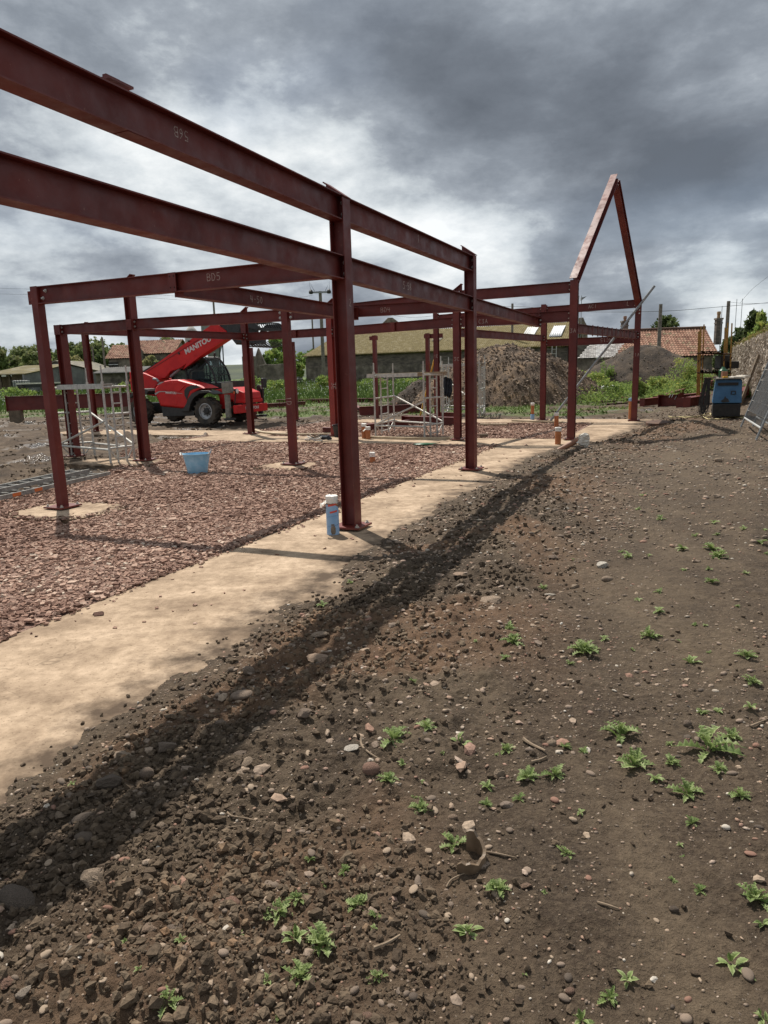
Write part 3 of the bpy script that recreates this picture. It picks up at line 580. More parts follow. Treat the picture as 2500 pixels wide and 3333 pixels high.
ROCKS = [(A_, 720, 318, 105, .33, .45, 1, 'rugged grey rock with pale crumbs under it, near the concrete edge'), (A_, 468, 470, 100, .18, .6, 1, 'dark angular rock lowest beside the concrete edge'),
 (A_, 535, 350, 100, .62, .22, 1, 'thin tan stone slab lying near the concrete strip edge'), (A_, 642, 432, 66, .45, .75, 0, 'rounded brown stone standing up among rubble by the concrete'),
 (A_, 1050, 395, 92, .66, .35, 1, 'square tan stone half sunk in the shaded soil'), (A_, 1315, 178, 68, .5, .8, 1, 'upright buff block of stone on open soil'),
 (A_, 1050, 90, 104, .48, .35, 0, 'long brown stone with a smaller one on its end'), (A_, 955, 208, 52, .42, .6, 0, 'small brown rounded rock in the shadow band'),
 (A_, 415, 885, 112, .64, .6, 1, 'sharp edged buff block with a flat sunlit top'), (A_, 80, 985, 160, .15, .5, 0, 'large dark lump of earth at the left edge'),
 (A_, 640, 1095, 66, .72, .3, 1, 'flat buff stone left of the grey triangular slab'), (A_, 755, 1100, 76, .38, .4, 1, 'grey triangular slab of stone tilted in the soil'),
 (A_, 990, 985, 84, .8, .42, 0, 'smooth reddish oval cobble'), (A_, 295, 1195, 56, .92, .25, 1, 'pale elongated stone flake in the lower left'),
 (A_, 1610, 420, 84, .83, .75, 0, 'smooth dark red cobble beside a thistle'), (A_, 1520, 315, 78, .97, .15, 1, 'pale flat stone flake beside a crooked twig'),
 (A_, 370, 622, 104, .12, .45, 0, 'dark clod of earth above a flat stone'), (A_, 372, 700, 90, .28, .35, 0, 'grey brown stone half buried in shade'),
 (A_, 270, 605, 64, .6, .4, 1, 'tan chip of stone near the concrete corner'), (A_, 102, 605, 50, .72, .4, 1, 'small pale stone nearest the lower left of the concrete'),
 (A_, 700, 655, 48, .62, .7, 1, 'small buff cube of stone in the middle of the shadow'), (A_, 105, 1378, 56, .9, .6, 1, 'pale rough stone at the bottom left'),
 (A_, 25, 1330, 70, .8, .4, 1, 'pinkish flat stone at the very left bottom'), (A_, 1040, 340, 60, .4, .6, 1, 'brown angular stone above the square tan stone'),
 (B_, 1075, 918, 54, .5, .8, 0, 'round brown boulder at the edge of the concrete'), (B_, 1000, 908, 42, .42, .7, 0, 'smaller round stone left of the round brown boulder'),
 (B_, 1560, 668, 44, .4, .8, 1, 'dark upright stone on the soil bank'), (B_, 1380, 755, 80, .6, .3, 1, 'flat buff slab on the soil bank'), (B_, 1375, 860, 124, .72, .3, 1, 'broad pinkish flat stone on the soil bank'),
 (D_, 945, 590, 52, .98, .55, 1, 'whitish rectangular stone on the open soil'), (D_, 325, 635, 70, .72, .22, 1, 'flat orange tile like stone on the clay bank'), (D_, 327, 680, 44, .9, .35, 1, 'pale wedge of stone just below the orange flat stone'),
 (D_, 450, 745, 116, .58, .3, 1, 'long brown slab lying across the clay bank'), (D_, 960, 650, 52, .55, .6, 0, 'rounded tan stone below the whitish stone'), (D_, 730, 555, 46, .45, .5, 1, 'brown stone above the clay patch'),
 (D_, 720, 715, 54, .94, .3, 1, 'pale flat stone in the pebble patch'), (D_, 825, 680, 40, .66, .5, 1, 'small tan stone right of the pale flat stone'), (D_, 1446, 137, 32, .62, .7, 0, 'round stone alone on the far right soil'),
 (D_, 1480, 195, 38, .35, .4, 0, 'dark stone below the round stone on the far soil'), (D_, 148, 435, 38, .6, .5, 1, 'tan stone at the concrete edge beyond the steel post'), (D_, 1440, 290, 40, .6, .4, 1, 'flat tan stone on the far right soil'),
 (F_, 825, 268, 46, .64, .75, 0, 'round tan cobble with a weed at its right'), (F_, 620, 385, 50, .68, .7, 1, 'blocky buff stone left of a bushy thistle'), (F_, 445, 550, 42, .72, .6, 0, 'buff rounded stone above the broken clay pipe'),
 (F_, 1348, 192, 38, .4, .75, 0, 'brown round pebble stone on smooth soil at upper right'), (F_, 1297, 905, 32, .3, .8, 0, 'dark egg shaped stone alone on smooth soil'), (F_, 898, 1220, 36, .78, .6, 0, 'reddish egg shaped stone near the bottom centre'),
 (F_, 725, 812, 40, .75, .45, 1, 'pinkish flat stone below the broken clay pipe'), (F_, 650, 505, 52, .88, .5, 1, 'pale crumbly stone beside a small weed'), (F_, 115, 1322, 44, .78, .6, 0, 'reddish cobble at the bottom edge left of centre')]
for q, (f_, x, y, w, tint, flat, ang, lab) in enumerate(ROCKS):
    px, py = f_(x, y); rock(px, py, w * (.8439 if f_ is F_ else .7535), tint, flat, ang, lab, seed=q)

# =================================================================== STEEL FRAME
M_STEEL = pm('red_oxide_primer', (0.092, 0.0105, 0.0078), (0.145, 0.0190, 0.0125), 1.3, 0.52, 0.12, 40, c3=(0.114, 0.0138, 0.0100), spec=0.5, bdist=0.004)
def weather_steel(m):
    nt = m.node_tree; N = nt.nodes.new; L = nt.links.new; bs = nt.nodes['Principled BSDF']; src = bs.inputs['Base Color'].links[0].from_socket; tc = N('ShaderNodeTexCoord')
    def nz(s, d, st=None):
        n = N('ShaderNodeTexNoise'); n.inputs['Scale'].default_value = s; n.inputs['Detail'].default_value = d; n.inputs['Roughness'].default_value = .6; v = tc.outputs['Object']
        if st: mp = N('ShaderNodeMapping'); mp.inputs['Scale'].default_value = st; L(v, mp.inputs[0]); v = mp.outputs[0]
        L(v, n.inputs[0]); return n.outputs[0]
    def mr(f, a, b, hi=1.0):
        r = N('ShaderNodeMapRange'); r.inputs[1].default_value = a; r.inputs[2].default_value = b; r.inputs[4].default_value = hi; L(f, r.inputs[0]); return r.outputs[0]
    def mix(f, a, c):
        x = N('ShaderNodeMix'); x.data_type = 'RGBA'; L(f, x.inputs[0]); L(a, x.inputs[6]); x.inputs[7].default_value = (*c, 1); return x.outputs[2]
    c = mix(mr(nz(3.5, 8, (1, 1, .25)), .60, .76, .16), src, (.24, .055, .032))          # thin rubbed patches
    c = mix(mr(nz(28, 5), .67, .73, .35), c, (.34, .16, .11))                              # scuffs
    c = mix(mr(nz(6, 9), .62, .74, .25), c, (.055, .012, .010))                            # dark sprayed overlap
    L(c, bs.inputs['Base Color']); L(mr(nz(5, 6), .35, .65, .68), bs.inputs['Roughness'])
    bs.inputs['Roughness'].links[0].from_node.inputs[3].default_value = .40
weather_steel(M_STEEL)
M_STEEL2 = pm('fresh_red_primer', (0.20, 0.024, 0.018), (0.26, 0.032, 0.022), 2.0, 0.5, 0.05, 40)
M_BOLT = pm('zinc_bolt', (0.42, 0.42, 0.40), (0.55, 0.54, 0.5), 30, 0.38, 0, metal=0.7)
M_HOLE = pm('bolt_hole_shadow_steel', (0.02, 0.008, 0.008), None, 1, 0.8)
M_CHALK = pm('chalk', (0.50, 0.43, 0.39), (0.28, 0.18, 0.155), 60, 0.95)
GLYPH = {'A': [[(0, 0), (.5, 1), (1, 0)], [(.2, .4), (.8, .4)]], 'B': [[(0, 0), (0, 1), (.7, .95), (.85, .75), (.6, .55), (0, .52)], [(.6, .55), (.95, .3), (.7, .03), (0, 0)]],
 'C': [[(.9, .85), (.5, 1), (.1, .7), (.1, .3), (.5, 0), (.9, .15)]], 'D': [[(0, 0), (0, 1), (.55, .95), (.95, .55), (.6, .06), (0, 0)]], 'E': [[(.9, 1), (0, 1), (0, 0), (.9, 0)], [(0, .5), (.7, .5)]], 'F': [[(.9, 1), (0, 1), (0, 0)], [(0, .5), (.7, .5)]],
 '1': [[(.5, 0), (.5, 1), (.3, .8)]], '3': [[(0, 1), (.9, 1), (.4, .6), (.9, .3), (.6, 0), (0, .08)]], '4': [[(.1, 1), (0, .45), (.9, .45)], [(.7, .9), (.65, 0)]], '5': [[(.9, 1), (.15, 1), (.1, .6), (.7, .58), (.9, .3), (.6, 0), (.05, .05)]],
 '0': [[(.5, 1), (.1, .7), (.1, .3), (.5, 0), (.9, .3), (.9, .7), (.5, 1)]], '6': [[(.8, 1), (.3, .7), (.1, .3), (.4, 0), (.85, .2), (.7, .5), (.15, .4)]], '8': [[(.5, .5), (.15, .75), (.5, 1), (.85, .75), (.5, .5), (.1, .25), (.5, 0), (.9, .25), (.5, .5)]],
 '-': [[(.2, .5), (.8, .5)]], '.': [[(.4, .05), (.5, .1)]], '2': [[(.1, .8), (.5, 1), (.9, .7), (.1, 0), (.9, 0)]], 'L': [[(.1, 1), (.1, 0), (.8, 0)]]}
def chalk(text, p, xdir, zdir, size, parent, flip=False):
    """hand lettering lying flat on steel: p lower left, xdir along, zdir up the letter"""
    mb = MB(); x = Vector(xdir).normalized(); z = Vector(zdir).normalized(); n = x.cross(z); w = size * 0.047
    if flip: p = Vector(p) + x * size * 0.85 * len(text) + z * size; x = -x; z = -z
    for i, ch in enumerate(text):
        for st in GLYPH[ch]:
            for (a, b), (c, d) in zip(st, st[1:]):
                P = Vector(p) + x * (i * .85 + a * .6) * size + z * b * size; Q = Vector(p) + x * (i * .85 + c * .6) * size + z * d * size
                t = (Q - P).normalized(); s = t.cross(n) * w; e = t * w * .5
                mb.add([P - e - s, Q + e - s, Q + e + s, P - e + s], [(0, 1, 2, 3)])
    return obj('chalk_mark', mb, M_CHALK, parent)
frame = thing('steel_skeleton', 'dark red primed steel building frame of bolted posts and beams standing on concrete strips', 'steel structure', ab(6.43, 3.29, 0))
def bolt(p, n, parent, r=0.014, m=None, name='bolt'):
    n = Vector(n).normalized(); ax = n.orthogonal().normalized(); ay = n.cross(ax)
    mb = MB(); mb.lathe([(0, 0), (r * 1.7, 0), (r * 1.7, .003), (r * 1.25, .004), (r * 1.25, r * .9), (r * .7, r), (r * .7, r * 1.9), (0, r * 1.9)], 6, p, (ax, ay, n))
    return obj(name, mb, m or M_BOLT, parent)
def base_plate(a, b, size, parent, z=0.03, bolts=True, ang=0.0):
    mb = MB(); x = E1 * math.cos(ang) + E2 * math.sin(ang); y = UZ.cross(x)
    mb.box(ab(a, b, z), (size, size, 0.02), (x, y, UZ)); pl = obj('base_plate', mb, M_STEEL, parent)
    mb = MB(); mb.box(ab(a, b, z - 0.02), (size * .55, size * .55, 0.02), (x, y, UZ)); obj('grout_packer', mb, M_CONC, parent)
    if bolts:
        for i in (-1, 1):
            for j in (-1, 1): bolt(ab(a, b, z + .01) + x * i * size * .38 + y * j * size * .38, UZ, parent, 0.016, name='anchor_bolt')
def roof_cleat(a, b, z, hi, parent, w=0.15):
    """sloped rafter seat on a post head: a raked plate, high on the side hi (+1 = towards b+), with a gusset under it"""
    mb = MB(); d = 0.085; lo = ab(a, b, z) - E2 * hi * d; up = ab(a, b, z) + E2 * hi * (d + 0.05) + UZ * 0.15
    s = (up - lo).normalized(); n = E1.cross(s); n = n if n.z > 0 else -n
    mb.box((lo + up) / 2 + n * .006, ((up - lo).length, w, .012), (s, E1, n)); 
    ft = ab(a, b, z) + E2 * hi * (d + 0.05)
    mb.prism([lo - E1 * .005, up - n * .001 - E1 * .005, ft - UZ * .0 - E1 * .005], E1 * 0.010)
    return obj('rafter_seat', mb, M_STEEL, parent)
def post(a, b, top, kind='uc2', size=0.155, plate=0.32, cleat=0, z0=0.04, m=None, label=None, parent=None, name='post', bolts=True):
    mb = MB(); p, q = ab(a, b, z0), ab(a, b, top)
    if kind == 'uc2': mb.ibeam(p, q, size, size, .011, .008, E2)
    elif kind == 'uc1': mb.ibeam(p, q, size, size, .011, .008, E1)
    else: mb.bar(p, q, size, size, E1)
    o = obj(name, mb, m or M_STEEL, parent or frame, label=label)
    if plate: base_plate(a, b, plate, o, bolts=bolts)
    if cleat: roof_cleat(a, b, top, cleat, o)
    return o
def beam(p, q, h, b=0.12, gap0=0.0, gap1=0.0, label=None, ends=(1, 1), bolts=(1, 1), m=None, name='beam', near=None):
    """p, q: top-of-steel points. near: the side one sees (a vector), for the bolt heads"""
    p, q = Vector(p), Vector(q); x = (q - p).normalized(); p = p + x * gap0; q = q - x * gap1
    mb = MB(); mb.ibeam(p - UZ * h / 2, q - UZ * h / 2, h, b, .0095, .0075); o = obj(name, mb, m or M_STEEL, frame, label=label)
    s = UZ.cross(x); s = s if near is None or s.dot(near) > 0 else -s
    for k, (e, d) in enumerate(((p, x), (q, -x))):
        if ends[k]:
            mb = MB(); mb.box(e - UZ * h / 2 - d * .004, (.010, b * 1.02, h * 1.02), (d, UZ.cross(d), UZ)); obj('end_plate', mb, M_STEEL, o)
        if bolts[k]:
            for v in (.27, .73): bolt(e + d * .004 - UZ * h * v + s * b * .31, d, o, .014)
    return o
# ---- posts (a, b on the frame grid, measured from the photograph)
pA = (6.40, 7.57); pB = (10.91, 10.37); pC = (11.20, 12.67); pM = (6.43, 3.33); pN = (10.98, 3.42); pE = (10.98, 6.85); pP = (16.23, 2.68); pQ = (22.25, 1.83)
pT = (15.86, 5.27); pR = (22.39, 4.60); pG = (16.63, 9.03); pF = (16.94, 11.96); pH = (22.35, 8.15); pD = (17.3, 18.5)
o = post(*pM, 3.29, cleat=1, label='nearest tall post, blue wrapped pipe at its foot'); chalk('2', ab(*pM, 2.28) - E2 * .0795 - E1 * .02, E1, UZ, .07, o)
o = post(*pN, 3.38, cleat=1, plate=.34, label='second tall post on the concrete strip'); chalk('1', ab(*pN, 2.95) - E2 * .0795, E1, UZ, .07, o)
post(*pA, 2.79, 'shs', .105, plate=.33, label='slim square post at the left corner on its own concrete pad')
post(*pB, 3.50, 'uc2', .165, plate=.36, cleat=-1); post(*pC, 2.85, 'uc2', .175, plate=.34); o = post(*pE, 2.79, 'shs', .125, plate=.36, label='slim square post standing in the red gravel'); chalk('1D', ab(*pE, 1.25) - E1 * .0645 + E2 * .04, UZ * -1, -E2, .1, o)
o = post(*pP, 3.50, 'uc1', .165, plate=.30, label='gable post marked 3A'); chalk('3A', ab(*pP, 2.38) - E1 * .0845 + E2 * .06, -E2, UZ, .085, o)
o = post(*pQ, 3.42, 'uc1', .165, plate=.34, label='far gable post'); chalk('1A', ab(*pQ, 1.9) - E1 * .0845 + E2 * .05, -E2, UZ, .09, o)
o = post(*pT, 3.42, 'uc1', .155, cleat=-1); chalk('3C', ab(*pT, 1.86) - E1 * .0795 + E2 * .05, -E2, UZ, .08, o)
o = post(*pR, 3.55, 'uc1', .165, plate=.34); o = post(*pG, 3.42, 'uc1', .155, cleat=-1, m=M_STEEL2, label='brighter red post with a dark bucket at its foot'); chalk('3E', ab(*pG, 1.42) - E1 * .0795 - E2 * .02, UZ * -1, -E2, .12, o)
post(*pF, 3.42, 'uc1', .155, cleat=-1, plate=.36); o = post(*pH, 3.52, 'uc1', .155); chalk('1E', ab(*pH, 2.1) - E1 * .0795 + E2 * .05, -E2, UZ, .09, o); post(*pD, 3.40, 'uc1', .165, cleat=-1)
# ---- beams
near2 = -E2; near1 = -E1
bU = beam(ab(-1.2, 3.33, 3.37), ab(*pM, 3.31), .23, .135, 0, .006, label='nearest top beam chalked upside down 56B', ends=(0, 1), bolts=(0, 1), near=near2)
chalk('56B', ab(4.04, 3.33 - .0045, 3.215), E1, UZ, .062, bU, flip=True)
mb = MB(); c0 = onb(382, 275, 3.33); a0, _ = to_ab(c0.x, c0.y)
mb.box(ab(a0, 3.33, 3.377), (.20, .07, .014), (E1, E2, UZ)); mb.box(ab(a0 - .03, 3.345, 3.394), (.11, .03, .020), (E1, E2, UZ)); obj('purlin_cleat', mb, M_STEEL, bU)
mb = MB(); mb.box(ab(a0 + .1, 3.33, 3.105), (.22, .12, .012), (E1, E2, UZ)); obj('soffit_plate', mb, M_STEEL, bU)
o = beam(ab(*pM, 3.31), ab(*pN, 3.37), .23, .135, .006, .006, near=near2, bolts=(0, 1)); chalk('1', ab(8.5, 3.33 - .0045, 3.2), E1, UZ, .09, o)
beam(ab(-1.2, 3.33, 2.755), ab(*pM, 2.755), .225, .135, 0, .006, label='nearest lower beam crossing above the gravel', ends=(0, 1), bolts=(0, 1), near=near2)
o = beam(ab(*pM, 2.755), ab(*pN, 2.755), .225, .135, .006, .006, near=near2, bolts=(0, 1)); chalk('5-58', ab(8.0, 3.33 - .0045, 2.6), E1, UZ, .08, o)
o = beam(ab(*pN, 2.75), ab(16.22, 3.44, 2.74), .2, .125, .006, .07, near=near2, bolts=(0, 1)); chalk('5', ab(12.6, 3.42 - .005, 2.6), E1, UZ, .09, o)
mB = ab(6.43, 5.42, 2.775)
o = beam(ab(*pA, 2.785), mB, .205, .10, .06, 0, near=near1, ends=(1, 1), bolts=(0, 0))
for (px, py) in ((147, 949), (139, 971)): pass
for (db, v) in ((.16, .055), (.105, .14)): bolt(ab(6.40, 7.57 - db, 2.785 - v) - E1 * .006, -E1, o, .014)
def holed_plate(c, ex, ez, w, h, n, parent, rows=(-.3, .3), cols=(-.27, .27), th=.012):
    mb = MB(); mb.box(c, (w, th, h), (ex, n, ez)); pl = obj('splice_plate', mb, M_STEEL, parent)
    for i in cols:
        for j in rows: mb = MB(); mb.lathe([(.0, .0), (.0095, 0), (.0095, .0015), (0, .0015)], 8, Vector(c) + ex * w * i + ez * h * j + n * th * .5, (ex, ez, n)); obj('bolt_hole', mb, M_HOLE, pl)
    return pl
holed_plate(ab(6.40, 7.57 + .105, 2.665), -E2, UZ, .105, .16, -E1, frame.children[2] if False else o)
o = beam(mB, ab(*pM, 2.765), .205, .10, .0, .082, near=near1, bolts=(0, 0), label='beam chalk marked BD5')
holed_plate(ab(6.375, 5.42, 2.675), -E2, UZ, .10, .20, -E1, o); chalk('BD5', ab(6.43 - .0045, 4.98, 2.655), -E2, UZ, .075, o)
o = beam(mB - UZ * .05, ab(10.98, 5.44, 2.72), .2, .125, .05, .06, near=near2, bolts=(0, 0)); chalk('4-50', ab(7.85, 5.42 - .005, 2.575), E1, UZ, .085, o)
o = beam(ab(*pC, 2.845), ab(*pB, 2.82), .2, .105, .09, .085, near=near1, bolts=(1, 0)); holed_plate(ab(pC[0] - .095, pC[1], 2.745), -E2, UZ, .17, .2, -E1, o)
o = beam(ab(*pB, 2.82), ab(*pE, 2.785), .2, .105, .085, .065, near=near1); holed_plate(ab(pB[0] - .09, pB[1], 2.715), -E2, UZ, .13, .2, -E1, o)
for v in (.05, .14): bolt(ab(pE[0], pE[1] + .11, 2.785 - v) - E1 * .01, -E1, o, .016)
mb = MB(); mb.box(ab(pE[0] - .008, pE[1] + .115, 2.685), (.09, .01, .17), (E2, E1, UZ)); obj('fin_plate', mb, M_STEEL, o)
o = beam(ab(*pE, 2.785), ab(*pN, 2.73), .19, .105, .065, .085, near=near1, bolts=(0, 0), label='beam chalk marked BD4'); chalk('BD4', ab(10.98 - .0045, 4.98, 2.62), -E2, UZ, .075, o)
for v in (.05, .14): bolt(ab(pE[0], pE[1] - .11, 2.785 - v) - E1 * .01, -E1, o, .016)
mb = MB(); mb.box(ab(pE[0] - .008, pE[1] - .115, 2.685), (.09, .01, .17), (E2, E1, UZ)); obj('fin_plate', mb, M_STEEL, o)
o = beam(ab(*pC, 2.85), ab(*pF, 2.87), .185, .115, .09, .085, near=near2); chalk('3-45', ab(13.9, 12.35, 2.72) - E2 * .01, E1, UZ, .08, o)
m1 = ab(16.78, 10.2, 2.86)
o = beam(ab(*pF, 2.87), m1, .215, .115, .085, 0, near=near1, bolts=(1, 0)); o = beam(m1, ab(*pG, 2.85), .215, .115, 0, .085, near=near1, bolts=(0, 0)); holed_plate(m1 - E1 * .065 - UZ * .105, -E2, UZ, .13, .2, -E1, o)
m2 = ab(16.25, 7.05, 2.85)
o = beam(ab(*pG, 2.85), m2, .225, .115, .085, 0, near=near1); o = beam(m2, ab(*pT, 2.85), .225, .115, 0, .085, near=near1, bolts=(0, 1), label='beam with a splice plate above the scaffold tower'); holed_plate(m2 - E1 * .065 - UZ * .115, -E2, UZ, .13, .215, -E1, o)
o = beam(ab(*pT, 2.86), ab(16.21, 3.44, 2.865), .24, .12, .085, 0, near=near1, bolts=(1, 0), label='beam chalk marked AC3A'); chalk('AC3A', ab(15.95, 4.85, 2.68) - E1 * .002, -E2, UZ, .09, o)
beam(ab(16.21, 3.44, 2.865), ab(*pP, 2.87), .24, .12, 0, .088, near=near1)
beam(ab(*pG, 3.40), ab(*pT, 3.42), .21, .115, .085, .085, near=near1, bolts=(0, 0)); beam(ab(*pT, 3.43), ab(*pP, 3.475), .235, .12, .085, .088, near=near1)
o = beam(ab(*pR, 3.50), ab(*pQ, 3.52), .23, .12, .088, .088, near=near1, label='beam chalk marked AC1'); chalk('AC1', ab(22.31, 3.25, 3.36) - E1 * .045, -E2, UZ, .1, o); chalk('L', ab(22.26, 2.15, 3.36) - E1 * .045, -E2, UZ, .12, o)
beam(ab(*pH, 3.47), ab(*pR, 3.50), .23, .12, .085, .088, near=near1)
holed_plate(ab(pR[0] - .09, pR[1], 3.45), -E2, UZ, .15, .24, -E1, frame.children[-1], rows=(-.3, 0, .3))
o = beam(ab(*pR, 2.52), ab(*pQ, 2.50), .215, .115, .088, .088, near=near1, label='beam chalked upside down AC15'); chalk('AC15', ab(22.31, 2.9, 2.36) - E1 * .05, -E2, UZ, .1, o, flip=True)
beam(ab(*pT, 2.60), ab(*pR, 2.645), .19, .11, .085, .088, near=near2); beam(ab(*pT, 2.60), ab(15.9, 8.2, 2.6), .14, .10, .085, 0, near=near1, bolts=(0, 0), ends=(1, 0)) if False else None
# ---- joist beam with upright cleats between the gable posts
jp, jq = ab(*pP, 2.575), ab(*pQ, 2.60); o = beam(jp, jq, .20, .12, .088, .088, near=near2, label='beam with a row of eleven upright cleats'); jx = (jq - jp).normalized(); js = UZ.cross(jx); js = js if js.dot(near2) > 0 else -js
L_ = (jq - jp).length
for k in range(11):
    mb = MB(); mb.box(jp + jx * (1.25 + (L_ - 1.75) * k / 10) - UZ * .115 + js * .068, (.055, .012, .255), (jx, js, UZ)); obj('joist_cleat', mb, M_STEEL, o)
# ---- gable rafters
ap = (ab(*pP, 0) + ab(*pQ, 0)) / 2 + UZ * 6.18
for k, (b_, zt) in enumerate(((pP, 3.52), (pQ, 3.42))):
    s = ab(*b_, zt - .04); e = ap.copy(); x = (e - s).normalized(); hd = Vector((x.x, x.y, 0)).normalized(); nn = x.cross(UZ.cross(hd).normalized()); nn = nn if nn.z > 0 else -nn
    mb = MB(); mb.ibeam(s + nn * .02 - x * .05, e + nn * .02 - x * (.0 if k == 0 else .13), .20, .165, .011, .008, nn)
    rf = obj('rafter', mb, M_STEEL, frame, label='gable rafter with its sunlit top face' if k == 0 else 'gable rafter on the far side, its web facing us')
    if k == 1: w = UZ.cross(hd).normalized(); w = w if w.dot(near2) > 0 else -w; chalk('83', s + x * 2.1 + w * .0045 - nn * .03, nn, -x, .11, rf)
    for v in (.1, .2, .3, .4): bolt(s + UZ * (.1 - v * .9) + hd * .092 - E2 * .05, hd, rf, .015)
mb = MB(); mb.box(ap - UZ * .13, (.014, .15, .26), (E1, E2, UZ)); obj('ridge_plate', mb, M_STEEL, frame)

# ---- posts that stand free of the frame
def free_post(px, py, top_px, size, label, tee=None, kind='shs', z=0.0):
    p = at(px, py, z); a, b = to_ab(p.x, p.y); h = above(p, *top_px); r = thing('steel_post', label, 'steel post', ab(a, b, z))
    mb = MB(); (mb.ibeam(ab(a, b, z + .03), ab(a, b, h), size, size, .009, .007, E1) if kind == 'uc' else mb.bar(ab(a, b, z + .03), ab(a, b, h), size, size, E1)); obj('shaft', mb, M_STEEL, r)
    base_plate(a, b, .30, r, z=z + .025, bolts=False)
    if tee:
        mb = MB(); mb.box(ab(a, b, h - .1) - E1 * (size / 2 + .008), (tee, .012, .14), (-E2, E1, UZ)); obj('head_plate', mb, M_STEEL, r)
    return r
free_post(1227, 1362, (1210, 1092), .13, 'free standing red post with a wide head plate behind the middle scaffold tower', .34)
r = free_post(1396, 1360, (1385, 1085), .13, 'free standing red post with a stub beam reaching to its neighbour', .22)
h_ = far(1390, 1095, at(1396, 1360).y).z; a_, b_ = to_ab(*at(1396, 1360).xy); mb = MB(); mb.ibeam(ab(a_, b_ - .08, h_), ab(a_, b_ - .58, h_), .15, .1, .009, .007); obj('stub_beam', mb, M_STEEL, r)
free_post(832, 1363, (821, 1132), .11, 'plain red post half hidden behind the post beside the telehandler')
free_post(966, 1366, (945, 1113), .12, 'red post with a small head plate behind the slim gravel post', .24)

# =================================================================== THINGS ON THE SITE
M_ALU = pm('dull_aluminium', (0.40, 0.39, 0.36), (0.58, 0.565, 0.52), 9, 0.6, 0.05, 80, metal=0.2, spec=0.3)
M_WHITE = pm('white_tape', (0.62, 0.60, 0.55), (0.80, 0.78, 0.74), 12, 0.6, 0.3, 60)
M_ORANGE = pm('orange_drain_pipe', (0.36, 0.115, 0.035), (0.46, 0.17, 0.06), 7, 0.5, 0.05, 60)
M_BROWNPIPE = pm('terracotta_pipe', (0.22, 0.105, 0.065), (0.30, 0.15, 0.09), 7, 0.55)
M_BLUEW = pm('pale_blue_wrap', (0.20, 0.36, 0.58), (0.32, 0.47, 0.66), 6, 0.6, 0.15, 30)
M_MUDDY = pm('mud_splash', (0.13, 0.10, 0.075), (0.22, 0.175, 0.13), 20, 0.9)
M_REDTAPE = pm('red_tape', (0.55, 0.055, 0.03), (0.62, 0.08, 0.05), 20, 0.5)
M_TUB = pm('blue_rubber', (0.22, 0.50, 0.72), (0.36, 0.62, 0.82), 8, 0.5, 0.1, 40, c3=(0.28, 0.56, 0.77))
M_TIMBER = pm('raw_timber', (0.33, 0.255, 0.165), (0.50, 0.41, 0.28), 3, 0.8, 0.2, 40, stretch=(1, 1, 6))
M_OLDWOOD = pm('weathered_timber', (0.10, 0.075, 0.05), (0.19, 0.14, 0.095), 5, 0.85, 0.3, 30)
M_GALV = pm('galvanised_tube', (0.20, 0.215, 0.225), (0.33, 0.345, 0.35), 12, 0.55, 0.05, 60, metal=0.35)
M_BLACK = pm('black_plastic', (0.012, 0.012, 0.013), (0.025, 0.025, 0.025), 10, 0.5)
M_RUBBER = pm('black_rubber', (0.016, 0.015, 0.015), (0.035, 0.032, 0.03), 8, 0.75)
M_BAG = pm('dirty_white_plastic', (0.55, 0.50, 0.42), (0.74, 0.70, 0.63), 9, 0.5, 0.5, 30)
M_GREEN = pm('green_plastic', (0.012, 0.065, 0.03), (0.03, 0.12, 0.05), 8, 0.35)
M_CLOTH = pm('dark_cloth', (0.012, 0.015, 0.022), (0.035, 0.04, 0.055), 12, 0.9, 0.5, 30)
M_YELLOW = pm('yellow_paint', (0.55, 0.30, 0.02), (0.66, 0.38, 0.04), 8, 0.5)
M_RUSTY = pm('rusty_yellow_bar', (0.20, 0.095, 0.02), (0.40, 0.22, 0.04), 9, 0.7)
M_RUST = pm('rusty_steel', (0.055, 0.028, 0.018), (0.12, 0.06, 0.035), 9, 0.8, 0.2, 40)
M_BLUEM = pm('generator_blue', (0.026, 0.105, 0.22), (0.045, 0.15, 0.29), 4, 0.48, 0.04, 40)
M_CABLE = pm('yellow_cable', (0.50, 0.42, 0.20), (0.62, 0.52, 0.27), 10, 0.6)

def crumple(mb, k, amp):
    r = random.Random(k); mb.v = [(v[0] + r.uniform(-amp, amp), v[1] + r.uniform(-amp, amp), v[2] + r.uniform(-amp, amp)) for v in mb.v]; return mb
# ---- blue tub
p = gpt(644, 1539); tub = thing('rubber_tub', 'light blue flexible tub with rope handles standing on the red gravel', 'tub', (p.x, p.y, p.z - .005))
mb = MB(); mb.lathe([(0, .004), (.16, .0), (.172, .012), (.205, .20), (.238, .345), (.246, .352), (.240, .358), (.228, .345), (.196, .20), (.163, .02), (0, .015)], 40, (0, 0, 0), None, 1.0, .86); obj('tub_body', mb, M_TUB, tub, True, world=False)
for s in (-1, 1):
    mb = MB(); mb.tube([(s * (.232 + .04 * math.sin(t)), -.085 + .17 * t / math.pi if s > 0 else -.14 + .22 * t / math.pi, .345 + (.075 if s > 0 else .03) * math.sin(t)) for t in np.linspace(0, math.pi, 12)], .009, 8); obj('handle', mb, M_WHITE, tub, True, world=False)
mb = MB(); mb.tube([(math.cos(t) * .243, math.sin(t) * .243 * .86, .353) for t in np.linspace(0, 2 * math.pi, 41)], .007, 6, False); obj('rim', mb, pm('pale_blue_rim', (.33, .55, .70), None, 1, .5), tub, True, world=False)
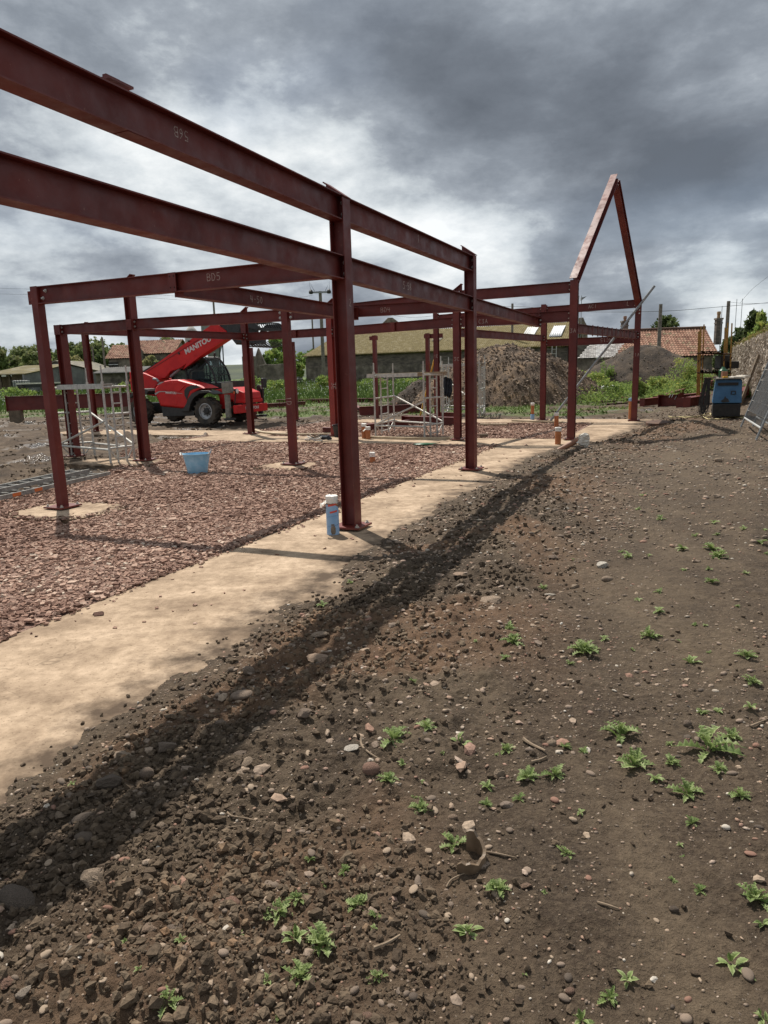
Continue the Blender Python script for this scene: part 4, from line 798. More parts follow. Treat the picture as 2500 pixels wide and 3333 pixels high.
# ---- drain pipes standing out of the ground
def cap_wrap(z, r, par, seed, flap=True):
    mb = MB(); prof = [(0, z + .004), (r * .85, z + .006), (r * 1.12, z), (r * 1.16, z - .035), (r * 1.06, z - .05), (r * 1.12, z - .075)]; mb.lathe(prof, 18); o = obj('plastic_cap', crumple(mb, seed, .004), M_WHITE, par, True, world=False)
    if flap:
        mb = MB(); n = 5; pts = [(-r * (1 + .32 * i), -.02 + .02 * math.sin(i * 2.0), z - .06 - .012 * i) for i in range(n)]
        for a_, b_ in zip(pts, pts[1:]): mb.add([(a_[0], a_[1] - .03, a_[2]), (b_[0], b_[1] - .035, b_[2] - .015), (b_[0], b_[1] + .03, b_[2] + .02), (a_[0], a_[1] + .03, a_[2] + .02)], [(0, 1, 2, 3)])
        obj('loose_flap', crumple(mb, seed + 1, .006), M_BAG, par, False, world=False)
def drain(px, py, h, r, label, seed, lean=(0, 0), wrapfrom=None, z=0.0, m=None, flap=False, cap=True):
    p = at(px, py, z); t = thing('drain_pipe', label, 'drain pipe', (p.x, p.y, z - .02)); mb = MB(); mb.lathe([(r * .9, 0), (r, 0), (r, h), (r * .9, h), (r * .9, h - .05), (0, h - .05)], 20); obj('pipe', mb, m or M_ORANGE, t, True, world=False)
    if cap: cap_wrap(h, r, t, seed, flap)
    t.rotation_euler = (lean[0], lean[1], 0); return t
t = drain(1085, 1737, .42, .055, 'pipe in pale blue wrap with a white cap at the foot of the nearest post', 1, flap=True)
mb = MB(); n = 28; r = .065
for k in range(n):
    a_, b_ = 2 * math.pi * k / n, 2 * math.pi * (k + 1) / n; f = lambda x: .335 - .085 * (0.5 + 0.5 * math.cos(x - .9)) ** 2.2
    mb.add([(r * math.cos(a_), r * math.sin(a_), 0), (r * math.cos(b_), r * math.sin(b_), 0), (r * math.cos(b_), r * math.sin(b_), f(b_)), (r * math.cos(a_), r * math.sin(a_), f(a_)), (r * .86 * math.cos(b_), r * .86 * math.sin(b_), f(b_)), (r * .86 * math.cos(a_), r * .86 * math.sin(a_), f(a_))], [(0, 1, 2, 3), (3, 2, 4, 5)])
obj('blue_wrap', mb, M_BLUEW, t, True, world=False)
mb = MB()
for z0, z1, t0, t1 in ((.315, .33, -2.2, -.9), (.245, .26, -1.9, -.7)):
    P = [(.0675 * math.cos(u), .0675 * math.sin(u), z0 + (z1 - z0) * i / 7) for i, u in enumerate(np.linspace(t0, t1, 8))]
    mb2 = MB()
    for a_, b_ in zip(P, P[1:]): mb2.add([a_, b_, (b_[0], b_[1], b_[2] + .018), (a_[0], a_[1], a_[2] + .018)], [(0, 1, 2, 3)])
    obj('red_tape', mb2, M_REDTAPE, t, True, world=False)
for z0 in (.10, .20):
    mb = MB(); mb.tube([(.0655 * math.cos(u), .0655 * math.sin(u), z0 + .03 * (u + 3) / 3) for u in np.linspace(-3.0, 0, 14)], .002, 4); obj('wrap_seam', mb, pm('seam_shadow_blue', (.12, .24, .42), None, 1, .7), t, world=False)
mb = MB()
for i in range(9):
    for j in range(6):
        if (i, j) in ((0, 5), (8, 5), (0, 4), (7, 5), (8, 4), (0, 0), (8, 0)): continue
        u0, u1 = -1.85 + .085 * i, -1.85 + .085 * (i + 1); z0 = .025 + .018 * j
        mb.add([(.0658 * math.cos(u0), .0658 * math.sin(u0), z0), (.0658 * math.cos(u1), .0658 * math.sin(u1), z0), (.0658 * math.cos(u1), .0658 * math.sin(u1), z0 + .018), (.0658 * math.cos(u0), .0658 * math.sin(u0), z0 + .018)], [(0, 1, 2, 3)])
obj('mud_splash', mb, M_MUDDY, t, world=False)
drain(1213, 1504, .20, .050, 'short orange pipe with a white cap standing in the gravel behind the nearest post', 5)
drain(1186, 1427, .40, .062, 'taller of two orange pipes side by side, near the timber batten', 7, z=0)
drain(1199, 1429, .33, .058, 'shorter of two orange pipes side by side, near the timber batten', 9, flap=True)
drain(1733, 1366, .56, .055, 'orange pipe with a pale blue foot left of the far steel post', 11)
bt = bpy.data.objects['drain_pipe.004']; mb = MB(); mb.lathe([(.062, 0), (.066, .01), (.064, .19), (.058, .20)], 16); obj('blue_foot_wrap', crumple(mb, 3, .003), M_BLUEW, bt, True, world=False)
drain(1811, 1391, .42, .060, 'orange capped pipe behind the other pipe left of the gable post', 13)
drain(1816, 1446, .38, .064, 'orange capped pipe nearest the gable post, in front of another', 15)
t = drain(2052, 1370, .70, .065, 'tall orange pipe standing close against the far gable post', 17, cap=False, m=M_ORANGE); mb = MB(); mb.lathe([(.0, .705), (.072, .70), (.074, .62), (.068, .61)], 16); obj('blue_collar', mb, M_BLUEW, t, True, world=False)
p = gpt(1832, 1462); t = thing('loose_pipe', 'brown pipe leaning out of the soil with a plastic bag over its end', 'drain pipe', (p.x, p.y, p.z)); d_ = Vector((.30, -.10, .20)); mb = MB(); mb.tube([Vector((-.08, .02, -.03)), d_], .055, 18); obj('pipe', mb, M_BROWNPIPE, t, True, world=False)
V, F = stone_shape(ICO3, 77, .5); mb = MB(); mb.add([Vector(v) * .15 + d_ + Vector((.05, -.02, .02)) for v in V * np.array([1, .7, 1])], [tuple(f) for f in F]); o = obj('plastic_bag', crumple(mb, 4, .012), M_BAG, t, world=False)
mb = MB(); V, F = stone_shape(ICO2, 78, .6); mb.add([(v[0] * .09 + .40, v[1] * .05 - .16, v[2] * .17 + .10) for v in V], [tuple(f) for f in F]); obj('bag_tail', crumple(mb, 6, .014), M_BAG, t, world=False)
# ---- aluminium scaffold towers
def tower(n0, n1, f0, f1, H, plat, label, spig=.28, inner=True, brace=True, nr=7, board=M_TIMBER, hz_=(.32, 1.0)):
    """n0, f0 legs of the left end frame (near, far); n1, f1 of the right end frame; plan points"""
    c = (n0 + n1 + f0 + f1) / 4; t = thing('scaffold_tower', label, 'scaffold tower', (c.x, c.y, 0)); r = .024; z0 = 0.0
    for (nn, ff) in ((n0, f0), (n1, f1)):
        for q in (nn, ff):
            mb = MB(); mb.tube([q + UZ * z0, q + UZ * (H + .02)], r, 10); mb.tube([q + UZ * H, q + UZ * (H + spig)], r * .72, 8); mb.lathe([(r * 1.35, 0), (r * 1.35, .07), (0, .07)], 8, q + UZ * (H - .02)); obj('leg', mb, M_ALU, t, True)
        u = (ff - nn)
        i0, i1 = nn + u * .32, nn + u * .68
        for z in (.30, .98, H - .06): mb = MB(); mb.tube([nn + UZ * z, ff + UZ * z], r * .95, 8); obj('transom', mb, M_ALU, t, True)
        if inner:
            for q in (i0, i1): mb = MB(); mb.tube([q + UZ * z0, q + UZ * (H - .06)], r * .95, 8); obj('ladder_upright', mb, M_ALU, t, True)
            for k in range(nr): z = .08 + (H - .25) * k / (nr - 1); mb = MB(); mb.tube([i0 + UZ * z, i1 + UZ * z], r * .62, 6); obj('rung', mb, M_ALU, t, True)
        for q, w in ((nn, i0), (ff, i1)): mb = MB(); mb.tube([q + UZ * .30, q + (w - q) * .85 + UZ * .06], r * .7, 6); obj('gusset_tube', mb, M_ALU, t, True)
    for a_, b_ in ((n0, n1), (f0, f1)): mb = MB(); mb.tube([a_ + UZ * .27, b_ + UZ * .27], r, 8); obj('ledger', mb, M_ALU, t, True)
    if brace:
        for a_, b_ in ((n0 + UZ * .30, n1 + UZ * (H - .72)), (f0 + UZ * (H - .66), n1 + UZ * .40) if brace == 2 else (f0 + UZ * (H - .62), f1 + UZ * .34)): mb = MB(); mb.tube([a_, b_], r, 8); obj('diagonal_brace', mb, M_ALU, t, True)
    if plat:
        x = ((n1 + f1) - (n0 + f0)).normalized(); y = UZ.cross(x); w = abs((f0 - n0).dot(y)) * plat
        mb = MB(); L = ((n1 + f1) / 2 - (n0 + f0) / 2).length; cc = (n0 + n1) / 2 + ((f0 + f1) / 2 - (n0 + n1) / 2).normalized() * (w / 2 + .04); mb.box(cc + UZ * (H - .005), (L - .02, w, .02), (x, y, UZ)); o = obj('deck_board', mb, board, t)
        for s in (-1, 1): mb = MB(); mb.box(cc + UZ * (H - .05) + y * s * (w / 2 + .008), (L + .05, .016, .09), (x, y, UZ)); obj('deck_rail', mb, M_ALU, t)
    return t
tower(at(1223, 1419), at(1382, 1424), at(1284, 1401), at(1442, 1414), 1.62, .75, 'aluminium scaffold tower with a pale deck board, standing between the posts near the timber battens')
tower(at(200, 1490), at(361, 1508), at(309, 1482), at(439, 1498), 1.58, .35, 'aluminium scaffold tower behind the left corner post, beside the mud', spig=.36, board=M_ALU)
tower(at(1437, 1353), at(1560, 1358), at(1462, 1343), at(1578, 1346), 1.90, .3, 'aluminium scaffold tower farthest back, a dark jacket hanging on it', spig=.3, brace=2, board=M_ALU)
q = far(1449, 1250, at(1437, 1353).y - .06); jk = thing('hanging_jacket', 'dark jacket hung over the upright of the far scaffold tower', 'jacket', (q.x, q.y, q.z))
mb = MB(); n = 9; rows = [(.07, 0.25), (.16, .20), (.19, .05), (.18, -.12), (.2, -.26), (.14, -.42)]
for i, (w, z) in enumerate(rows):
    for k in range(n): u = k / (n - 1); mb.v.append((-.05 + w * u * 1.6, -.04 + .035 * math.sin(k * 2.2 + i), z - (.1 * u if i == 5 else 0) + .02 * math.sin(k * 3 + i)))
for i in range(len(rows) - 1):
    for k in range(n - 1): a_ = i * n + k; mb.f.append((a_, a_ + 1, a_ + n + 1, a_ + n)); mb.mi.append(0)
o = obj('cloth', mb, M_CLOTH, jk, True, world=False); sm = o.modifiers.new('solid', 'SOLIDIFY'); sm.thickness = .03
# ---- ladders lying at the gravel edge
M_LADDER = pm('worn_ladder_aluminium', (0.20, 0.195, 0.18), (0.34, 0.33, 0.305), 12, 0.7, metal=0.1, spec=0.3)
def ladder(p0, p1, w, n, label, rail=.025, z=.03, m=None):
    m = m or M_LADDER
    p0, p1 = Vector(p0), Vector(p1); x = (p1 - p0).normalized(); y = UZ.cross(x).normalized(); c = (p0 + p1) / 2; t = thing('ladder', label, 'ladder', (c.x, c.y, 0))
    for s in (0, 1): mb = MB(); mb.bar(p0 + y * w * s, p1 + y * w * s, rail, .06); obj('stile', mb, m or M_ALU, t)
    for k in range(n): q = p0 + (p1 - p0) * ((k + .5) / n); mb = MB(); mb.tube([q, q + y * w], .015, 8); obj('rung', mb, m or M_ALU, t, True)
    return t, x, y
t, x, y = ladder(at(-120, 1648, .05), at(358, 1540, .05), .36, 14, 'aluminium ladder lying flat along the edge of the gravel', z=.05)
for u in (.30, .44): q = at(-120, 1648, .05) + (at(358, 1540, .05) - at(-120, 1648, .05)) * u; mb = MB(); mb.box(q - y * .014, (.16, .003, .05), (x, y, UZ)); obj('orange_sticker', mb, pm('orange_print', (.62, .16, .04), None, 1, .6), t)
ladder(at(-60, 1610, .12), at(290, 1532, .12), .30, 10, 'second aluminium ladder lying on the mud behind the first', z=.12)
# ---- timber on the ground
def batten(pts, w, h, label, m=M_TIMBER, name='timber_batten', cat='timber'):
    P = [Vector(p) for p in pts]; mb = MB()
    for i in range(len(P) - 1):
        a_, b_ = P[i], P[i + 1]; d = (b_ - a_).normalized(); s0 = UZ.cross((P[min(i + 1, len(P) - 1)] - P[max(i - 1, 0)]).normalized()); s1 = UZ.cross((P[min(i + 2, len(P) - 1)] - P[i]).normalized())
        mb.add([a_ - s0 * w / 2, a_ + s0 * w / 2, b_ + s1 * w / 2, b_ - s1 * w / 2] + [v + UZ * h for v in (a_ - s0 * w / 2, a_ + s0 * w / 2, b_ + s1 * w / 2, b_ - s1 * w / 2)], [(0, 1, 2, 3), (4, 7, 6, 5), (0, 3, 7, 4), (1, 5, 6, 2), (0, 4, 5, 1), (3, 2, 6, 7)])
    return tag(obj(name, mb, m), label, cat)
def curve(pts, n=8):
    out = []; P = [Vector(p) for p in pts]; P = [P[0] * 2 - P[1]] + P + [P[-1] * 2 - P[-2]]
    for i in range(1, len(P) - 2):
        for k in range(n):
            t = k / n; a, b, c, d = P[i - 1], P[i], P[i + 1], P[i + 2]; out.append(.5 * ((2 * b) + (c - a) * t + (2 * a - 5 * b + 4 * c - d) * t * t + (3 * b - a - 3 * c + d) * t ** 3))
    out.append(P[-2]); return out
batten(curve([at(826, 1401), at(865, 1411), at(950, 1416), at(1078, 1415)], 5), .12, .045, 'long bowed timber batten between the two red posts left of centre')
batten(curve([at(1206, 1427), at(1330, 1431), at(1480, 1430)], 4), .10, .06, 'straight timber batten lying in front of the middle scaffold tower')
batten([at(1562, 1384), at(1651, 1384)], .10, .05, 'short timber batten alone on the gravel beyond the second post')
batten([at(1668, 1371), at(1830, 1376)], .11, .04, 'timber batten at the foot of the far post with the blue footed pipe')
q = gpt(1575, 1437); mb = MB(); mb.box((q.x, q.y, .035), (.20, .10, .07), (Vector((.95, -.3, 0)), Vector((.3, .95, 0)), UZ)); tag(obj('brick', mb, M_OLDWOOD, bevel=.006), 'single dark brick on the gravel edge right of the second post', 'brick')
# ---- bucket, strap heap, cap, green thing
p = at(1104, 1421); t = thing('builders_bucket', 'dark grey bucket standing behind the nearest tall post', 'bucket', (p.x, p.y, 0)); mb = MB(); mb.lathe([(0, .005), (.12, 0), (.17, .30), (.18, .305), (.165, .30), (.115, .02), (0, .015)], 24); obj('bucket_body', mb, M_RUBBER, t, True, world=False); mb = MB(); mb.tube([(.175 * math.cos(a_), .06 * math.sin(a_) - .02, .30 + .03 * math.sin(a_)) for a_ in np.linspace(0, math.pi, 14)], .006, 6); obj('handle', mb, M_GALV, t, True, world=False)
p = at(1055, 1436); t = thing('strap_heap', 'tangled heap of pale lifting straps and dark rags on the gravel', 'straps', (p.x, p.y, .02))
for k in range(3): mb = MB(); mb.tube([(-.25 + .22 * math.cos(u) * (1 - .2 * k) + .02 * k, .16 * math.sin(u), .03 + .05 * k + .03 * math.sin(2 * u + k)) for u in np.linspace(.3, 6.0, 22)], .018, 6); obj('strap', mb, M_BAG if k < 2 else M_MUDDY, t, True, world=False)
V, F = stone_shape(ICO2, 61, .6); mb = MB(); mb.add([(v[0] * .24 + .12, v[1] * .14, v[2] * .07 + .05) for v in V], [tuple(f) for f in F]); obj('rag', crumple(mb, 3, .02), M_CLOTH, t, world=False)
p = at(966, 1431); V, F = stone_shape(ICO2, 62, .4); mb = MB(); mb.add([(v[0] * .12 + p.x, v[1] * .08 + p.y, v[2] * .05 + .05) for v in V], [tuple(f) for f in F]); tag(obj('plastic_scrap', crumple(mb, 5, .012), M_BAG), 'crumpled whitish plastic scrap right of the slim gravel post', 'litter')
p = at(1366, 1454); t = thing('green_sack', 'flattened dark green plastic sack on the gravel before the scaffold', 'sack', (p.x, p.y, .02)); V, F = stone_shape(ICO2, 63, .35); mb = MB(); mb.add([(v[0] * .30, v[1] * .17, v[2] * .035 + .03) for v in V], [tuple(f) for f in F]); obj('sack_body', mb, M_GREEN, t, True, world=False); mb = MB(); mb.add([(.2, -.1, .03), (.45, -.03, .07), (.48, .05, .05), (.2, .09, .05)], [(0, 1, 2, 3)]); obj('sack_flap', mb, M_GREEN, t, world=False)
# ---- slanting prop tube
p0 = at(1791, 1371); p1 = far(2131, 930, at(2064, 1370).y - .35); t = thing('steel_prop', 'long grey steel tube slanting up past the far gable post', 'prop', (p0.x, p0.y, 0)); mb = MB(); mb.tube([p0, p1], .036, 10); obj('tube', mb, M_GALV, t, True); q = p0 + (p1 - p0) * .64; mb = MB(); mb.tube([q, q + (p1 - p0).normalized() * .12], .05, 10); obj('collar', mb, M_RUST, t, True); mb = MB(); mb.box(p0 + UZ * .01, (.16, .16, .012)); obj('foot_plate', mb, M_RUST, t)
# ---- yellow pole leaning on the free post
p0 = at(1368, 1354); p1 = far(1413, 1172, at(1396, 1360).y - .1); mb = MB(); mb.bar(p0, p1, .05, .09, Vector((0, 1, 0))); tag(obj('yellow_plank', mb, M_YELLOW), 'yellow painted bar leaning on the free standing post behind the scaffold', 'pole')
# ---- steel members lying about
def lying(pts, h, b, label, z=.0, m=None, plates=0, group='steel beams lying on the ground', rot=UZ):
    p, q = Vector(pts[0]), Vector(pts[1]); p.z += z + h / 2; q.z += z + h / 2; c = (p + q) / 2; t = thing('steel_beam', label, 'steel beam', (c.x, c.y, z), 0, group); mb = MB(); mb.ibeam(p, q, h, b, .011, .009, rot); obj('section', mb, m or M_STEEL, t)
    x = (q - p).normalized(); y = UZ.cross(x)
    for k, e in enumerate((p, q)):
        if plates & (1 << k): mb = MB(); mb.box(e, (.016, b * 1.25, h * 1.15), (x, y, UZ)); obj('end_plate', mb, M_STEEL, t)
    return t
def gz(px, py, off=0.0):
    p = gpt(px, py); p.z += off; return p
d0 = 31.0
lying([far(25, 1337, d0), far(450, 1322, d0 + 1.2)], .62, .2, 'deep red beam on blocks at the left edge of the mud', z=0.0, plates=1)
for k, u in enumerate((.06, .92)):
    p, q = far(25, 1337, d0), far(450, 1322, d0 + 1.2); c = p + (q - p) * u; zb = hz(c.x, c.y); mb = MB(); mb.box((c.x, c.y, (zb + c.z) / 2), (.5, .3, max(.05, c.z - zb))); tag(obj('timber_block', mb, M_OLDWOOD), ('timber block under the left end of the deep red beam', 'timber block under the right end of the deep red beam')[k], 'block')
# the low stack beyond the far footing
lying([gz(900, 1312), gz(1232, 1308)], .22, .3, 'longest red beam lying at the grass edge, its top shining', plates=0)
lying([gz(780, 1330), gz(925, 1325)], .22, .2, 'short red beam lying right of the telehandler bucket'); lying([gz(870, 1322), gz(995, 1318)], .22, .2, 'red beam lying between the short beam and the longest one')
lying([gz(1170, 1352), gz(1370, 1344)], .36, .2, 'red beam lying behind the middle scaffold tower', plates=2)
lying([gz(1318, 1380), gz(1498, 1386)], .26, .25, 'red channel beam lying behind the right leg of the scaffold tower', plates=1); lying([gz(1420, 1362), gz(1500, 1364)], .22, .15, 'short drilled red piece resting behind the scaffold tower')
lying([gz(1180, 1402), gz(1330, 1386)], .18, .18, 'low red beam under the scaffold tower with a chalk mark'); lying([at(1052, 1410, .0), at(1090, 1412, .0)], .17, .16, 'short red stub at the foot of the brighter post'); lying([gz(1160, 1340, .12), gz(1192, 1350, .05)], .14, .2, 'red beam end tilted beside the nearest tall post')
# right hand pile
lying([gz(2090, 1322), gz(2300, 1298)], .30, .2, 'low red beam in front of the pile beyond the far gable post', plates=1); lying([gz(2132, 1312, .0), gz(2320, 1268, .3)], .28, .18, 'longest red beam at the back of the pile beside the generator', plates=1)
lying([gz(2150, 1323), gz(2215, 1318)], .42, .35, 'red post base block standing in the beam pile', plates=3); lying([gz(2212, 1326), gz(2300, 1308)], .32, .2, 'red beam end with studs nearest the generator', plates=1); lying([gz(2235, 1326), gz(2310, 1312)], .34, .2, 'red beam with a square end plate beside the coiled cables', plates=1)
lying([gz(2016, 1298), gz(2082, 1316)], .16, .2, 'red beam with an upright plate seen past the far gable post', plates=1); lying([gz(1945, 1311), gz(2060, 1303)], .08, .15, 'thin dark beam flat on the mud left of the far gable post', m=M_RUST); lying([gz(1975, 1319), gz(2070, 1312)], .08, .15, 'second thin dark beam flat on the mud nearer than the first', m=M_RUST)
lying([gz(2385, 1322), gz(2426, 1296, .15)], .34, .2, 'red beam showing on the right of the generator', plates=2)
for k, (px, py) in enumerate(((2178, 1294), (2186, 1294), (2196, 1300), (2212, 1300), (2242, 1300))):
    q = gz(2200, 1320); d = q.y; mb = MB(); mb.tube([far(px, py, d), far(px + 6, py - 12, d)], .012, 6); tag(obj('threaded_rod', mb, M_BOLT), 'bright threaded rod sticking up from the red beam pile', 'rod', 'rods in the beam pile')
# ---- blue generator
g0 = at(2378, 1366, .10); g0.y += .3; GZ = hz(g0.x, g0.y)
gen = thing('generator', 'blue mobile generator with a black base parked beside the stone wall', 'generator', (g0.x, g0.y, GZ + .02), -.43)
mb = MB(); mb.prism([(-.36, -.5, .38), (.36, -.5, .38), (.34, -.42, .98), (.30, -.38, 1.02), (-.26, -.38, 1.02), (-.30, -.42, .98)], (0, 1.1, 0)); obj('body', mb, M_BLUEM, gen, world=False, bevel=.02)
mb = MB(); mb.box((0, .05, .19), (.68, 1.05, .34)); obj('base_frame', mb, M_BLACK, gen, world=False, bevel=.01)
mb = MB(); mb.box((0, -.48, .20), (.56, .02, .26)); obj('side_panel', mb, M_RUBBER, gen, world=False)
mb = MB(); mb.box((0, -.45, .89), (.50, .02, .075), (Vector((1, 0, 0)), Vector((0, .99, .13)), Vector((0, -.13, .99)))); obj('vent_slot', mb, M_BLACK, gen, world=False)
mb = MB(); mb.box((.14, -.487, .66), (.12, .012, .10)); obj('latch_panel', mb, M_BLACK, gen, world=False, bevel=.008); mb = MB(); mb.box((.14, -.494, .655), (.065, .006, .06)); obj('latch_handle', mb, M_BLUEM, gen, world=False)
mb = MB(); mb.prism([(-.16, -.505, .44), (-.1, -.505, .40), (.06, -.505, .41), (.02, -.5, .50), (-.03, -.5, .52), (-.05, -.497, .58), (-.075, -.5, .50)], (0, -.004, 0)); obj('worn_sticker', mb, M_BLACK, gen, world=False)
mb = MB(); mb.box((.02, .05, 1.035), (.74, 1.12, .03)); obj('top_cover', mb, pm('grimy_grey_paint', (.16, .15, .13), (.28, .26, .23), 9, .8), gen, world=False, bevel=.008)
for s in (-1, 1): mb = MB(); mb.lathe([(0, -.05), (.15, -.05), (.165, -.03), (.165, .03), (.15, .05), (0, .05)], 18, (s * .30, .62, .15), (Vector((0, 1, 0)), Vector((0, 0, 1)), Vector((1, 0, 0)))); obj('wheel', mb, M_RUBBER, gen, True, world=False)
for k in range(13):
    u = rnd.uniform(-.10, .12); mb = MB(); z = rnd.uniform(.04, .3); mb.tube(curve([(-.52 + u * .6, -.46 + rnd.uniform(-.05, .05), 1.05), (-.54 + u, -.5, .75), (-.58 + u * 1.2, -.52, .4), (-.56 + u, -.53, z), (-.48 + u * .9, -.53, .35), (-.47 + u * .5, -.5, .8), (-.45 + u * .4, -.44, 1.05)], 4), .013, 6); obj('black_cable', mb, M_RUBBER, gen, True, world=False)
mb = MB(); mb.box((-.45, -.3, 1.06), (.3, .3, .03)); obj('cable_bracket', mb, M_RUST, gen, world=False)
gt = lambda x, y, z: Vector((g0.x + x * math.cos(.43) + y * math.sin(.43), g0.y - x * math.sin(.43) + y * math.cos(.43), GZ + .02 + z))
for (nm, lb, ct, x, y, sx, sy, sz, m_) in (('cement_tub', 'small brown carton standing on the generator', 'carton', -.10, -.3, .14, .1, .17, M_BROWNPIPE), ('yellow_box', 'little yellow box on the front edge of the generator', 'box', -.08, -.44, .12, .07, .045, M_YELLOW), ('white_board', 'flat pale board lying on top of the generator', 'board', .18, -.2, .34, .45, .03, M_BAG), ('folded_sheet', 'crumpled pale sheet on the right of the generator top', 'sheet', .36, -.25, .14, .5, .06, M_BAG)):
    mb = MB(); q = gt(x, y, 1.05 + sz / 2 + .001); mb.box(q, (sx, sy, sz)); tag(obj(nm, mb, m_, bevel=.008), lb, ct)
q = gt(-.13, -.05, 1.05); t = thing('green_can', 'green plastic can behind the carton on the generator', 'can', q); mb = MB(); mb.lathe([(0, 0), (.10, 0), (.11, .02), (.11, .20), (.05, .26), (.035, .30), (0, .30)], 16); obj('can_body', mb, M_GREEN, t, True, world=False)
mb = MB(); zz = lambda x, y: hz(x, y) + .018
P = [gpt(*q) for q in ((2180, 1362), (2225, 1357), (2262, 1358), (2290, 1352), (2310, 1347), (2312, 1353), (2290, 1358), (2300, 1364), (2340, 1366), (2365, 1362), (2400, 1359), (2425, 1360))]
P = curve(P, 6); mb.tube([(v.x, v.y, zz(v.x, v.y)) for v in P], .014, 6); tag(obj('extension_cable', mb, M_CABLE, None, True), 'pale yellow extension cable looping across the soil before the generator', 'cable')
mb = MB(); P = curve([gpt(*q) for q in ((2176, 1356), (2230, 1362), (2285, 1361), (2345, 1357), (2420, 1362))], 6); mb.tube([(v.x, v.y, zz(v.x, v.y)) for v in P], .012, 6); tag(obj('extension_cable', mb, M_CABLE, None, True), 'second straighter pale cable beside the looping one', 'cable')
# ---- pipe rack of rusty yellow standards
def rack():
    dd = 26.5; zf = hz(far(2320, 1280, dd).x, dd); c = far(2330, 1270, dd); t = thing('storage_rack', 'tall storage rack of rusty yellow poles holding dark pipes behind the generator', 'rack', (c.x, c.y, zf))
    for k, (px, top, dz) in enumerate(((2272, 1078, 0), (2280, 1064, .2), (2287, 1056, .9), (2276, 1075, 1.2), (2356, 1066, .1), (2366, 1050, .7), (2378, 1052, .0), (2362, 1070, 1.2))):
        q = far(px, 1240, dd + dz); e = far(px + rnd.uniform(2, 5), top, dd + dz); mb = MB(); mb.tube([Vector((q.x, q.y, hz(q.x, q.y))), e], .026, 8); obj('standard', mb, M_RUSTY, t, True)
        mb = MB(); u = q + (e - q) * .4; mb.tube([u - UZ * .04, u + UZ * .04], .04, 8); obj('coupler', mb, M_RUST, t, True)
    for (y0, y1) in ((1150, 1152), (1213, 1215)):
        for dz in (0, 1.2): mb = MB(); mb.tube([far(2268, y0, dd + dz), far(2380, y1, dd + dz)], .028, 8); obj('shelf_bar', mb, M_RUST, t, True)
    return dd
dd = rack()
for k in range(22):
    low = k >= 12; px = (2285 + k * 6.0) if not low else (2284 + (k - 12) * 10.0); py = 1144 if not low else 1208; q = far(px, py + (k % 2) * 2, dd - .5); r = .035 if not low else .055
    mb = MB(); V = []; e = q + Vector((q.x, q.y, 0)).normalized() * 2.0 + Vector((rnd.uniform(-.05, .05), 0, 0)); mb.tube([q, e], r, 10, False); mb.tube([q + Vector((0, .002, 0)), e], r * .82, 10, False)
    tag(obj('stored_pipe', mb, M_RUST if k % 5 else M_OLDWOOD, None, True), ('dark pipe lying on the upper shelf of the yellow rack' if not low else 'dark pipe lying on the lower shelf of the yellow rack'), 'pipe', 'pipes on the upper shelf' if not low else 'pipes on the lower shelf')
q = far(2350, 1200, dd + .6); mb = MB(); mb.box((q.x, q.y, q.z + .25), (.36, .5, .5)); tag(obj('black_crate', mb, M_BLACK, bevel=.02), 'black box standing on the lower rack shelf', 'box'); mb = MB(); mb.box((q.x + .25, q.y - .2, q.z + .13), (.36, .5, .26)); tag(obj('black_crate', mb, M_BLACK, bevel=.02), 'lower black box right of the taller one on the rack', 'box')
# low rusty rack of bars in front
q = gpt(2225, 1275); t = thing('bar_stack', 'low stack of dark round bars on bearers left of the yellow rack', 'bars', (q.x, q.y, q.z))
for k in range(15): a_ = far(2190 + k * 8, 1262, q.y - .3); e = a_ + Vector((a_.x, a_.y, 0)).normalized() * 1.6 + Vector((.35, 0, .04)); mb = MB(); mb.tube([a_, e], .05, 8); obj('round_bar', mb, M_RUST, t, True)
mb = MB(); mb.bar(far(2176, 1272, q.y - .35), far(2310, 1266, q.y - .35), .1, .16); obj('bearer', mb, M_RUST, t)
# ---- mesh fence panels leaning on the wall
def fence_panel(b0, b1, t0, t1, label, k):
    c = (b0 + b1) / 2; t = thing('fence_panel', label, 'fence panel', (c.x, c.y, c.z), 0, 'site fence panels leaning in a stack')
    x = b1 - b0
    for p_, q_ in ((b0, t0), (b1, t1)): mb = MB(); mb.tube([p_, q_], .021, 8); obj('upright', mb, M_GALV, t, True)
    for u in (.11, 1.0): mb = MB(); mb.tube([b0 + (t0 - b0) * u, b1 + (t1 - b1) * u], .021, 8); obj('rail', mb, pm('pale_galvanised', (.5, .5, .48), (.6, .6, .58), 5, .4, metal=.4) if u < .5 else M_GALV, t, True)
    for i in range(7): u = .2 + .8 * i / 7; mb = MB(); mb.tube([b0 + (t0 - b0) * u, b1 + (t1 - b1) * u], .006, 5); obj('wire', mb, M_ALU, t)
    mb = MB()
    for i in range(60): v = (i + .5) / 60; a_ = b0 + x * v; mb.tube([a_ + (t0 - b0) * .11, a_ + (t0 - b0)], .0028, 3, False)
    obj('mesh_wires', mb, M_GALV, t, kind='stuff')
    if k < 2:
        mb = MB(); n_ = (t0 - b0).cross(x).normalized() * (.02 if (t0 - b0).cross(x).y > 0 else -.02); w = .86
        mb.add([b0 + (t0 - b0) * .2 + x * .1 + n_, b0 + (t0 - b0) * .2 + x * .97 + n_, b0 + (t0 - b0) * .86 + x * .97 + n_, b0 + (t0 - b0) * .86 + x * .22 + n_], [(0, 1, 2, 3)])
        obj('dark_netting', mb, M_NET, t)
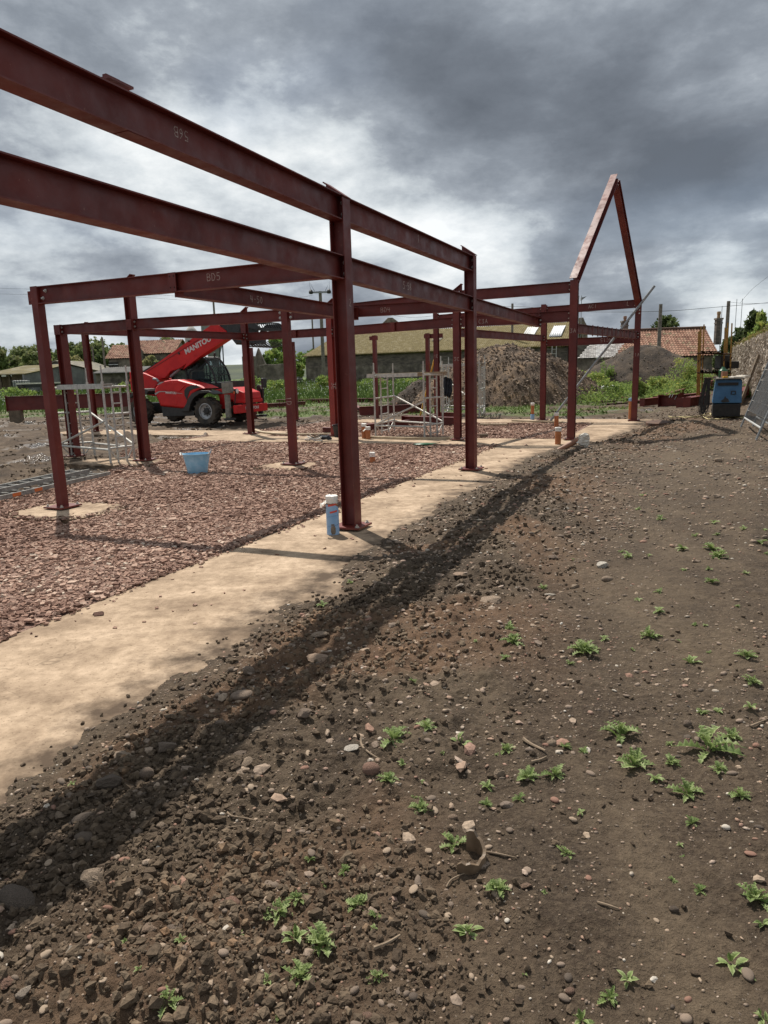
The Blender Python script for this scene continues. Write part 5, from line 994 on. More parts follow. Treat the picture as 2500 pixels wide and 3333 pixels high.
def net_mat():
    m = bpy.data.materials.new('dark_netting'); m.use_nodes = True; nt = m.node_tree; bs = nt.nodes['Principled BSDF']; bs.inputs['Base Color'].default_value = (.035, .037, .04, 1); bs.inputs['Roughness'].default_value = .8
    tr = nt.nodes.new('ShaderNodeBsdfTransparent'); mx = nt.nodes.new('ShaderNodeMixShader'); n = nt.nodes.new('ShaderNodeTexNoise'); n.inputs['Scale'].default_value = 6; tc = nt.nodes.new('ShaderNodeTexCoord'); nt.links.new(tc.outputs['Object'], n.inputs[0])
    mr = nt.nodes.new('ShaderNodeMapRange'); mr.inputs[1].default_value = .3; mr.inputs[2].default_value = .7; mr.inputs[3].default_value = .12; mr.inputs[4].default_value = .42; nt.links.new(n.outputs[0], mr.inputs[0])
    nt.links.new(mr.outputs[0], mx.inputs[0]); nt.links.new(bs.outputs[0], mx.inputs[1]); nt.links.new(tr.outputs[0], mx.inputs[2]); nt.links.new(mx.outputs[0], nt.nodes['Material Output'].inputs[0]); return m
M_NET = net_mat()
f0 = gpt(2411, 1391); f1 = gpt(2464, 1437); dr = (f1 - f0); dr.z = 0; dr = dr.normalized(); ln = Vector((-dr.y, dr.x, 0)); ln = ln if ln.x > 0 else -ln
for k in range(3):
    o_ = ln * (.10 + .17 * k) * (0 if k == 0 else 1) + dr * (-.25 * (k > 0) - .1 * (k > 1)); b0 = f0 + o_; b1 = f0 + dr * 3.4 + o_; b0.z = hz(b0.x, b0.y); b1.z = hz(b1.x, b1.y); tt = UZ * 1.95 + ln * (.62 - .05 * k)
    fence_panel(b0, b1, b0 + tt, b1 + tt, ('front mesh fence panel leaning at the right edge', 'middle mesh fence panel in the leaning stack at the right', 'rear mesh fence panel in the leaning stack at the right')[k], k)
p0 = gpt(2406, 1326); p1 = far(2470, 1156, p0.y + .9); mb = MB(); mb.bar(p0, p1, .09, .05, Vector((0, 1, 0))); tag(obj('timber_post', mb, M_OLDWOOD), 'brown timber plank leaning against the ivy covered wall', 'plank')
# manhole cover, clay pipe, twigs
p = gpt(2140, 1386); mb = MB(); mb.lathe([(0, .05), (.26, .05), (.30, .04), (.31, -.03), (0, -.03)], 24, (p.x, p.y, p.z + .02), (Vector((1, 0, .04)), Vector((0, 1, .08)), UZ)); tag(obj('manhole_cover', mb, M_RUST, None, True), 'round dark cover lying on the soil bank below the generator', 'manhole cover')
p = gpt(*F_(492, 715)); t = thing('broken_pipe', 'broken brown glazed clay pipe collar curling up from the soil', 'pipe fragment', (p.x, p.y, p.z), R_(20))
M_CLAY = pm('brown_glazed_clay', (0.105, 0.072, 0.044), (0.20, 0.14, 0.09), 14, .4, .15, 50)
mb = MB(); n = 16; R0 = .057
for k in range(n + 1):
    a_ = -2.4 + 3.5 * k / n; hgt = .03 + .042 * max(0, (k - 8) / 8) + .005 * math.sin(k * 2.3)
    for r_ in (R0, R0 - .009):
        for z_ in (-.02, hgt): mb.v.append((r_ * math.cos(a_) * 1.15, r_ * math.sin(a_), z_ + .006 * math.sin(k)))
for k in range(n):
    a_ = k * 4; b_ = a_ + 4
    for q in ((a_, b_, b_ + 1, a_ + 1), (a_ + 2, a_ + 3, b_ + 3, b_ + 2), (a_ + 1, b_ + 1, b_ + 3, a_ + 3)): mb.f.append(q); mb.mi.append(0)
mb.f.append((0, 1, 3, 2)); mb.mi.append(0); mb.f.append((n * 4, n * 4 + 2, n * 4 + 3, n * 4 + 1)); mb.mi.append(0); obj('collar_shard', mb, M_CLAY, t, True, world=False)
M_TWIG = pm('dead_twig', (.16, .115, .075), (.27, .20, .135), 20, .85)
def twig(pts, r, label):
    P = [gpt(*q) for q in pts]; mb = MB(); Q = curve([Vector((v.x, v.y, v.z + r * 1.3)) for v in P], 4); mb.tube(Q, r, 6, True, r * .5); tag(obj('twig', mb, M_TWIG, None, True), label, 'twig', 'dead twigs on the soil')
twig([F_(555, 682), F_(620, 692), F_(688, 707)], .004, 'straight dead stem beside the broken clay pipe'); twig([F_(418, 820), F_(440, 790), F_(498, 762)], .0035, 'thin bent stem below the broken clay pipe')
twig([F_(90, 240), F_(92, 275), F_(125, 305), F_(165, 330)], .0055, 'crooked twig beside the pale stone flake'); twig([F_(715, 252), F_(745, 272), F_(800, 298)], .008, 'thick dead stem near the tan cobble'); twig([F_(745, 340), F_(780, 330), F_(805, 318)], .006, 'curled pale stem below the thick dead stem')
twig([A_(970, 575), A_(1000, 610), A_(1070, 622), A_(1158, 642)], .004, 'long thin twig lying in the middle of the soil'); twig([A_(930, 668), A_(1000, 660), A_(1045, 655)], .003, 'short pale twig above the pebble patch'); twig([F_(1000, 880), F_(1040, 890), F_(1085, 905)], .004, 'small dark root fragment on smooth soil')
twig([D_(545, 390), D_(590, 375), D_(690, 355)], .006, 'pale dry stalk lying on the clay bank'); twig([F_(140, 1060), F_(190, 1040), F_(240, 1010)], .006, 'tuft of dry stems at lower left'); twig([A_(1150, 1375), A_(1190, 1340), A_(1250, 1310)], .005, 'thin root beside the largest thistle at the bottom'); twig([F_(1590, 200), F_(1630, 185), F_(1659, 170)], .005, 'bundle of dry stalks at the right edge')

# =================================================================== TELEHANDLER
M_RED = pm('telehandler_red', (0.46, 0.012, 0.014), (0.58, 0.022, 0.020), 2.5, 0.50, 0.0, spec=0.35)
M_DKGREY = pm('dark_grey_plastic', (0.018, 0.018, 0.019), (0.035, 0.034, 0.033), 6, 0.55)
M_RIM = pm('wheel_rim_grey', (0.30, 0.31, 0.32), (0.42, 0.43, 0.44), 6, 0.45, metal=0.3)
M_TYRE = pm('muddy_tyre', (0.028, 0.025, 0.022), (0.085, 0.068, 0.052), 5, 0.9, 0.3, 30)
M_LETTER = pm('silver_lettering', (0.62, 0.60, 0.58), None, 1, 0.5)
M_SILVER = pm('silver_decal', (0.34, 0.33, 0.33), None, 1, 0.4)
M_LAMP = pm('lamp_glass', (0.75, 0.75, 0.72), None, 1, 0.1)
M_TAIL = pm('tail_lamp', (0.55, 0.10, 0.04), None, 1, 0.2)
M_MUDBOX = pm('muddy_grey_steel', (0.15, 0.145, 0.12), (0.25, 0.235, 0.20), 9, 0.7)
def glass_mat():
    m = bpy.data.materials.new('cab_glass'); m.use_nodes = True; nt = m.node_tree; bs = nt.nodes['Principled BSDF']; bs.inputs['Base Color'].default_value = (.02, .028, .03, 1); bs.inputs['Roughness'].default_value = .05
    tr = nt.nodes.new('ShaderNodeBsdfTransparent'); tr.inputs[0].default_value = (.62, .72, .72, 1); mx = nt.nodes.new('ShaderNodeMixShader'); mx.inputs[0].default_value = .36
    nt.links.new(tr.outputs[0], mx.inputs[1]); nt.links.new(bs.outputs[0], mx.inputs[2]); nt.links.new(mx.outputs[0], nt.nodes['Material Output'].inputs[0]); return m
M_GLASS = glass_mat()
YAW = R_(25); TF = Vector((math.cos(YAW), -math.sin(YAW), 0)); TL = Vector((math.sin(YAW), math.cos(YAW), 0)); TR = 0.50
_near = at(682, 1384, 0.0); _near.z = 0; TO = _near + TL * 0.92
TO.z = 0.0
tele = thing('telehandler', 'red telescopic handler with raised boom and black grapple, parked on the mud', 'telehandler', TO, -YAW)
def tl(zx, zy, Y):
    """a pixel of the close view -> the machine's own X and Z in the upright plane at Y (left positive)"""
    d = ray(380 + .3134 * zx, 1030 + .3134 * zy); o = Vector((0, 0, CAM_H)); t = (Y - (o - TO).dot(TL)) / d.dot(TL); p = o + d * t - TO; return p.dot(TF), p.z
def tp(zx, zy, Y): x, z = tl(zx, zy, Y); return Vector((x, Y, z))
def tpart(name, mb, m, par=None, smooth=False, bevel=0.0): return obj(name, mb, m, par or tele, smooth, bevel, world=False)
def tprism(name, pts, Y0, Y1, m, bevel=.02, par=None, Yp=None, smooth=False):
    P = [tp(x, y, Y0 if Yp is None else Yp) for x, y in pts]; P = [Vector((p.x, Y0, p.z)) for p in P]; mb = MB(); mb.prism(P, (0, Y1 - Y0, 0)); return tpart(name, mb, m, par, smooth, bevel)
AX = (Vector((1, 0, 0)), Vector((0, 0, 1)), Vector((0, -1, 0)))            # lathe axis along -Y (towards the near side)
xr, _ = tl(272, 1085, -.92)
def twheel(X, Y, s, steer=0.0):
    c = Vector((X, Y, TR)); ax = AX if s > 0 else (Vector((1, 0, 0)), Vector((0, 0, 1)), Vector((0, 1, 0)))
    if steer: st = Matrix.Rotation(steer, 3, 'Z'); ax = tuple(st @ a for a in ax)
    mb = MB(); mb.lathe([(.27, -.16), (.36, -.19), (.455, -.185), (.475, -.15), (.48, .15), (.455, .185), (.36, .19), (.27, .16)], 36, c, ax); w = tpart('wheel', mb, M_TYRE, None, True)
    mb = MB()
    for k in range(17):
        for h in (-1, 1):
            a0 = 2 * math.pi * (k + (.5 if h > 0 else 0)) / 17; pts = []
            for (u, da) in ((.02, .22), (.185, -.02)):
                t = a0 + da; pts.append(c + ax[0] * math.cos(t) * .488 + ax[1] * math.sin(t) * .488 + ax[2] * h * u)
            rad = (pts[0] + pts[1]) / 2 - c; mb.bar(pts[0], pts[1], .045, .045, rad.normalized())
    obj('tread_lugs', mb, M_TYRE, w, world=False, kind='stuff')
    mb = MB(); mb.lathe([(.275, .13), (.285, .165), (.262, .17), (.25, .11), (.19, .07), (.13, .06), (.12, .09)], 28, c, ax); obj('rim', mb, M_RIM, w, True, world=False)
    mb = MB(); mb.lathe([(.125, .055), (.12, .12), (.09, .15), (0, .155)], 20, c, ax)
    for k in range(8): t = 2 * math.pi * k / 8; mb.lathe([(.016, .05), (.016, .105), (0, .105)], 6, c + ax[0] * .155 * math.cos(t) + ax[1] * .155 * math.sin(t), ax)
    obj('hub', mb, M_DKGREY, w, True, world=False)
for X, st in ((0.0, 0.0), (xr, -0.12)):
    for Y, s in ((-.92, 1), (.92, -1)): twheel(X, Y, s, st)
mb = MB(); mb.box(((xr) / 2, 0, .62), (abs(xr) + 1.1, .8, .35)); mb.cur = 0; tpart('chassis', mb, M_DKGREY, None, bevel=.03)
for X in (0, xr): mb = MB(); mb.tube([(X, -.8, TR), (X, .8, TR)], .13, 12); tpart('axle', mb, M_DKGREY, None, True)
# engine cover on the near side
ec = [(392, 790), (400, 742), (432, 705), (490, 672), (560, 657), (640, 655), (760, 688), (870, 716), (932, 745), (880, 752), (805, 800), (768, 850), (752, 900), (750, 962), (455, 932)]
P = [tp(x, y, -1.0) for x, y in ec]; cx = sum(p.x for p in P) / len(P); cz = sum(p.z for p in P) / len(P); mb = MB(); n = len(P); rings = []
for (Y, k) in ((-1.06, .86), (-1.05, .92), (-.98, 1.0), (-.30, 1.0)): rings.append([(cx + (p.x - cx) * k, Y, cz + (p.z - cz) * k) for p in P])
mb.v = [v for r in rings for v in r]
for i in range(3):
    for k in range(n): mb.f.append((i * n + k, i * n + (k + 1) % n, (i + 1) * n + (k + 1) % n, (i + 1) * n + k)); mb.mi.append(0)
mb.f.append(tuple(range(n))); mb.mi.append(0); mb.f.append(tuple(3 * n + k for k in reversed(range(n)))); mb.mi.append(0); cover = tpart('engine_cover', mb, M_RED, None, False, .015)
def tdecal(name, pts, Y, m, par, th=.012): P = [tp(x, y, Y) for x, y in pts]; P = [Vector((p.x, Y, p.z)) for p in P]; mb = MB(); mb.prism(P, (0, -th, 0)); return obj(name, mb, m, par, world=False)
tdecal('vent_panel', [(705, 770), (730, 735), (780, 715), (830, 712), (872, 738), (800, 752), (760, 775), (740, 830), (733, 868), (708, 820)], -1.055, M_DKGREY, cover, .02)
tdecal('silver_stripe', [(395, 798), (440, 776), (508, 776), (508, 784), (445, 786), (404, 818)], -1.058, M_SILVER, cover); tdecal('silver_stripe', [(622, 793), (684, 799), (684, 803), (622, 798)], -1.062, M_SILVER, cover)
tdecal('hood_bulge', [(478, 752), (500, 700), (540, 683), (640, 688), (722, 716), (700, 738), (655, 778), (560, 772)], -1.04, M_RED, cover, .05)
tdecal('vent_panel', [(422, 712), (455, 682), (502, 676), (470, 694), (430, 712)], -1.02, M_SILVER, cover, .03)
tdecal('small_hatch', [(598, 880), (628, 876), (630, 912), (602, 916)], -1.057, M_RED, cover, .014); tdecal('caution_decal', [(505, 900), (560, 908), (575, 930), (510, 916)], -1.058, M_SILVER, cover, .002) if False else None
tprism('side_skirt', [(462, 936), (750, 962), (812, 985), (800, 1032), (480, 1042)], -1.0, -.3, M_DKGREY, .02)
tprism('mudguard', [(700, 985), (752, 905), (770, 850), (806, 800), (880, 768), (985, 768), (1052, 802), (1040, 812), (980, 790), (890, 800), (835, 840), (800, 900), (780, 985)], -1.12, -.62, M_DKGREY, .015, Yp=-.95)
tprism('mudguard', [(150, 830), (200, 785), (290, 748), (345, 752), (362, 775), (340, 812), (290, 790), (220, 805), (170, 850)], -1.12, -.62, M_DKGREY, .015, Yp=-.95)
# rear frame and boom
tprism('rear_frame', [(128, 575), (270, 585), (430, 650), (420, 700), (395, 740), (390, 830), (150, 780)], -.42, .42, M_RED, .02)
mb = MB(); c = tp(146, 664, -.44); mb.lathe([(0, 0), (.05, 0), (.05, .04), (0, .045)], 14, c, AX); tpart('tail_light', mb, M_TAIL, None, True)
mb = MB(); mb.tube([tp(380, 650, -.5), tp(415, 652, -.5), tp(436, 680, -.5)], .045, 10); tpart('exhaust', mb, M_GALV, None, True)
boom = tprism('boom', [(268, 590), (984, 84), (1052, 84), (1140, 150), (1118, 236), (655, 535), (560, 568), (500, 640), (430, 650), (280, 640)], -.22, .22, M_RED, .015)
tdecal('hose_track', [(262, 572), (862, 212), (870, 228), (268, 590)], -.20, M_BLACK, boom, -.18)
tdecal('boom_rail', [(270, 600), (850, 240), (852, 243), (272, 603)], -.222, M_DKGREY, boom, .012)
tdecal('boom_collar', [(700, 545), (760, 430), (800, 405), (830, 420), (870, 400), (1115, 240), (1120, 250), (880, 405), (690, 555)], -.222, M_RED, boom, .03)
for (x, y) in ((650, 385), (400, 482), (752, 255)): mb = MB(); mb.lathe([(0, 0), (.035, 0), (.035, .05), (0, .05)], 12, tp(x, y, -.22), AX); obj('boom_pin', mb, M_DKGREY, boom, True, world=False)
mb = MB(); mb.tube([tp(560, 625, -.1), tp(655, 545, -.1)], .05, 10); tpart('lift_ram', mb, M_GALV, None, True)
def letters(text, p, xd, zd, size, m, par, width=None, off=.004, name='lettering'):
    cu = bpy.data.curves.new('lettering', 'FONT'); cu.body = text; cu.size = 1.0; cu.offset = .028; cu.extrude = .006; ob = bpy.data.objects.new('lettering', cu); COL.objects.link(ob); dg = bpy.context.evaluated_depsgraph_get(); dg.update(); me = bpy.data.meshes.new_from_object(ob.evaluated_get(dg)); bpy.data.objects.remove(ob)
    co = np.array([v.co[:] for v in me.vertices]); w = co[:, 0].max() - co[:, 0].min(); h = co[:, 1].max() - co[:, 1].min(); xd = Vector(xd).normalized(); zd = Vector(zd).normalized(); nn = xd.cross(zd); sx = (width or w * size / h) / w
    for v in me.vertices: x, y, z = v.co; v.co = Vector(p) + xd * (x - co[:, 0].min()) * sx + zd * (y - co[:, 1].min()) * size / h + nn * (off + z)
    me.materials.clear(); me.materials.append(m); o = bpy.data.objects.new(name, me); link(o, par, False); return o
a_, b_ = tp(722, 396, -.225), tp(985, 252, -.225); xd = b_ - a_; zd = Vector((-xd.z, 0, xd.x)); letters('MANITOU', a_, xd, zd, .20, M_LETTER, boom, xd.length, .006)
a_, b_ = tp(510, 801, -1.062), tp(620, 808, -1.062); letters('MANITOU', a_, b_ - a_, Vector((0, 0, 1)), .085, M_LETTER, cover, (b_ - a_).length)
# boom head and grapple
tprism('boom_head', [(1052, 84), (1290, 78), (1292, 155), (1225, 168), (1140, 150)], -.26, .26, M_BLACK, .02)
tprism('carriage', [(1255, 75), (1375, 60), (1390, 200), (1340, 300), (1290, 240), (1240, 165)], -.55, .55, M_BLACK, .02, Yp=0)
for k in range(11):
    Y = -.72 + 1.44 * k / 10
    mb = MB(); P = [tp(1375, 68, 0), tp(1560, 60, 0), tp(1620, 130, 0)]; P = curve([Vector((p.x, Y, p.z)) for p in P], 4); mb.tube(P, .022, 6, True, .014); tpart('grapple_tine', mb, M_BLACK, None, True)
for k in range(8):
    Y = -.72 + 1.44 * k / 7
    mb = MB(); P = [tp(1370, 240, 0), tp(1450, 300, 0), tp(1530, 318, 0), tp(1668, 262, 0)]; P = curve([Vector((p.x, Y, p.z)) for p in P], 4); mb.tube(P, .026, 6, True, .014); tpart('fork_tine', mb, M_BLACK, None, True)
mb = MB(); a_ = tp(1600, 140, 0); mb.box((a_.x, 0, a_.z), (.08, 1.6, .10)); a_ = tp(1400, 255, 0); mb.box((a_.x, 0, a_.z), (.16, 1.6, .18)); tpart('grapple_crossbar', mb, M_BLACK, None, bevel=.01)
for s in (-1, 1): tprism('grapple_arm', [(1350, 150), (1420, 70), (1560, 66), (1635, 130), (1600, 150), (1440, 110), (1400, 200)], s * .78, s * .82, M_BLACK, .005, Yp=0)
# cab
CY0, CY1 = .12, 1.0
side = [(578, 655), (612, 560), (720, 548), (742, 505), (800, 452), (855, 428), (905, 435), (960, 500), (1005, 585), (1030, 690), (1000, 745), (700, 690)]
cab = tprism('cab_base', [(560, 655), (1030, 690), (1190, 668), (1192, 745), (1000, 760), (690, 700)], CY0, CY1, M_DKGREY, .02, Yp=CY0)
def ctube(name, pts, r=.035, m=None, close=False):
    mb = MB(); mb.tube(pts, r, 8); return tpart(name, mb, m or M_BLACK, None, True)
pil = [(578, 655), (612, 560), (722, 548), (745, 505), (805, 452), (858, 430), (905, 440), (960, 505), (1005, 590), (1032, 690)]
for Y in (CY0, CY1): ctube('cab_pillar', curve([(lambda p: Vector((p.x, Y, p.z)))(tp(x, y, CY0)) for x, y in pil], 3), .042)
ctube('cab_pillar', [tp(718, 548, CY0), tp(745, 690, CY0)], .04)
P = [Vector((p.x, CY0 - .005, p.z)) for p in (tp(x, y, CY0) for x, y in pil)]; mb = MB(); mb.add(P, [tuple(range(len(P)))]); glass = tpart('side_window', mb, M_GLASS)
mb = MB(); mb.add([p + Vector((0, CY1 - CY0 + .01, 0)) for p in P], [tuple(range(len(P)))]); tpart('side_window', mb, M_GLASS)
front = [(858, 430), (905, 440), (960, 505), (1005, 590), (1032, 690)]; Pf = curve([tp(x, y, CY0) for x, y in front], 4); mb = MB()
for p in Pf: mb.v += [(p.x + .005, CY0, p.z), (p.x + .005, CY1, p.z)]
for k in range(len(Pf) - 1): mb.f.append((2 * k, 2 * k + 1, 2 * k + 3, 2 * k + 2)); mb.mi.append(0)
tpart('windscreen', mb, M_GLASS, None, True)
rp = [(722, 548), (745, 505), (805, 452), (858, 430)]; Pr = [tp(x, y, CY0) for x, y in rp]; mb = MB()
for p in Pr: mb.v += [(p.x, CY0, p.z), (p.x, CY1, p.z)]
for k in range(len(Pr) - 1): mb.f.append((2 * k, 2 * k + 1, 2 * k + 3, 2 * k + 2)); mb.mi.append(0)
tpart('cab_roof', mb, M_DKGREY, None, True)
for k in range(9):
    Y = CY0 + .06 + (CY1 - CY0 - .12) * k / 8; ctube('guard_bar', [Vector((p.x + .05, Y, p.z + .04)) for p in Pf], .010)
for (x, y) in ((905, 440), (975, 530), (1015, 615)): p = tp(x, y, CY0); ctube('guard_rail', [Vector((p.x + .05, CY0, p.z + .035)), Vector((p.x + .05, CY1, p.z + .035))], .014)
tprism('seat', [(780, 690), (790, 575), (840, 570), (850, 640), (900, 650), (905, 690)], .35, .8, M_BLACK, .03, Yp=.4); tprism('seat_headrest', [(770, 490), (815, 485), (822, 535), (775, 540)], .42, .7, M_BLACK, .03, Yp=.4)
ctube('steering_column', [tp(985, 690, .55), tp(960, 610, .55)], .03); mb = MB(); mb.lathe([(.14, 0), (.17, .015), (.14, .03)], 20, tp(955, 605, .55), (Vector((.9, 0, .4)), Vector((0, 1, 0)), Vector((-.4, 0, .9)))); tpart('steering_wheel', mb, M_BLACK, None, True)
ctube('grab_rail', [tp(870, 655, -.1), tp(1025, 748, -.1)], .018); ctube('mirror_arm', [tp(560, 640, .0), tp(650, 560, .0)], .02)
# front frame, stabilisers, lights
XF, _ = tl(1235, 960, -.85)
tprism('front_frame', [(1010, 760), (1085, 750), (1130, 850), (1150, 960), (1080, 960), (1060, 830)], -.55, .55, M_RED, .02)
tprism('front_hood', [(1060, 770), (1200, 735), (1330, 790), (1345, 860), (1260, 880), (1120, 850)], -.45, .55, M_RED, .03, Yp=-.4)
mb = MB(); a_ = tl(1240, 905, -.9)[1]; b_ = tl(1240, 1045, -.9)[1]; mb.box((XF + .05, -.0, (a_ + b_) / 2 + .03), (.16, 1.9, abs(a_ - b_) * .62)); fb = tpart('front_crossbeam', mb, M_RED, None, bevel=.02)
mb = MB(); mb.box((XF - .05, 0, a_ + .06), (.5, 1.1, .12)); tpart('front_step', mb, M_RED, None, bevel=.02)
letters('MANITOU', (XF + .135, -.45, (a_ + b_) / 2), (0, 1, 0), (0, 0, 1), .10, M_LETTER, fb, .8, .004)
for s, zt in ((-1, 0), (1, .28)):
    Y = s * .98; pz = tl(1130, 810, -.98)[1] + zt; mb = MB(); mb.box((XF - .22, Y, (pz + .28) / 2), (.17, .13, pz - .28)); tpart('stabiliser_leg', mb, M_DKGREY if s > 0 else M_MUDBOX, None, bevel=.015)
    mb = MB(); mb.box((XF - .18, Y - .02 * s, .22), (.34, .26, .08)); tpart('stabiliser_foot', mb, M_DKGREY, None, bevel=.015)
tprism('stabiliser_head', [(1082, 690), (1165, 683), (1178, 795), (1096, 806)], -1.08, -.85, M_MUDBOX, .02)
for (x, y, Y) in ((1246, 776, -.72), (1500, 734, .98)):
    c = tp(x, y, Y); mb = MB(); mb.lathe([(0, -.1), (.075, -.07), (.09, .02), (.085, .03)], 18, c, (Vector((0, 1, 0)), Vector((0, 0, 1)), Vector((1, 0, 0)))); h = tpart('headlight', mb, M_DKGREY, None, True)
    mb = MB(); mb.lathe([(.085, .024), (.05, .04), (0, .045)], 18, c, (Vector((0, 1, 0)), Vector((0, 0, 1)), Vector((1, 0, 0)))); obj('lens', mb, M_LAMP, h, True, world=False)
    ctube('lamp_bracket', [c - Vector((.05, 0, .05)), Vector((c.x - .12, Y, .75))], .02)
mb = MB(); c = tp(1222, 790, -.9); mb.box((c.x, -.92, c.z), (.06, .05, .09)); tpart('indicator_light', mb, M_TAIL, None, bevel=.01)
c = tp(1528, 690, 1.05); mb = MB(); mb.box((c.x, 1.05, c.z), (.10, .26, .36)); tpart('wing_mirror', mb, M_BLACK, None, bevel=.03); ctube('mirror_post', [Vector((c.x - .03, 1.0, c.z - .2)), Vector((c.x - .06, .98, .5))], .05)
mb = MB(); mb.lathe([(0, 0), (.02, 0), (.02, .08), (.045, .085), (.04, .19), (0, .2)], 12, tp(1020, 432, .8)); tpart('beacon', mb, M_BLACK, None, True)

# =================================================================== BACKGROUND
LEAF_ST = [(0.0, (0.040, 0.058, 0.020)), (0.35, (0.085, 0.115, 0.040)), (0.65, (0.14, 0.175, 0.065)), (0.88, (0.20, 0.225, 0.095)), (1.0, (0.28, 0.26, 0.12))]
M_LEAF = pm_attr('tree_foliage', LEAF_ST, 0.7, 0, 6, translucent=0.42)
M_LEAF2 = pm_attr('bush_foliage', [(0, (.065, .105, .028)), (.4, (.155, .235, .058)), (.75, (.26, .35, .095)), (1, (.44, .41, .11))], 0.7, 0, 6, translucent=0.45)
M_GRASSB = pm_attr('field_grass', [(0, (.04, .065, .018)), (.5, (.085, .14, .03)), (.85, (.16, .20, .06)), (1, (.26, .25, .11))], 0.8, 0, 3, translucent=0.25)
M_BARK = pm('bark', (.06, .05, .04), (.13, .11, .085), 8, .9, .4, 30)
M_STONEW = pm('old_stone_wall', (.085, .07, .058), (.24, .20, .165), 1.6, .92, .7, 6, detail=12, c3=(.15, .125, .10), bdist=.05)
M_BRICKW = pm('grey_brick_wall', (.075, .062, .055), (.185, .15, .125), 1.8, .92, .4, 8, detail=12, stretch=(1, 1, 3))
M_MOSS = pm('mossy_sheeting', (.075, .055, .012), (.20, .165, .09), 2.6, .9, .3, 20, detail=14, c3=(.125, .092, .018), contrast=.8)
M_SHEET = pm('cement_sheeting', (.12, .115, .10), (.22, .20, .165), 1.5, .9, .2, 12, c3=(.17, .15, .10))
M_PANT = pm_attr('clay_pantile', [(0, (.14, .062, .04)), (.4, (.26, .135, .088)), (.7, (.36, .21, .145)), (.9, (.20, .145, .085)), (1, (.11, .10, .05))], .85, .3, 8)
M_SLATE = pm_attr('pale_slate', [(0, (.22, .20, .19)), (.5, (.38, .36, .34)), (1, (.52, .50, .48))], .6, .2, 12)
M_WHITEP = pm('white_translucent_sheet', (.58, .59, .59), (.70, .71, .71), 3, .5)
M_RENDER = pm('grey_cement_wall', (.13, .13, .125), (.20, .20, .19), 1.2, .9, .2, 12)
M_DARKIN = pm('shaded_interior_black', (.02, .018, .015), (.04, .035, .03), 3, .95)  # near-black colour stands in for the shade inside shed, doorway and window
M_POLE = pm('grey_wood_pole', (.13, .11, .09), (.22, .19, .16), 6, .85)
M_WIRE = pm('overhead_wire', (.02, .02, .022), None, 1, .6)
M_HEAP = pm('spoil_heap_soil', (.050, .031, .018), (.185, .118, .066), 1.6, .95, .9, 14, detail=14, c3=(.098, .064, .039), bdist=.06)
M_CREEP = pm_attr('dry_creeper', [(0, (.16, .125, .095)), (.35, (.38, .315, .25)), (.7, (.56, .49, .41)), (1, (.70, .64, .56))], .9, 0, 6, translucent=.1)
def tz(p): return float(terrain(np.array([p[0]]), np.array([p[1]]), False)[0][0])

def leaves(cs, radii, n, size, tint0, tint1, seed, flat=1.0, droop=0.0):
    """n leaf faces gathered in clumps through the crown"""
    r = np.random.default_rng(seed); k = r.integers(0, len(cs), n); cs = np.array(cs); rad = np.array(radii)
    d = r.normal(size=(n, 3)); d /= np.linalg.norm(d, axis=1)[:, None]; P = cs[k] + d * rad[k] * (r.uniform(0, 1, n) ** .45)[:, None]
    u = r.normal(size=(n, 3)); u /= np.linalg.norm(u, axis=1)[:, None]; w = np.cross(u, r.normal(size=(n, 3))); w /= np.linalg.norm(w, axis=1)[:, None]
    u[:, 2] *= flat; s = size * r.uniform(.5, 1.4, n)[:, None]; u = u * s; w = w * s * .6; u[:, 2] -= droop * s[:, 0]
    V = np.stack([P - u, P + w, P + u, P - w], 1).reshape(-1, 3); F = np.arange(4 * n).reshape(n, 4)
    kt = r.uniform(0, 1, len(cs)); t = tint0 + (tint1 - tint0) * np.clip(.55 * kt[k] + .45 * r.uniform(0, 1, n), 0, 1); return V, F, np.repeat(t, 4)
def clumps(c, R, n, seed, low=.0):
    r = np.random.default_rng(seed); out = []; rad = []
    for i in range(n):
        d = r.normal(size=3); d /= np.linalg.norm(d); d[2] = max(d[2], -.55 + low); q = r.uniform(.35, .85); out.append([c[0] + d[0] * R[0] * q, c[1] + d[1] * R[1] * q, c[2] + d[2] * R[2] * q]); s = r.uniform(.28, .48); rad.append([R[0] * s, R[1] * s, R[2] * s * .8])
    return out, rad
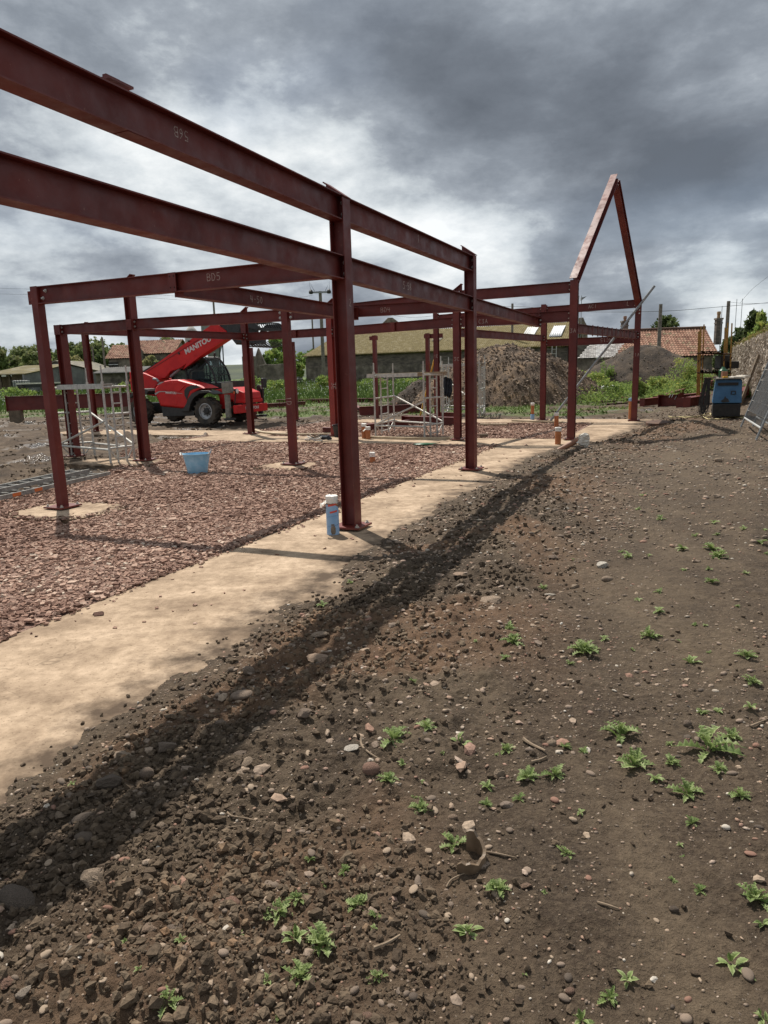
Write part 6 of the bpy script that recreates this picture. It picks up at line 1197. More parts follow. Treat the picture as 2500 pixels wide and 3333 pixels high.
def tree(px, py_base, py_top, depth, wpx, label, n=700, size=.28, t0=.1, t1=.8, seed=0, cat='tree', group=None, m=None, trunk=True, name='tree', ncl=16, droop=0.0, base_z=None):
    g = far(px, py_base, depth); zb = base_z if base_z is not None else tz(g); top = far(px, py_top, depth).z; H = top - zb; w = wpx / CAM_F * depth / 2
    t = thing(name, label, cat, (g.x, g.y, zb), 0, group); c = (g.x, g.y, zb + H * (.60 if trunk else .34)); cs, rd = clumps(c, (w * (.8 if trunk else 1.0), w * .8, H * (.36 if trunk else .52)), ncl, seed)
    V, F, T = leaves(cs, rd, n, size, t0, t1, seed + 1, droop=droop); me = quick_mesh('crown', V, F, m or M_LEAF, False, dict(tint=T)); o = bpy.data.objects.new('crown', me); link(o, t)
    if trunk:
        mb = MB(); b = Vector((g.x, g.y, zb - .1)); mid = Vector((g.x + .1 * w, g.y, zb + H * .35)); mb.tube([b, mid, Vector((g.x, g.y, zb + H * .62))], H * .035, 8, True, H * .014); obj('trunk', mb, M_BARK, t, True)
        for k in range(6): q = Vector(cs[k % len(cs)]); mb = MB(); s = b + (mid - b) * (.75 + .04 * k); mb.tube([s, (s + q) / 2 + UZ * .1 * H * .3, q], H * .015, 6, True, H * .005); obj('limb', mb, M_BARK, t, True)
    else:
        mb = MB()
        for k in range(5): q = Vector(cs[k % len(cs)]); mb.tube([Vector((g.x + (k - 2) * .06, g.y, zb - .05)), q], .03, 5, True, .012)
        obj('stems', mb, M_BARK, t, True)
    return t
# ---- far hills
def hill(x0, x1, d, hfun, m, label):
    n = 90; xs = np.linspace(x0, x1, n); V = []; F = []
    for j, (dy, k) in enumerate(((-180, 0), (-60, .7), (0, 1), (150, 1), (320, 0))):
        for i, x in enumerate(xs): V.append((x, d + dy, -2 + (hfun(x) + 2) * k))
    for j in range(4):
        for i in range(n - 1): a = j * n + i; F.append((a, a + 1, a + n + 1, a + n))
    me = quick_mesh('hill', np.array(V), np.array(F), m, True); o = bpy.data.objects.new('hill', me); COL.objects.link(o); tag(o, label, None, None, 'structure')
M_HILL = pm('wooded_hill', (.022, .035, .022), (.06, .075, .035), .02, .95, .6, .2, bdist=2.0)
hill(-700, 700, 560, lambda x: 11 + 9 * float(np.exp(-((x + 330) / 120) ** 2)) + 3 * math.sin(x * .02) + 5 * float(np.exp(-((x + 60) / 90) ** 2)), M_HILL, 'low wooded hills along the horizon')
# ---- spoil heaps
M_HEAP2 = pm('dark_topsoil_heap', (.026, .018, .012), (.085, .060, .040), 1.6, .95, .9, 14, detail=14, c3=(.050, .035, .024), bdist=.05)
def heap(px, py_base, py_top, depth, rx, ry, label, seed, peak=(0, 0), shelf=0.0, stones=900, big=.12, tint=.5, name='soil_heap', m=None, rg=1.0):
    g = far(px, py_base, depth); zb = tz(g) - .15; H = far(px, py_top, depth).z - zb; n = 110; u = np.linspace(-1.25, 1.25, n); U, Vv = np.meshgrid(u, u, indexing='ij'); X = g.x + U * rx; Y = g.y + Vv * ry
    r = np.sqrt((U - peak[0] * (1 - np.clip(np.hypot(U, Vv), 0, 1))) ** 2 + (Vv - peak[1] * (1 - np.clip(np.hypot(U, Vv), 0, 1))) ** 2); ang = np.arctan2(Vv, U); r = r * (1 + .10 * np.sin(3 * ang + seed) + .06 * np.sin(5 * ang + 2 * seed))
    prof = np.clip(1 - r, 0, None); z = H * (prof ** .92 * (1 - shelf) + shelf * sstep(0.0, .5, prof)); z = z * (1 - .06 * sstep(.8, 1.0, prof)); rough = sstep(0, .15, prof)
    z += rough * (fbm(X * .8, Y * .8, 4, seed + 300) * .5 * rg + fbm(X * 3, Y * 3, 4, seed + 310, .6) * .25 * rg) - (1 - rough) * .25
    Vx = np.stack([X, Y, zb + z], -1).reshape(-1, 3); i = (np.arange(n - 1)[:, None] * n + np.arange(n - 1)[None]).ravel(); F = np.stack([i, i + n, i + n + 1, i + 1], 1)
    t = thing(name, label, 'soil heap', (g.x, g.y, zb)); me = quick_mesh('heap_body', Vx, F, m or M_HEAP, True); o = bpy.data.objects.new('heap_body', me); link(o, t)
    q = rng.integers(0, len(Vx), stones * 3); q = q[(rough.ravel()[q] > .6)][:stones]; s = np.minimum(.022 * (1 - rng.uniform(0, 1, len(q))) ** (-1 / 2.4), big); P = Vx[q] + np.stack([rng.normal(0, .05, len(q)), rng.normal(0, .05, len(q)), s * .3], 1)
    S = s[:, None] * rng.uniform(.7, 1.3, (len(q), 3)); sh = [chip_shape(700 + k) for k in range(8)]; V, F, T = scatter(sh, P, S, .5, np.clip(rng.normal(tint, .16, len(q)), 0, 1)); me = quick_mesh('heap_stones', V, F, M_PEB, False, dict(tint=T)); o = bpy.data.objects.new('heap_stones', me); link(o, t); o['kind'] = 'stuff'
heap(1660, 1318, 1106, 36.5, 5.6, 4.8, 'tall heap of stony brown soil behind the gable post', 3, (-.05, 0), .25, 4200, .06, .40)
heap(2108, 1250, 1108, 50, 5.9, 4.4, 'smooth dark soil heap in front of the pantiled cottage', 8, (-.05, 0), .0, 700, .045, .45, m=M_HEAP2, rg=.55)
heap(1362, 1322, 1228, 38, 1.9, 1.6, 'small dark soil heap behind the middle scaffold tower', 12, (.1, 0), .1, 250, .05, .3, m=M_HEAP2, rg=.6)
# ---- roofs made of real waves
def wave_roof(p0, u, v, L, Wd, rise, pitch, amp, rows, m, name, par, tint=False, seed=0, gauge=None, drop=.03):
    """corrugated or pantiled slope: p0 eave corner, u along the eave, v up the plan; waves every `pitch` m along u"""
    u = Vector(u).normalized(); v = Vector(v).normalized(); nw = int(L / pitch); ns = 4; xs = np.linspace(0, L, nw * ns + 1); r = np.random.default_rng(seed); rr = []
    if gauge: 
        for k in range(rows): rr += [(k / rows, drop), ((k + 1) / rows - 1e-3, 0.0)]
    else: rr = [(k / rows, 0.0) for k in range(rows + 1)]
    V = []; sag = lambda s, t: .05 * math.sin(s * .7 + seed) * math.sin(math.pi * t)
    for (t, dz) in rr:
        for x in xs:
            w = math.sin(2 * math.pi * x / pitch); w = w if not gauge else (max(w, -.4) * 1.0); V.append(Vector(p0) + u * float(x) + v * (Wd * t) + UZ * (rise * t + amp * w + dz + sag(x, t)))
    nc = len(xs); F = [(j * nc + i, j * nc + i + 1, (j + 1) * nc + i + 1, (j + 1) * nc + i) for j in range(len(rr) - 1) for i in range(nc - 1)]
    at_ = {}
    if tint:
        tt = r.beta(2, 2, (rows, nw + 1)) ; T = [tt[min(j // 2, rows - 1)][min(i // ns, nw)] for j in range(len(rr)) for i in range(nc)]; at_ = dict(tint=np.array(T))
    me = quick_mesh(name, np.array([q[:] for q in V]), np.array(F), m, not gauge, at_); o = bpy.data.objects.new(name, me); link(o, par); o['kind'] = 'stuff' if gauge else 'thing'
    if not gauge: del o['kind']
    md = o.modifiers.new('solid', 'SOLIDIFY'); md.thickness = .025; md.offset = -1; return o
# ---- long mossy barn
L0 = far(983, 1161, 70); bu = Vector((.94, -.34, 0)); bv = Vector((.34, .94, 0)); BL = 25.6; zg = .35
barn = thing('barn', 'long low stone and brick barn under a mossy yellow corrugated roof', 'barn', (L0.x, L0.y, zg))
rise = 2.55; run = 9.4
mb = MB(); a_, b_ = Vector((L0.x, L0.y, 0)), Vector((L0.x, L0.y, 0)) + bu * BL; A0 = a_ + bv * .35 + bu * .2; B0 = b_ + bv * .35 - bu * .2
mb.prism([A0 + UZ * zg, B0 + UZ * zg, B0 + UZ * 2.45, A0 + UZ * 2.45], bv * .45); obj('stone_wall', mb, M_STONEW, barn)
mb = MB(); mb.prism([A0 + UZ * 2.45 + bv * .02, B0 + UZ * 2.45 + bv * .02, B0 + UZ * (L0.z - .1), A0 + UZ * (L0.z - .1)], bv * .40); obj('brick_wall', mb, M_BRICKW, barn)
for e in (A0, B0 - bu * .4):
    mb = MB(); mb.prism([e + UZ * zg + bv * .46, e + UZ * (L0.z - .05) + bv * .46, e + bv * run + UZ * (L0.z + rise - .25), e + bv * (2 * run - .4) + UZ * (L0.z - .05), e + bv * (2 * run - .4) + UZ * zg], bu * .4); obj('gable_wall', mb, M_STONEW, barn)
wave_roof(L0, bu, bv, BL, run, rise, .20, .035, 14, M_MOSS, 'roof', barn)
wave_roof(L0 + bv * 2 * run, bu, -bv, BL, run, rise, .20, .035, 4, M_MOSS, 'roof', barn)
for (px0, py0, px1, py1) in ((1697, 1099, 1722, 1066), (1786, 1097, 1812, 1062)):
    def onroof(px, py):
        d = ray(px, py); n = bu.cross(bv * run + UZ * rise).normalized(); t = (L0 - Vector((0, 0, CAM_H))).dot(n) / d.dot(n); return Vector((0, 0, CAM_H)) + d * t
    q = onroof(px0, py0); t1 = onroof(px1, py1); Wd = max(1.0, (t1 - q).dot(bv)); wave_roof(q + UZ * .05, bu, bv, 1.12, Wd, Wd * rise / run, .20, .035, 2, M_WHITEP, 'rooflight', barn)
q = onroof(1398, 1113); wave_roof(q + UZ * .05, bu, bv, 1.0, 1.6, 1.6 * rise / run, .20, .035, 2, M_SHEET, 'patched_sheet', barn)
for k in range(7): u_ = 13 + k * 1.9; 
# stone gable peak behind the barn roof
g = far(1271, 1060, 92); t = thing('stone_gable', 'old stone gable peak rising behind the mossy barn roof', 'gable', (g.x, g.y, .9)); top = far(1268, 1034, 92).z; mb = MB(); mb.prism([(g.x - 3.2, 92, .9), (g.x - 3.2, 92, top - 2.6), (g.x - .3, 92, top), (g.x + .3, 92, top), (g.x + 3.2, 92, top - 2.2), (g.x + 3.2, 92, .9)], (0, .6, 0)); obj('masonry', mb, M_STONEW, t, bevel=.05)
g = far(1893, 1062, 84); t = thing('stone_gable', 'ruined gable with broken tiles seen just right of the gable post', 'gable', (g.x, g.y, .9)); mb = MB(); P = [far(1860, 1100, 84), far(1866, 1036, 84), far(1899, 1033, 84), far(1905, 1048, 84), far(1913, 1062, 84), far(1917, 1100, 84)]; P[0].z = P[-1].z = .9; mb.prism(P, (0, 3, 0)); obj('masonry', mb, M_STONEW, t, bevel=.05)
# ---- pantiled cottage on the right
R0_ = far(2018, 1166, 58); ridgeL = far(2040, 1078, 62); cu_ = (far(2330, 1160, 57) - R0_); CLn = cu_.length; cu_.z = 0; cu_.normalize(); cv_ = Vector((-cu_.y, cu_.x, 0)); crise = ridgeL.z - R0_.z
cot = thing('cottage', 'low stone cottage under a red clay pantile roof behind the dark soil heap', 'cottage', (R0_.x, R0_.y, .5))
wave_roof(R0_, cu_, cv_, CLn + .3, 4.0, crise, .235, .045, 14, M_PANT, 'pantile_roof', cot, True, 5, .28, .035); wave_roof(R0_ + cv_ * 8, cu_, -cv_, CLn + .3, 4.0, crise, .235, .045, 6, M_PANT, 'pantile_roof', cot, True, 6, .28, .035)
mb = MB(); b0 = Vector((R0_.x, R0_.y, 0)) + cv_ * .3; mb.prism([b0 + UZ * .2, b0 + cv_ * 7.4 + UZ * .2, b0 + cv_ * 7.4 + UZ * (R0_.z - .05), b0 + cv_ * 3.7 + UZ * (R0_.z + crise - .2), b0 + UZ * (R0_.z - .05)], cu_ * (CLn - .1)); obj('wall', mb, M_STONEW, cot)
mb = MB(); mb.tube([R0_ + cv_ * 4.0 + UZ * (crise + .05), R0_ + cv_ * 4.0 + UZ * (crise + .05) + cu_ * (CLn + .3)], .13, 8); obj('ridge_tiles', mb, M_RUST, cot, True)
def chimney(px0, px1, py0, py1, d, pot, label, par=None):
    a, b = far(px0, py1, d), far(px1, py0, d); w = b.x - a.x; c = Vector(((a.x + b.x) / 2, d, 0)); mb = MB(); mb.box((c.x, d, (a.z - 1.2 + b.z) / 2), (w, w * .9, b.z - a.z + 1.2)); o = obj('chimney', mb, M_BRICKW, par, bevel=.03); mb = MB(); mb.box((c.x, d, b.z + .06), (w * 1.18, w * 1.08, .14)); mb.box((c.x, d, b.z - .3), (w * 1.1, w, .1)); obj('chimney_cap', mb, M_STONEW, o)
    (x0, x1, y0) = pot; pz = far(x0, y0, d).z; pw = (far(x1, y0, d).x - far(x0, y0, d).x) / 2; mb = MB(); mb.lathe([(pw * .95, b.z + .1), (pw * .9, pz - .25), (pw * 1.1, pz - .22), (pw * 1.1, pz - .05), (pw * .95, pz), (pw * .6, pz)], 14, (far((x0 + x1) / 2, y0, d).x, d, 0)); obj('chimney_pot', mb, M_BROWNPIPE if px0 < 2100 else pm('buff_chimney_pot', (.30, .19, .10), (.38, .25, .14), 6, .8), o, True); return o
chimney(2328, 2349, 1040, 1076, 62.5, (2335, 2346, 1014), '', cot); chimney(2023, 2043, 1049, 1072, 63, (2030, 2040, 1029), '', cot)
# slate shed in front of the cottage's left end
S0 = far(1879, 1168, 55); su = (far(1996, 1165, 54) - S0); SL = su.length; su.z = 0; su.normalize(); sv = Vector((-su.y, su.x, 0)); sv = sv if sv.y > 0 else -sv; t = thing('slate_shed', 'low shed with a pale slate roof left of the pantiled cottage', 'shed', (S0.x, S0.y, .4))
srise = far(1942, 1120, 58).z - S0.z; sk = (far(1942, 1120, 58) - S0).dot(su); rows = 11; Vs = []; Fs = []; Ts = []; r = np.random.default_rng(4)
for k in range(rows):
    t0, t1 = k / rows, (k + 1.15) / rows; n_ = 16
    for i in range(n_):
        x0 = SL * i / n_ + (k % 2) * SL / n_ / 2; x1 = x0 + SL / n_ - .02; o_ = len(Vs); dz = r.uniform(0, .02)
        for (x, tt_, z_) in ((x0, t0, .05 + dz), (x1, t0, .05 + dz), (x1, t1, .012), (x0, t1, .012)): q = S0 + su * (x + sk * tt_ * .55) + sv * 3.0 * tt_ + UZ * (srise * tt_ + z_); Vs.append(q[:])
        Fs.append((o_, o_ + 1, o_ + 2, o_ + 3)); Ts += [r.uniform(.2, 1)] * 4
me = quick_mesh('slate_roof', np.array(Vs), np.array(Fs), M_SLATE, False, dict(tint=np.array(Ts))); o = bpy.data.objects.new('slate_roof', me); link(o, t); o['kind'] = 'stuff'; md = o.modifiers.new('solid', 'SOLIDIFY'); md.thickness = .02
mb = MB(); q = Vector((S0.x, S0.y, 0)) + sv * .2; mb.prism([q + UZ * .2, q + su * SL + UZ * .2, q + su * SL + UZ * (S0.z - .02), q + UZ * (S0.z - .02)], sv * .4); obj('wall', mb, M_STONEW, t)
a_ = far(1872, 1175, 60); b_ = far(1942, 1100, 60); t = thing('stone_outhouse', 'dark stone outhouse wall between the barn and the slate shed', 'outhouse', (a_.x, 60, .5)); mb = MB(); mb.box(((a_.x + b_.x) / 2, 61.5, (b_.z + .4) / 2), (b_.x - a_.x, 3, b_.z - .4)); obj('wall', mb, M_BRICKW, t, bevel=.04); mb = MB(); mb.box(((a_.x + b_.x) / 2 + .3, 59.96, 1.8), (.9, .1, 1.5)); obj('door', mb, M_DARKIN, t)
# ---- sheds on the left
A0 = far(-70, 1222, 66); A1 = far(77, 1217, 64); au = (A1 - A0); AL = au.length; au.z = 0; au.normalize(); av = Vector((-au.y, au.x, 0)); t = thing('open_shed', 'open fronted farm shed with a mossy cement sheet roof at the far left', 'shed', (A1.x, A1.y, .7)); arise = far(130, 1188, 69).z - A1.z
wave_roof(Vector((A0.x, A0.y, A1.z)), au, av, AL + .2, 5.2, arise, .22, .035, 8, pm('half_mossy_sheet', (.11, .095, .05), (.20, .18, .13), .8, .9, .2, 12, c3=(.15, .12, .04)), 'roof', t); wave_roof(Vector((A0.x, A0.y, A1.z)) + av * 10.4, au, -av, AL + .2, 5.2, arise, .22, .035, 3, M_SHEET, 'roof', t)
e = Vector((A1.x, A1.y, 0)); mb = MB(); mb.prism([e + UZ * .5, e + UZ * (A1.z - .06), e + av * 5.2 + UZ * (A1.z + arise - .1), e + av * 10.4 + UZ * (A1.z - .06), e + av * 10.4 + UZ * .5], -au * .2); obj('gable_wall', mb, M_RENDER, t)
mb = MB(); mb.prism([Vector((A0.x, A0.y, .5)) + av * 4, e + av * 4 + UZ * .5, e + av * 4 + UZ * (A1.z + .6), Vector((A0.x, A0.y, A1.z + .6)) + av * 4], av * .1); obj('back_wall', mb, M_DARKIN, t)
for px in (2, 33): q = far(px, 1240, 65.6); mb = MB(); mb.box((q.x, q.y, (A1.z + .5) / 2), (.18, .18, A1.z - .5)); obj('post', mb, M_OLDWOOD, t)
for k in range(14): q = far(36 + k * 2.9, 1225, 65.0); mb = MB(); mb.box((q.x, q.y + .2, A1.z - .35 - .05 * (k % 3)), (.07, .03, .7 + .1 * (k % 3))); obj('hanging_board', mb, M_OLDWOOD, t)
q = far(15, 1245, 66); mb = MB(); mb.box((q.x, q.y + .8, 1.5), (2.2, 1.2, 1.9)); tag(obj('straw_bale_stack', mb, pm('old_straw', (.12, .085, .05), (.2, .15, .09), 9, .95, .6, 30), bevel=.1), 'brown straw stack inside the open shed at the far left', 'straw')
ap_ = far(184, 1178, 72); B0 = far(278, 1208, 72); Bl = ap_.x - (B0.x - ap_.x) * 1.2; t = thing('gabled_shed', 'grey gabled farm shed to the right of the open shed', 'shed', (ap_.x, 72, .8)); mb = MB(); mb.prism([(Bl, 72, .6), (Bl, 72, B0.z - .3), (ap_.x - .5, 72, ap_.z - .05), (ap_.x + .5, 72, ap_.z - .05), (B0.x, 72, B0.z), (B0.x, 72, .6)], (0, 9, 0)); obj('wall', mb, M_RENDER, t)
for s, q, r_ in ((1, B0, 1), (-1, Vector((Bl, 72, B0.z - .3)), 1)):
    mb = MB(); mb.prism([(ap_.x, 71.7, ap_.z + .05), (q.x + s * .3, 71.7, q.z - .05), (q.x + s * .3, 71.7, q.z + .06), (ap_.x, 71.7, ap_.z + .17)], (0, 9.6, 0)); obj('roof', mb, M_SHEET, t)
mb = MB(); mb.prism([(ap_.x - .9, 71.95, ap_.z - .7), (ap_.x + .9, 71.95, ap_.z - .7), (ap_.x + .9, 71.95, ap_.z - 2.0), (ap_.x - .9, 71.95, ap_.z - 2.0)], (0, .04, 0)); obj('boarded_door', mb, M_SHEET, t)
C0 = far(297, 1216, 66); C1_ = far(426, 1217, 66); t = thing('low_shed', 'long low shed with a dark grey sheet roof in front of the tiled house', 'shed', (C0.x, 66, .7)); cr = far(420, 1193, 69).z - C0.z; wave_roof(C0, (C1_ - C0).normalized() if False else Vector((1, 0, 0)), Vector((0, 1, 0)), (C1_.x - C0.x) + 2.5, 4.0, cr, .2, .03, 6, pm('dark_grey_sheet', (.055, .052, .05), (.12, .115, .105), 1.5, .9, .2, 10), 'roof', t); mb = MB(); mb.box(((C0.x + C1_.x) / 2 + 1.2, 68.5, (C0.z + .5) / 2), (C1_.x - C0.x + 2, 4, C0.z - .5)); obj('wall', mb, M_STONEW, t)
# tiled house behind
H0 = far(462, 1160, 84); t = thing('tiled_house', 'derelict stone house with a faded red pantile roof left of the telehandler boom', 'house', (H0.x, 84, .9)); hr = far(470, 1107, 87).z; he = far(520, 1150, 84).z; hx0 = far(440, 1107, 87).x; hx1 = far(548, 1107, 87).x
wave_roof(Vector((hx0, 84, he)), (1, 0, 0), (0, 1, 0), hx1 - hx0 + 1.5, 4.0, hr - he, .26, .05, 12, M_PANT, 'pantile_roof', t, True, 9, .3, .04); wave_roof(Vector((hx0, 92, he)), (1, 0, 0), (0, -1, 0), hx1 - hx0 + 1.5, 4.0, hr - he, .26, .05, 4, M_PANT, 'pantile_roof', t, True, 10, .3, .04)
mb = MB(); mb.prism([(hx0 + .3, 84.3, .6), (hx0 + .3, 84.3, he - .1), (hx0 + .3, 88, hr - .2), (hx0 + .3, 91.7, he - .1), (hx0 + .3, 91.7, .6)], (hx1 - hx0 + .9, 0, 0)); obj('wall', mb, M_STONEW, t)
wx0 = far(338, 1160, 80).x; wx1 = far(425, 1160, 80).x; we = far(340, 1168, 80).z; wr = far(415, 1121, 82).z
wave_roof(Vector((wx0, 80, we)), (1, 0, 0), (0, 1, 0), wx1 - wx0, 3.0, wr - we, .26, .05, 9, M_PANT, 'wing_roof', t, True, 12, .3, .04); mb = MB(); mb.prism([(wx0 + .4, 80.3, .6), (wx0 + .4, 80.3, we - .1), (wx0 + .4, 83, wr - .2), (wx0 + .4, 86, we), (wx0 + .4, 86, .6)], (wx1 - wx0 - .3, 0, 0)); obj('wing_wall', mb, M_STONEW, t); q = far(367, 1188, 80); mb = MB(); mb.box((q.x, 80.28, q.z), (1.1, .08, .6)); w_ = obj('window', mb, M_DARKIN, t); mb = MB(); mb.box((q.x, 80.2, q.z + .05), (1.1, .04, .06)); obj('window_bar', mb, M_WHITEP, w_)
# ---- silo hopper and ruins behind the telehandler
q = far(696, 1140, 56); t = thing('feed_hopper', 'grey conical feed hopper on legs behind the telehandler cab', 'hopper', (q.x, 56, .6)); mb = MB(); zt = far(696, 1106, 56).z; zb_ = far(696, 1185, 56).z; w = 34 / CAM_F * 56; mb.lathe([(w, zt + 1.2), (w, zt), (w * .25, zb_), (w * .2, zb_ - .2), (0, zb_ - .2)], 20, (q.x, 56, 0)); obj('cone', mb, pm('dull_galvanised', (.17, .175, .175), (.26, .265, .26), 2, .6, metal=.3), t, True)
for k in range(4): a_ = math.pi / 4 + k * math.pi / 2; mb = MB(); mb.tube([(q.x + w * math.cos(a_), 56 + w * math.sin(a_), zt), (q.x + w * .9 * math.cos(a_), 56 + w * .9 * math.sin(a_), .5)], .05, 6); obj('leg', mb, M_DKGREY, t, True)
for k in range(2): mb = MB(); mb.tube([(q.x - w, 55.6, 1.0 if k else 2.2), (q.x + w, 55.6, 2.2 if k else 1.0)], .03, 6); obj('cross_brace', mb, M_DKGREY, t, True)
q = far(622, 1070, 75); t = thing('silo', 'pale grey silo with a shallow conical top behind the raised boom', 'silo', (q.x, 75, .8)); mb = MB(); zt = far(622, 1060, 75).z; w = 22 / CAM_F * 75; mb.lathe([(w, .6), (w, zt - .7), (w * .3, zt - .05), (w * .12, zt), (w * .12, zt + .15), (0, zt + .15)], 24, (q.x, 75, 0)); obj('drum', mb, pm('pale_cladding', (.34, .32, .29), (.42, .40, .37), 2, .7), t, True)
for (x0, x1, y0, y1, d, lab) in ((826, 862, 1131, 1200, 70, 'broken stone gable left of the slim gravel post'), (790, 830, 1158, 1205, 68, 'low reddish stone outbuilding wall behind the telehandler'), (845, 935, 1183, 1222, 62, 'long rubble field wall behind the short beams'), (560, 660, 1190, 1225, 70, 'stone yard wall seen through the telehandler cab')):
    a_, b_ = far(x0, y1, d), far(x1, y0, d); t = thing('rubble_wall', lab, 'stone wall', ((a_.x + b_.x) / 2, d, a_.z)); n_ = 9; top = [Vector((a_.x + (b_.x - a_.x) * k / n_, d, b_.z - (abs(k - 4) * .35 if y1 - y0 > 60 else .08 * rnd.random()))) for k in range(n_ + 1)]; mb = MB(); mb.prism([Vector((a_.x, d, .3))] + top + [Vector((b_.x, d, .3))], (0, .7, 0)); obj('masonry', mb, M_STONEW, t, bevel=.04)
# white tanks in cages
def ibc(px0, px1, py0, py1, d, label):
    a_, b_ = far(px0, py1, d), far(px1, py0, d); w = b_.x - a_.x; h = b_.z - a_.z; c = Vector(((a_.x + b_.x) / 2, d + w / 2, a_.z)); t = thing('caged_tank', label, 'tank', c); mb = MB(); mb.box((c.x, c.y, c.z + h * .55), (w * .92, w * .92, h * .86)); obj('tank_body', mb, pm('white_tank_plastic', (.55, .55, .52), (.66, .66, .63), 3, .5), t, bevel=.06); mb = MB(); mb.box((c.x, c.y, c.z + .06), (w, w, .13)); obj('pallet', mb, M_OLDWOOD, t)
    for k in range(6): x = c.x - w / 2 + w * k / 5; mb = MB(); mb.tube([(x, c.y - w / 2, c.z + .1), (x, c.y - w / 2, c.z + h)], .02, 5); obj('cage_bar', mb, M_DKGREY, t)
    for k in range(5): z = c.z + .15 + (h - .15) * k / 4; mb = MB(); mb.tube([(c.x - w / 2, c.y - w / 2, z), (c.x + w / 2, c.y - w / 2, z), (c.x + w / 2, c.y + w / 2, z), (c.x - w / 2, c.y + w / 2, z), (c.x - w / 2, c.y - w / 2, z)], .02, 5); obj('cage_bar', mb, M_DKGREY, t)
ibc(953, 982, 1208, 1241, 70, 'white caged tank standing in the field beyond the slim gravel post'); ibc(40, 79, 1237, 1264, 63, 'white caged tank standing in front of the open shed')
q = far(968, 1248, 69); mb = MB(); mb.box((q.x, q.y, q.z - .1), (1.6, 1.0, .5)); tag(obj('pallet_stack', mb, M_OLDWOOD, bevel=.03), 'dark pallets under the white caged tank in the field', 'pallets')
q = far(120, 1260, 60); t = thing('farm_trailer', 'low flat farm trailer among weeds before the grey sheds', 'trailer', (q.x, 60, q.z)); mb = MB(); mb.box((q.x + .3, 60, q.z + .32), (3.2, 1.6, .12)); obj('bed', mb, M_BAG, t); mb = MB(); mb.box((q.x + .3, 60, q.z + .12), (2.8, 1.4, .28)); obj('underframe', mb, M_DKGREY, t)
for s in (-1, 1): mb = MB(); mb.lathe([(0, -.1), (.3, -.1), (.3, .1), (0, .1)], 14, (q.x + s, 59.2, q.z - .05), (Vector((1, 0, 0)), UZ, Vector((0, 1, 0)))); obj('wheel', mb, M_TYRE, t, True)
# ---- ivy covered wall on the right
W0 = Vector((23.6, 47, 0)); W1 = Vector((9.6, 15.5, 0)); wd = (W1 - W0).normalized(); wn = Vector((wd.y, -wd.x, 0)); wn = wn if wn.x > 0 else -wn; WL = (W1 - W0).length; WT = 2.42
t = thing('garden_wall', 'tall stone wall thick with dry grey creeper along the right side', 'wall', ((W0.x + W1.x) / 2, (W0.y + W1.y) / 2, .1)); mb = MB(); n_ = 40; top = [W0 + wd * (WL * k / n_) + UZ * (WT + .10 * math.sin(k * 1.7) + .06 * math.sin(k * .6) + (.12 if k > 20 else 0)) for k in range(n_ + 1)]; mb.prism([W0 - UZ * .3] + top + [W1 - UZ * .3], wn * .5); obj('masonry', mb, M_STONEW, t)
n = 42000; u = rng.uniform(0, 1, n); z = rng.uniform(0, 1, n); P = np.array(W0)[None] + np.array(wd)[None] * (u * WL)[:, None]; off = .10 + .13 * vnoise(u * WL * 1.5, z * 4, 5) + rng.uniform(-.05, .05, n); P = P - np.array(wn)[None] * off[:, None]; P[:, 2] = .1 + z * (WT + .12); uu = rng.normal(size=(n, 3)) * .5; uu[:, 2] -= 1.2; uu /= np.linalg.norm(uu, axis=1)[:, None]; ww = np.cross(uu, np.array(wn)[None] + rng.normal(size=(n, 3)) * .5); ww /= np.linalg.norm(ww, axis=1)[:, None]; s = rng.uniform(.03, .085, n)[:, None]; V = np.stack([P - uu * s, P + ww * s * .5, P + uu * s, P - ww * s * .5], 1).reshape(-1, 3); T = np.repeat(np.clip(.25 * vnoise(u * WL * .8, z * 3, 8) + rng.beta(2, 2, n) * .75, 0, 1), 4); me = quick_mesh('dry_creeper', V, np.arange(4 * n).reshape(n, 4), M_CREEP, False, dict(tint=T)); o = bpy.data.objects.new('dry_creeper', me); link(o, t); o['kind'] = 'stuff'
n = 7000; cs = []; rd = []
for k in range(40): q = W0 + wd * (WL * k / 39) + wn * .3; cs.append([q.x, q.y, WT + .22 + .15 * math.sin(k * 2.1)]); rd.append([.55, .55, .28 + .12 * math.sin(k)])
V, F, T = leaves(cs, rd, n, .06, .35, 1.0, 55); me = quick_mesh('wall_top_weeds', V, F, pm_attr('seeding_weeds', [(0, (.05, .07, .02)), (.4, (.12, .14, .04)), (.7, (.28, .24, .07)), (1, (.32, .22, .17))], .8, 0, 4, translucent=.3), False, dict(tint=T)); o = bpy.data.objects.new('wall_top_weeds', me); link(o, t); o['kind'] = 'stuff'
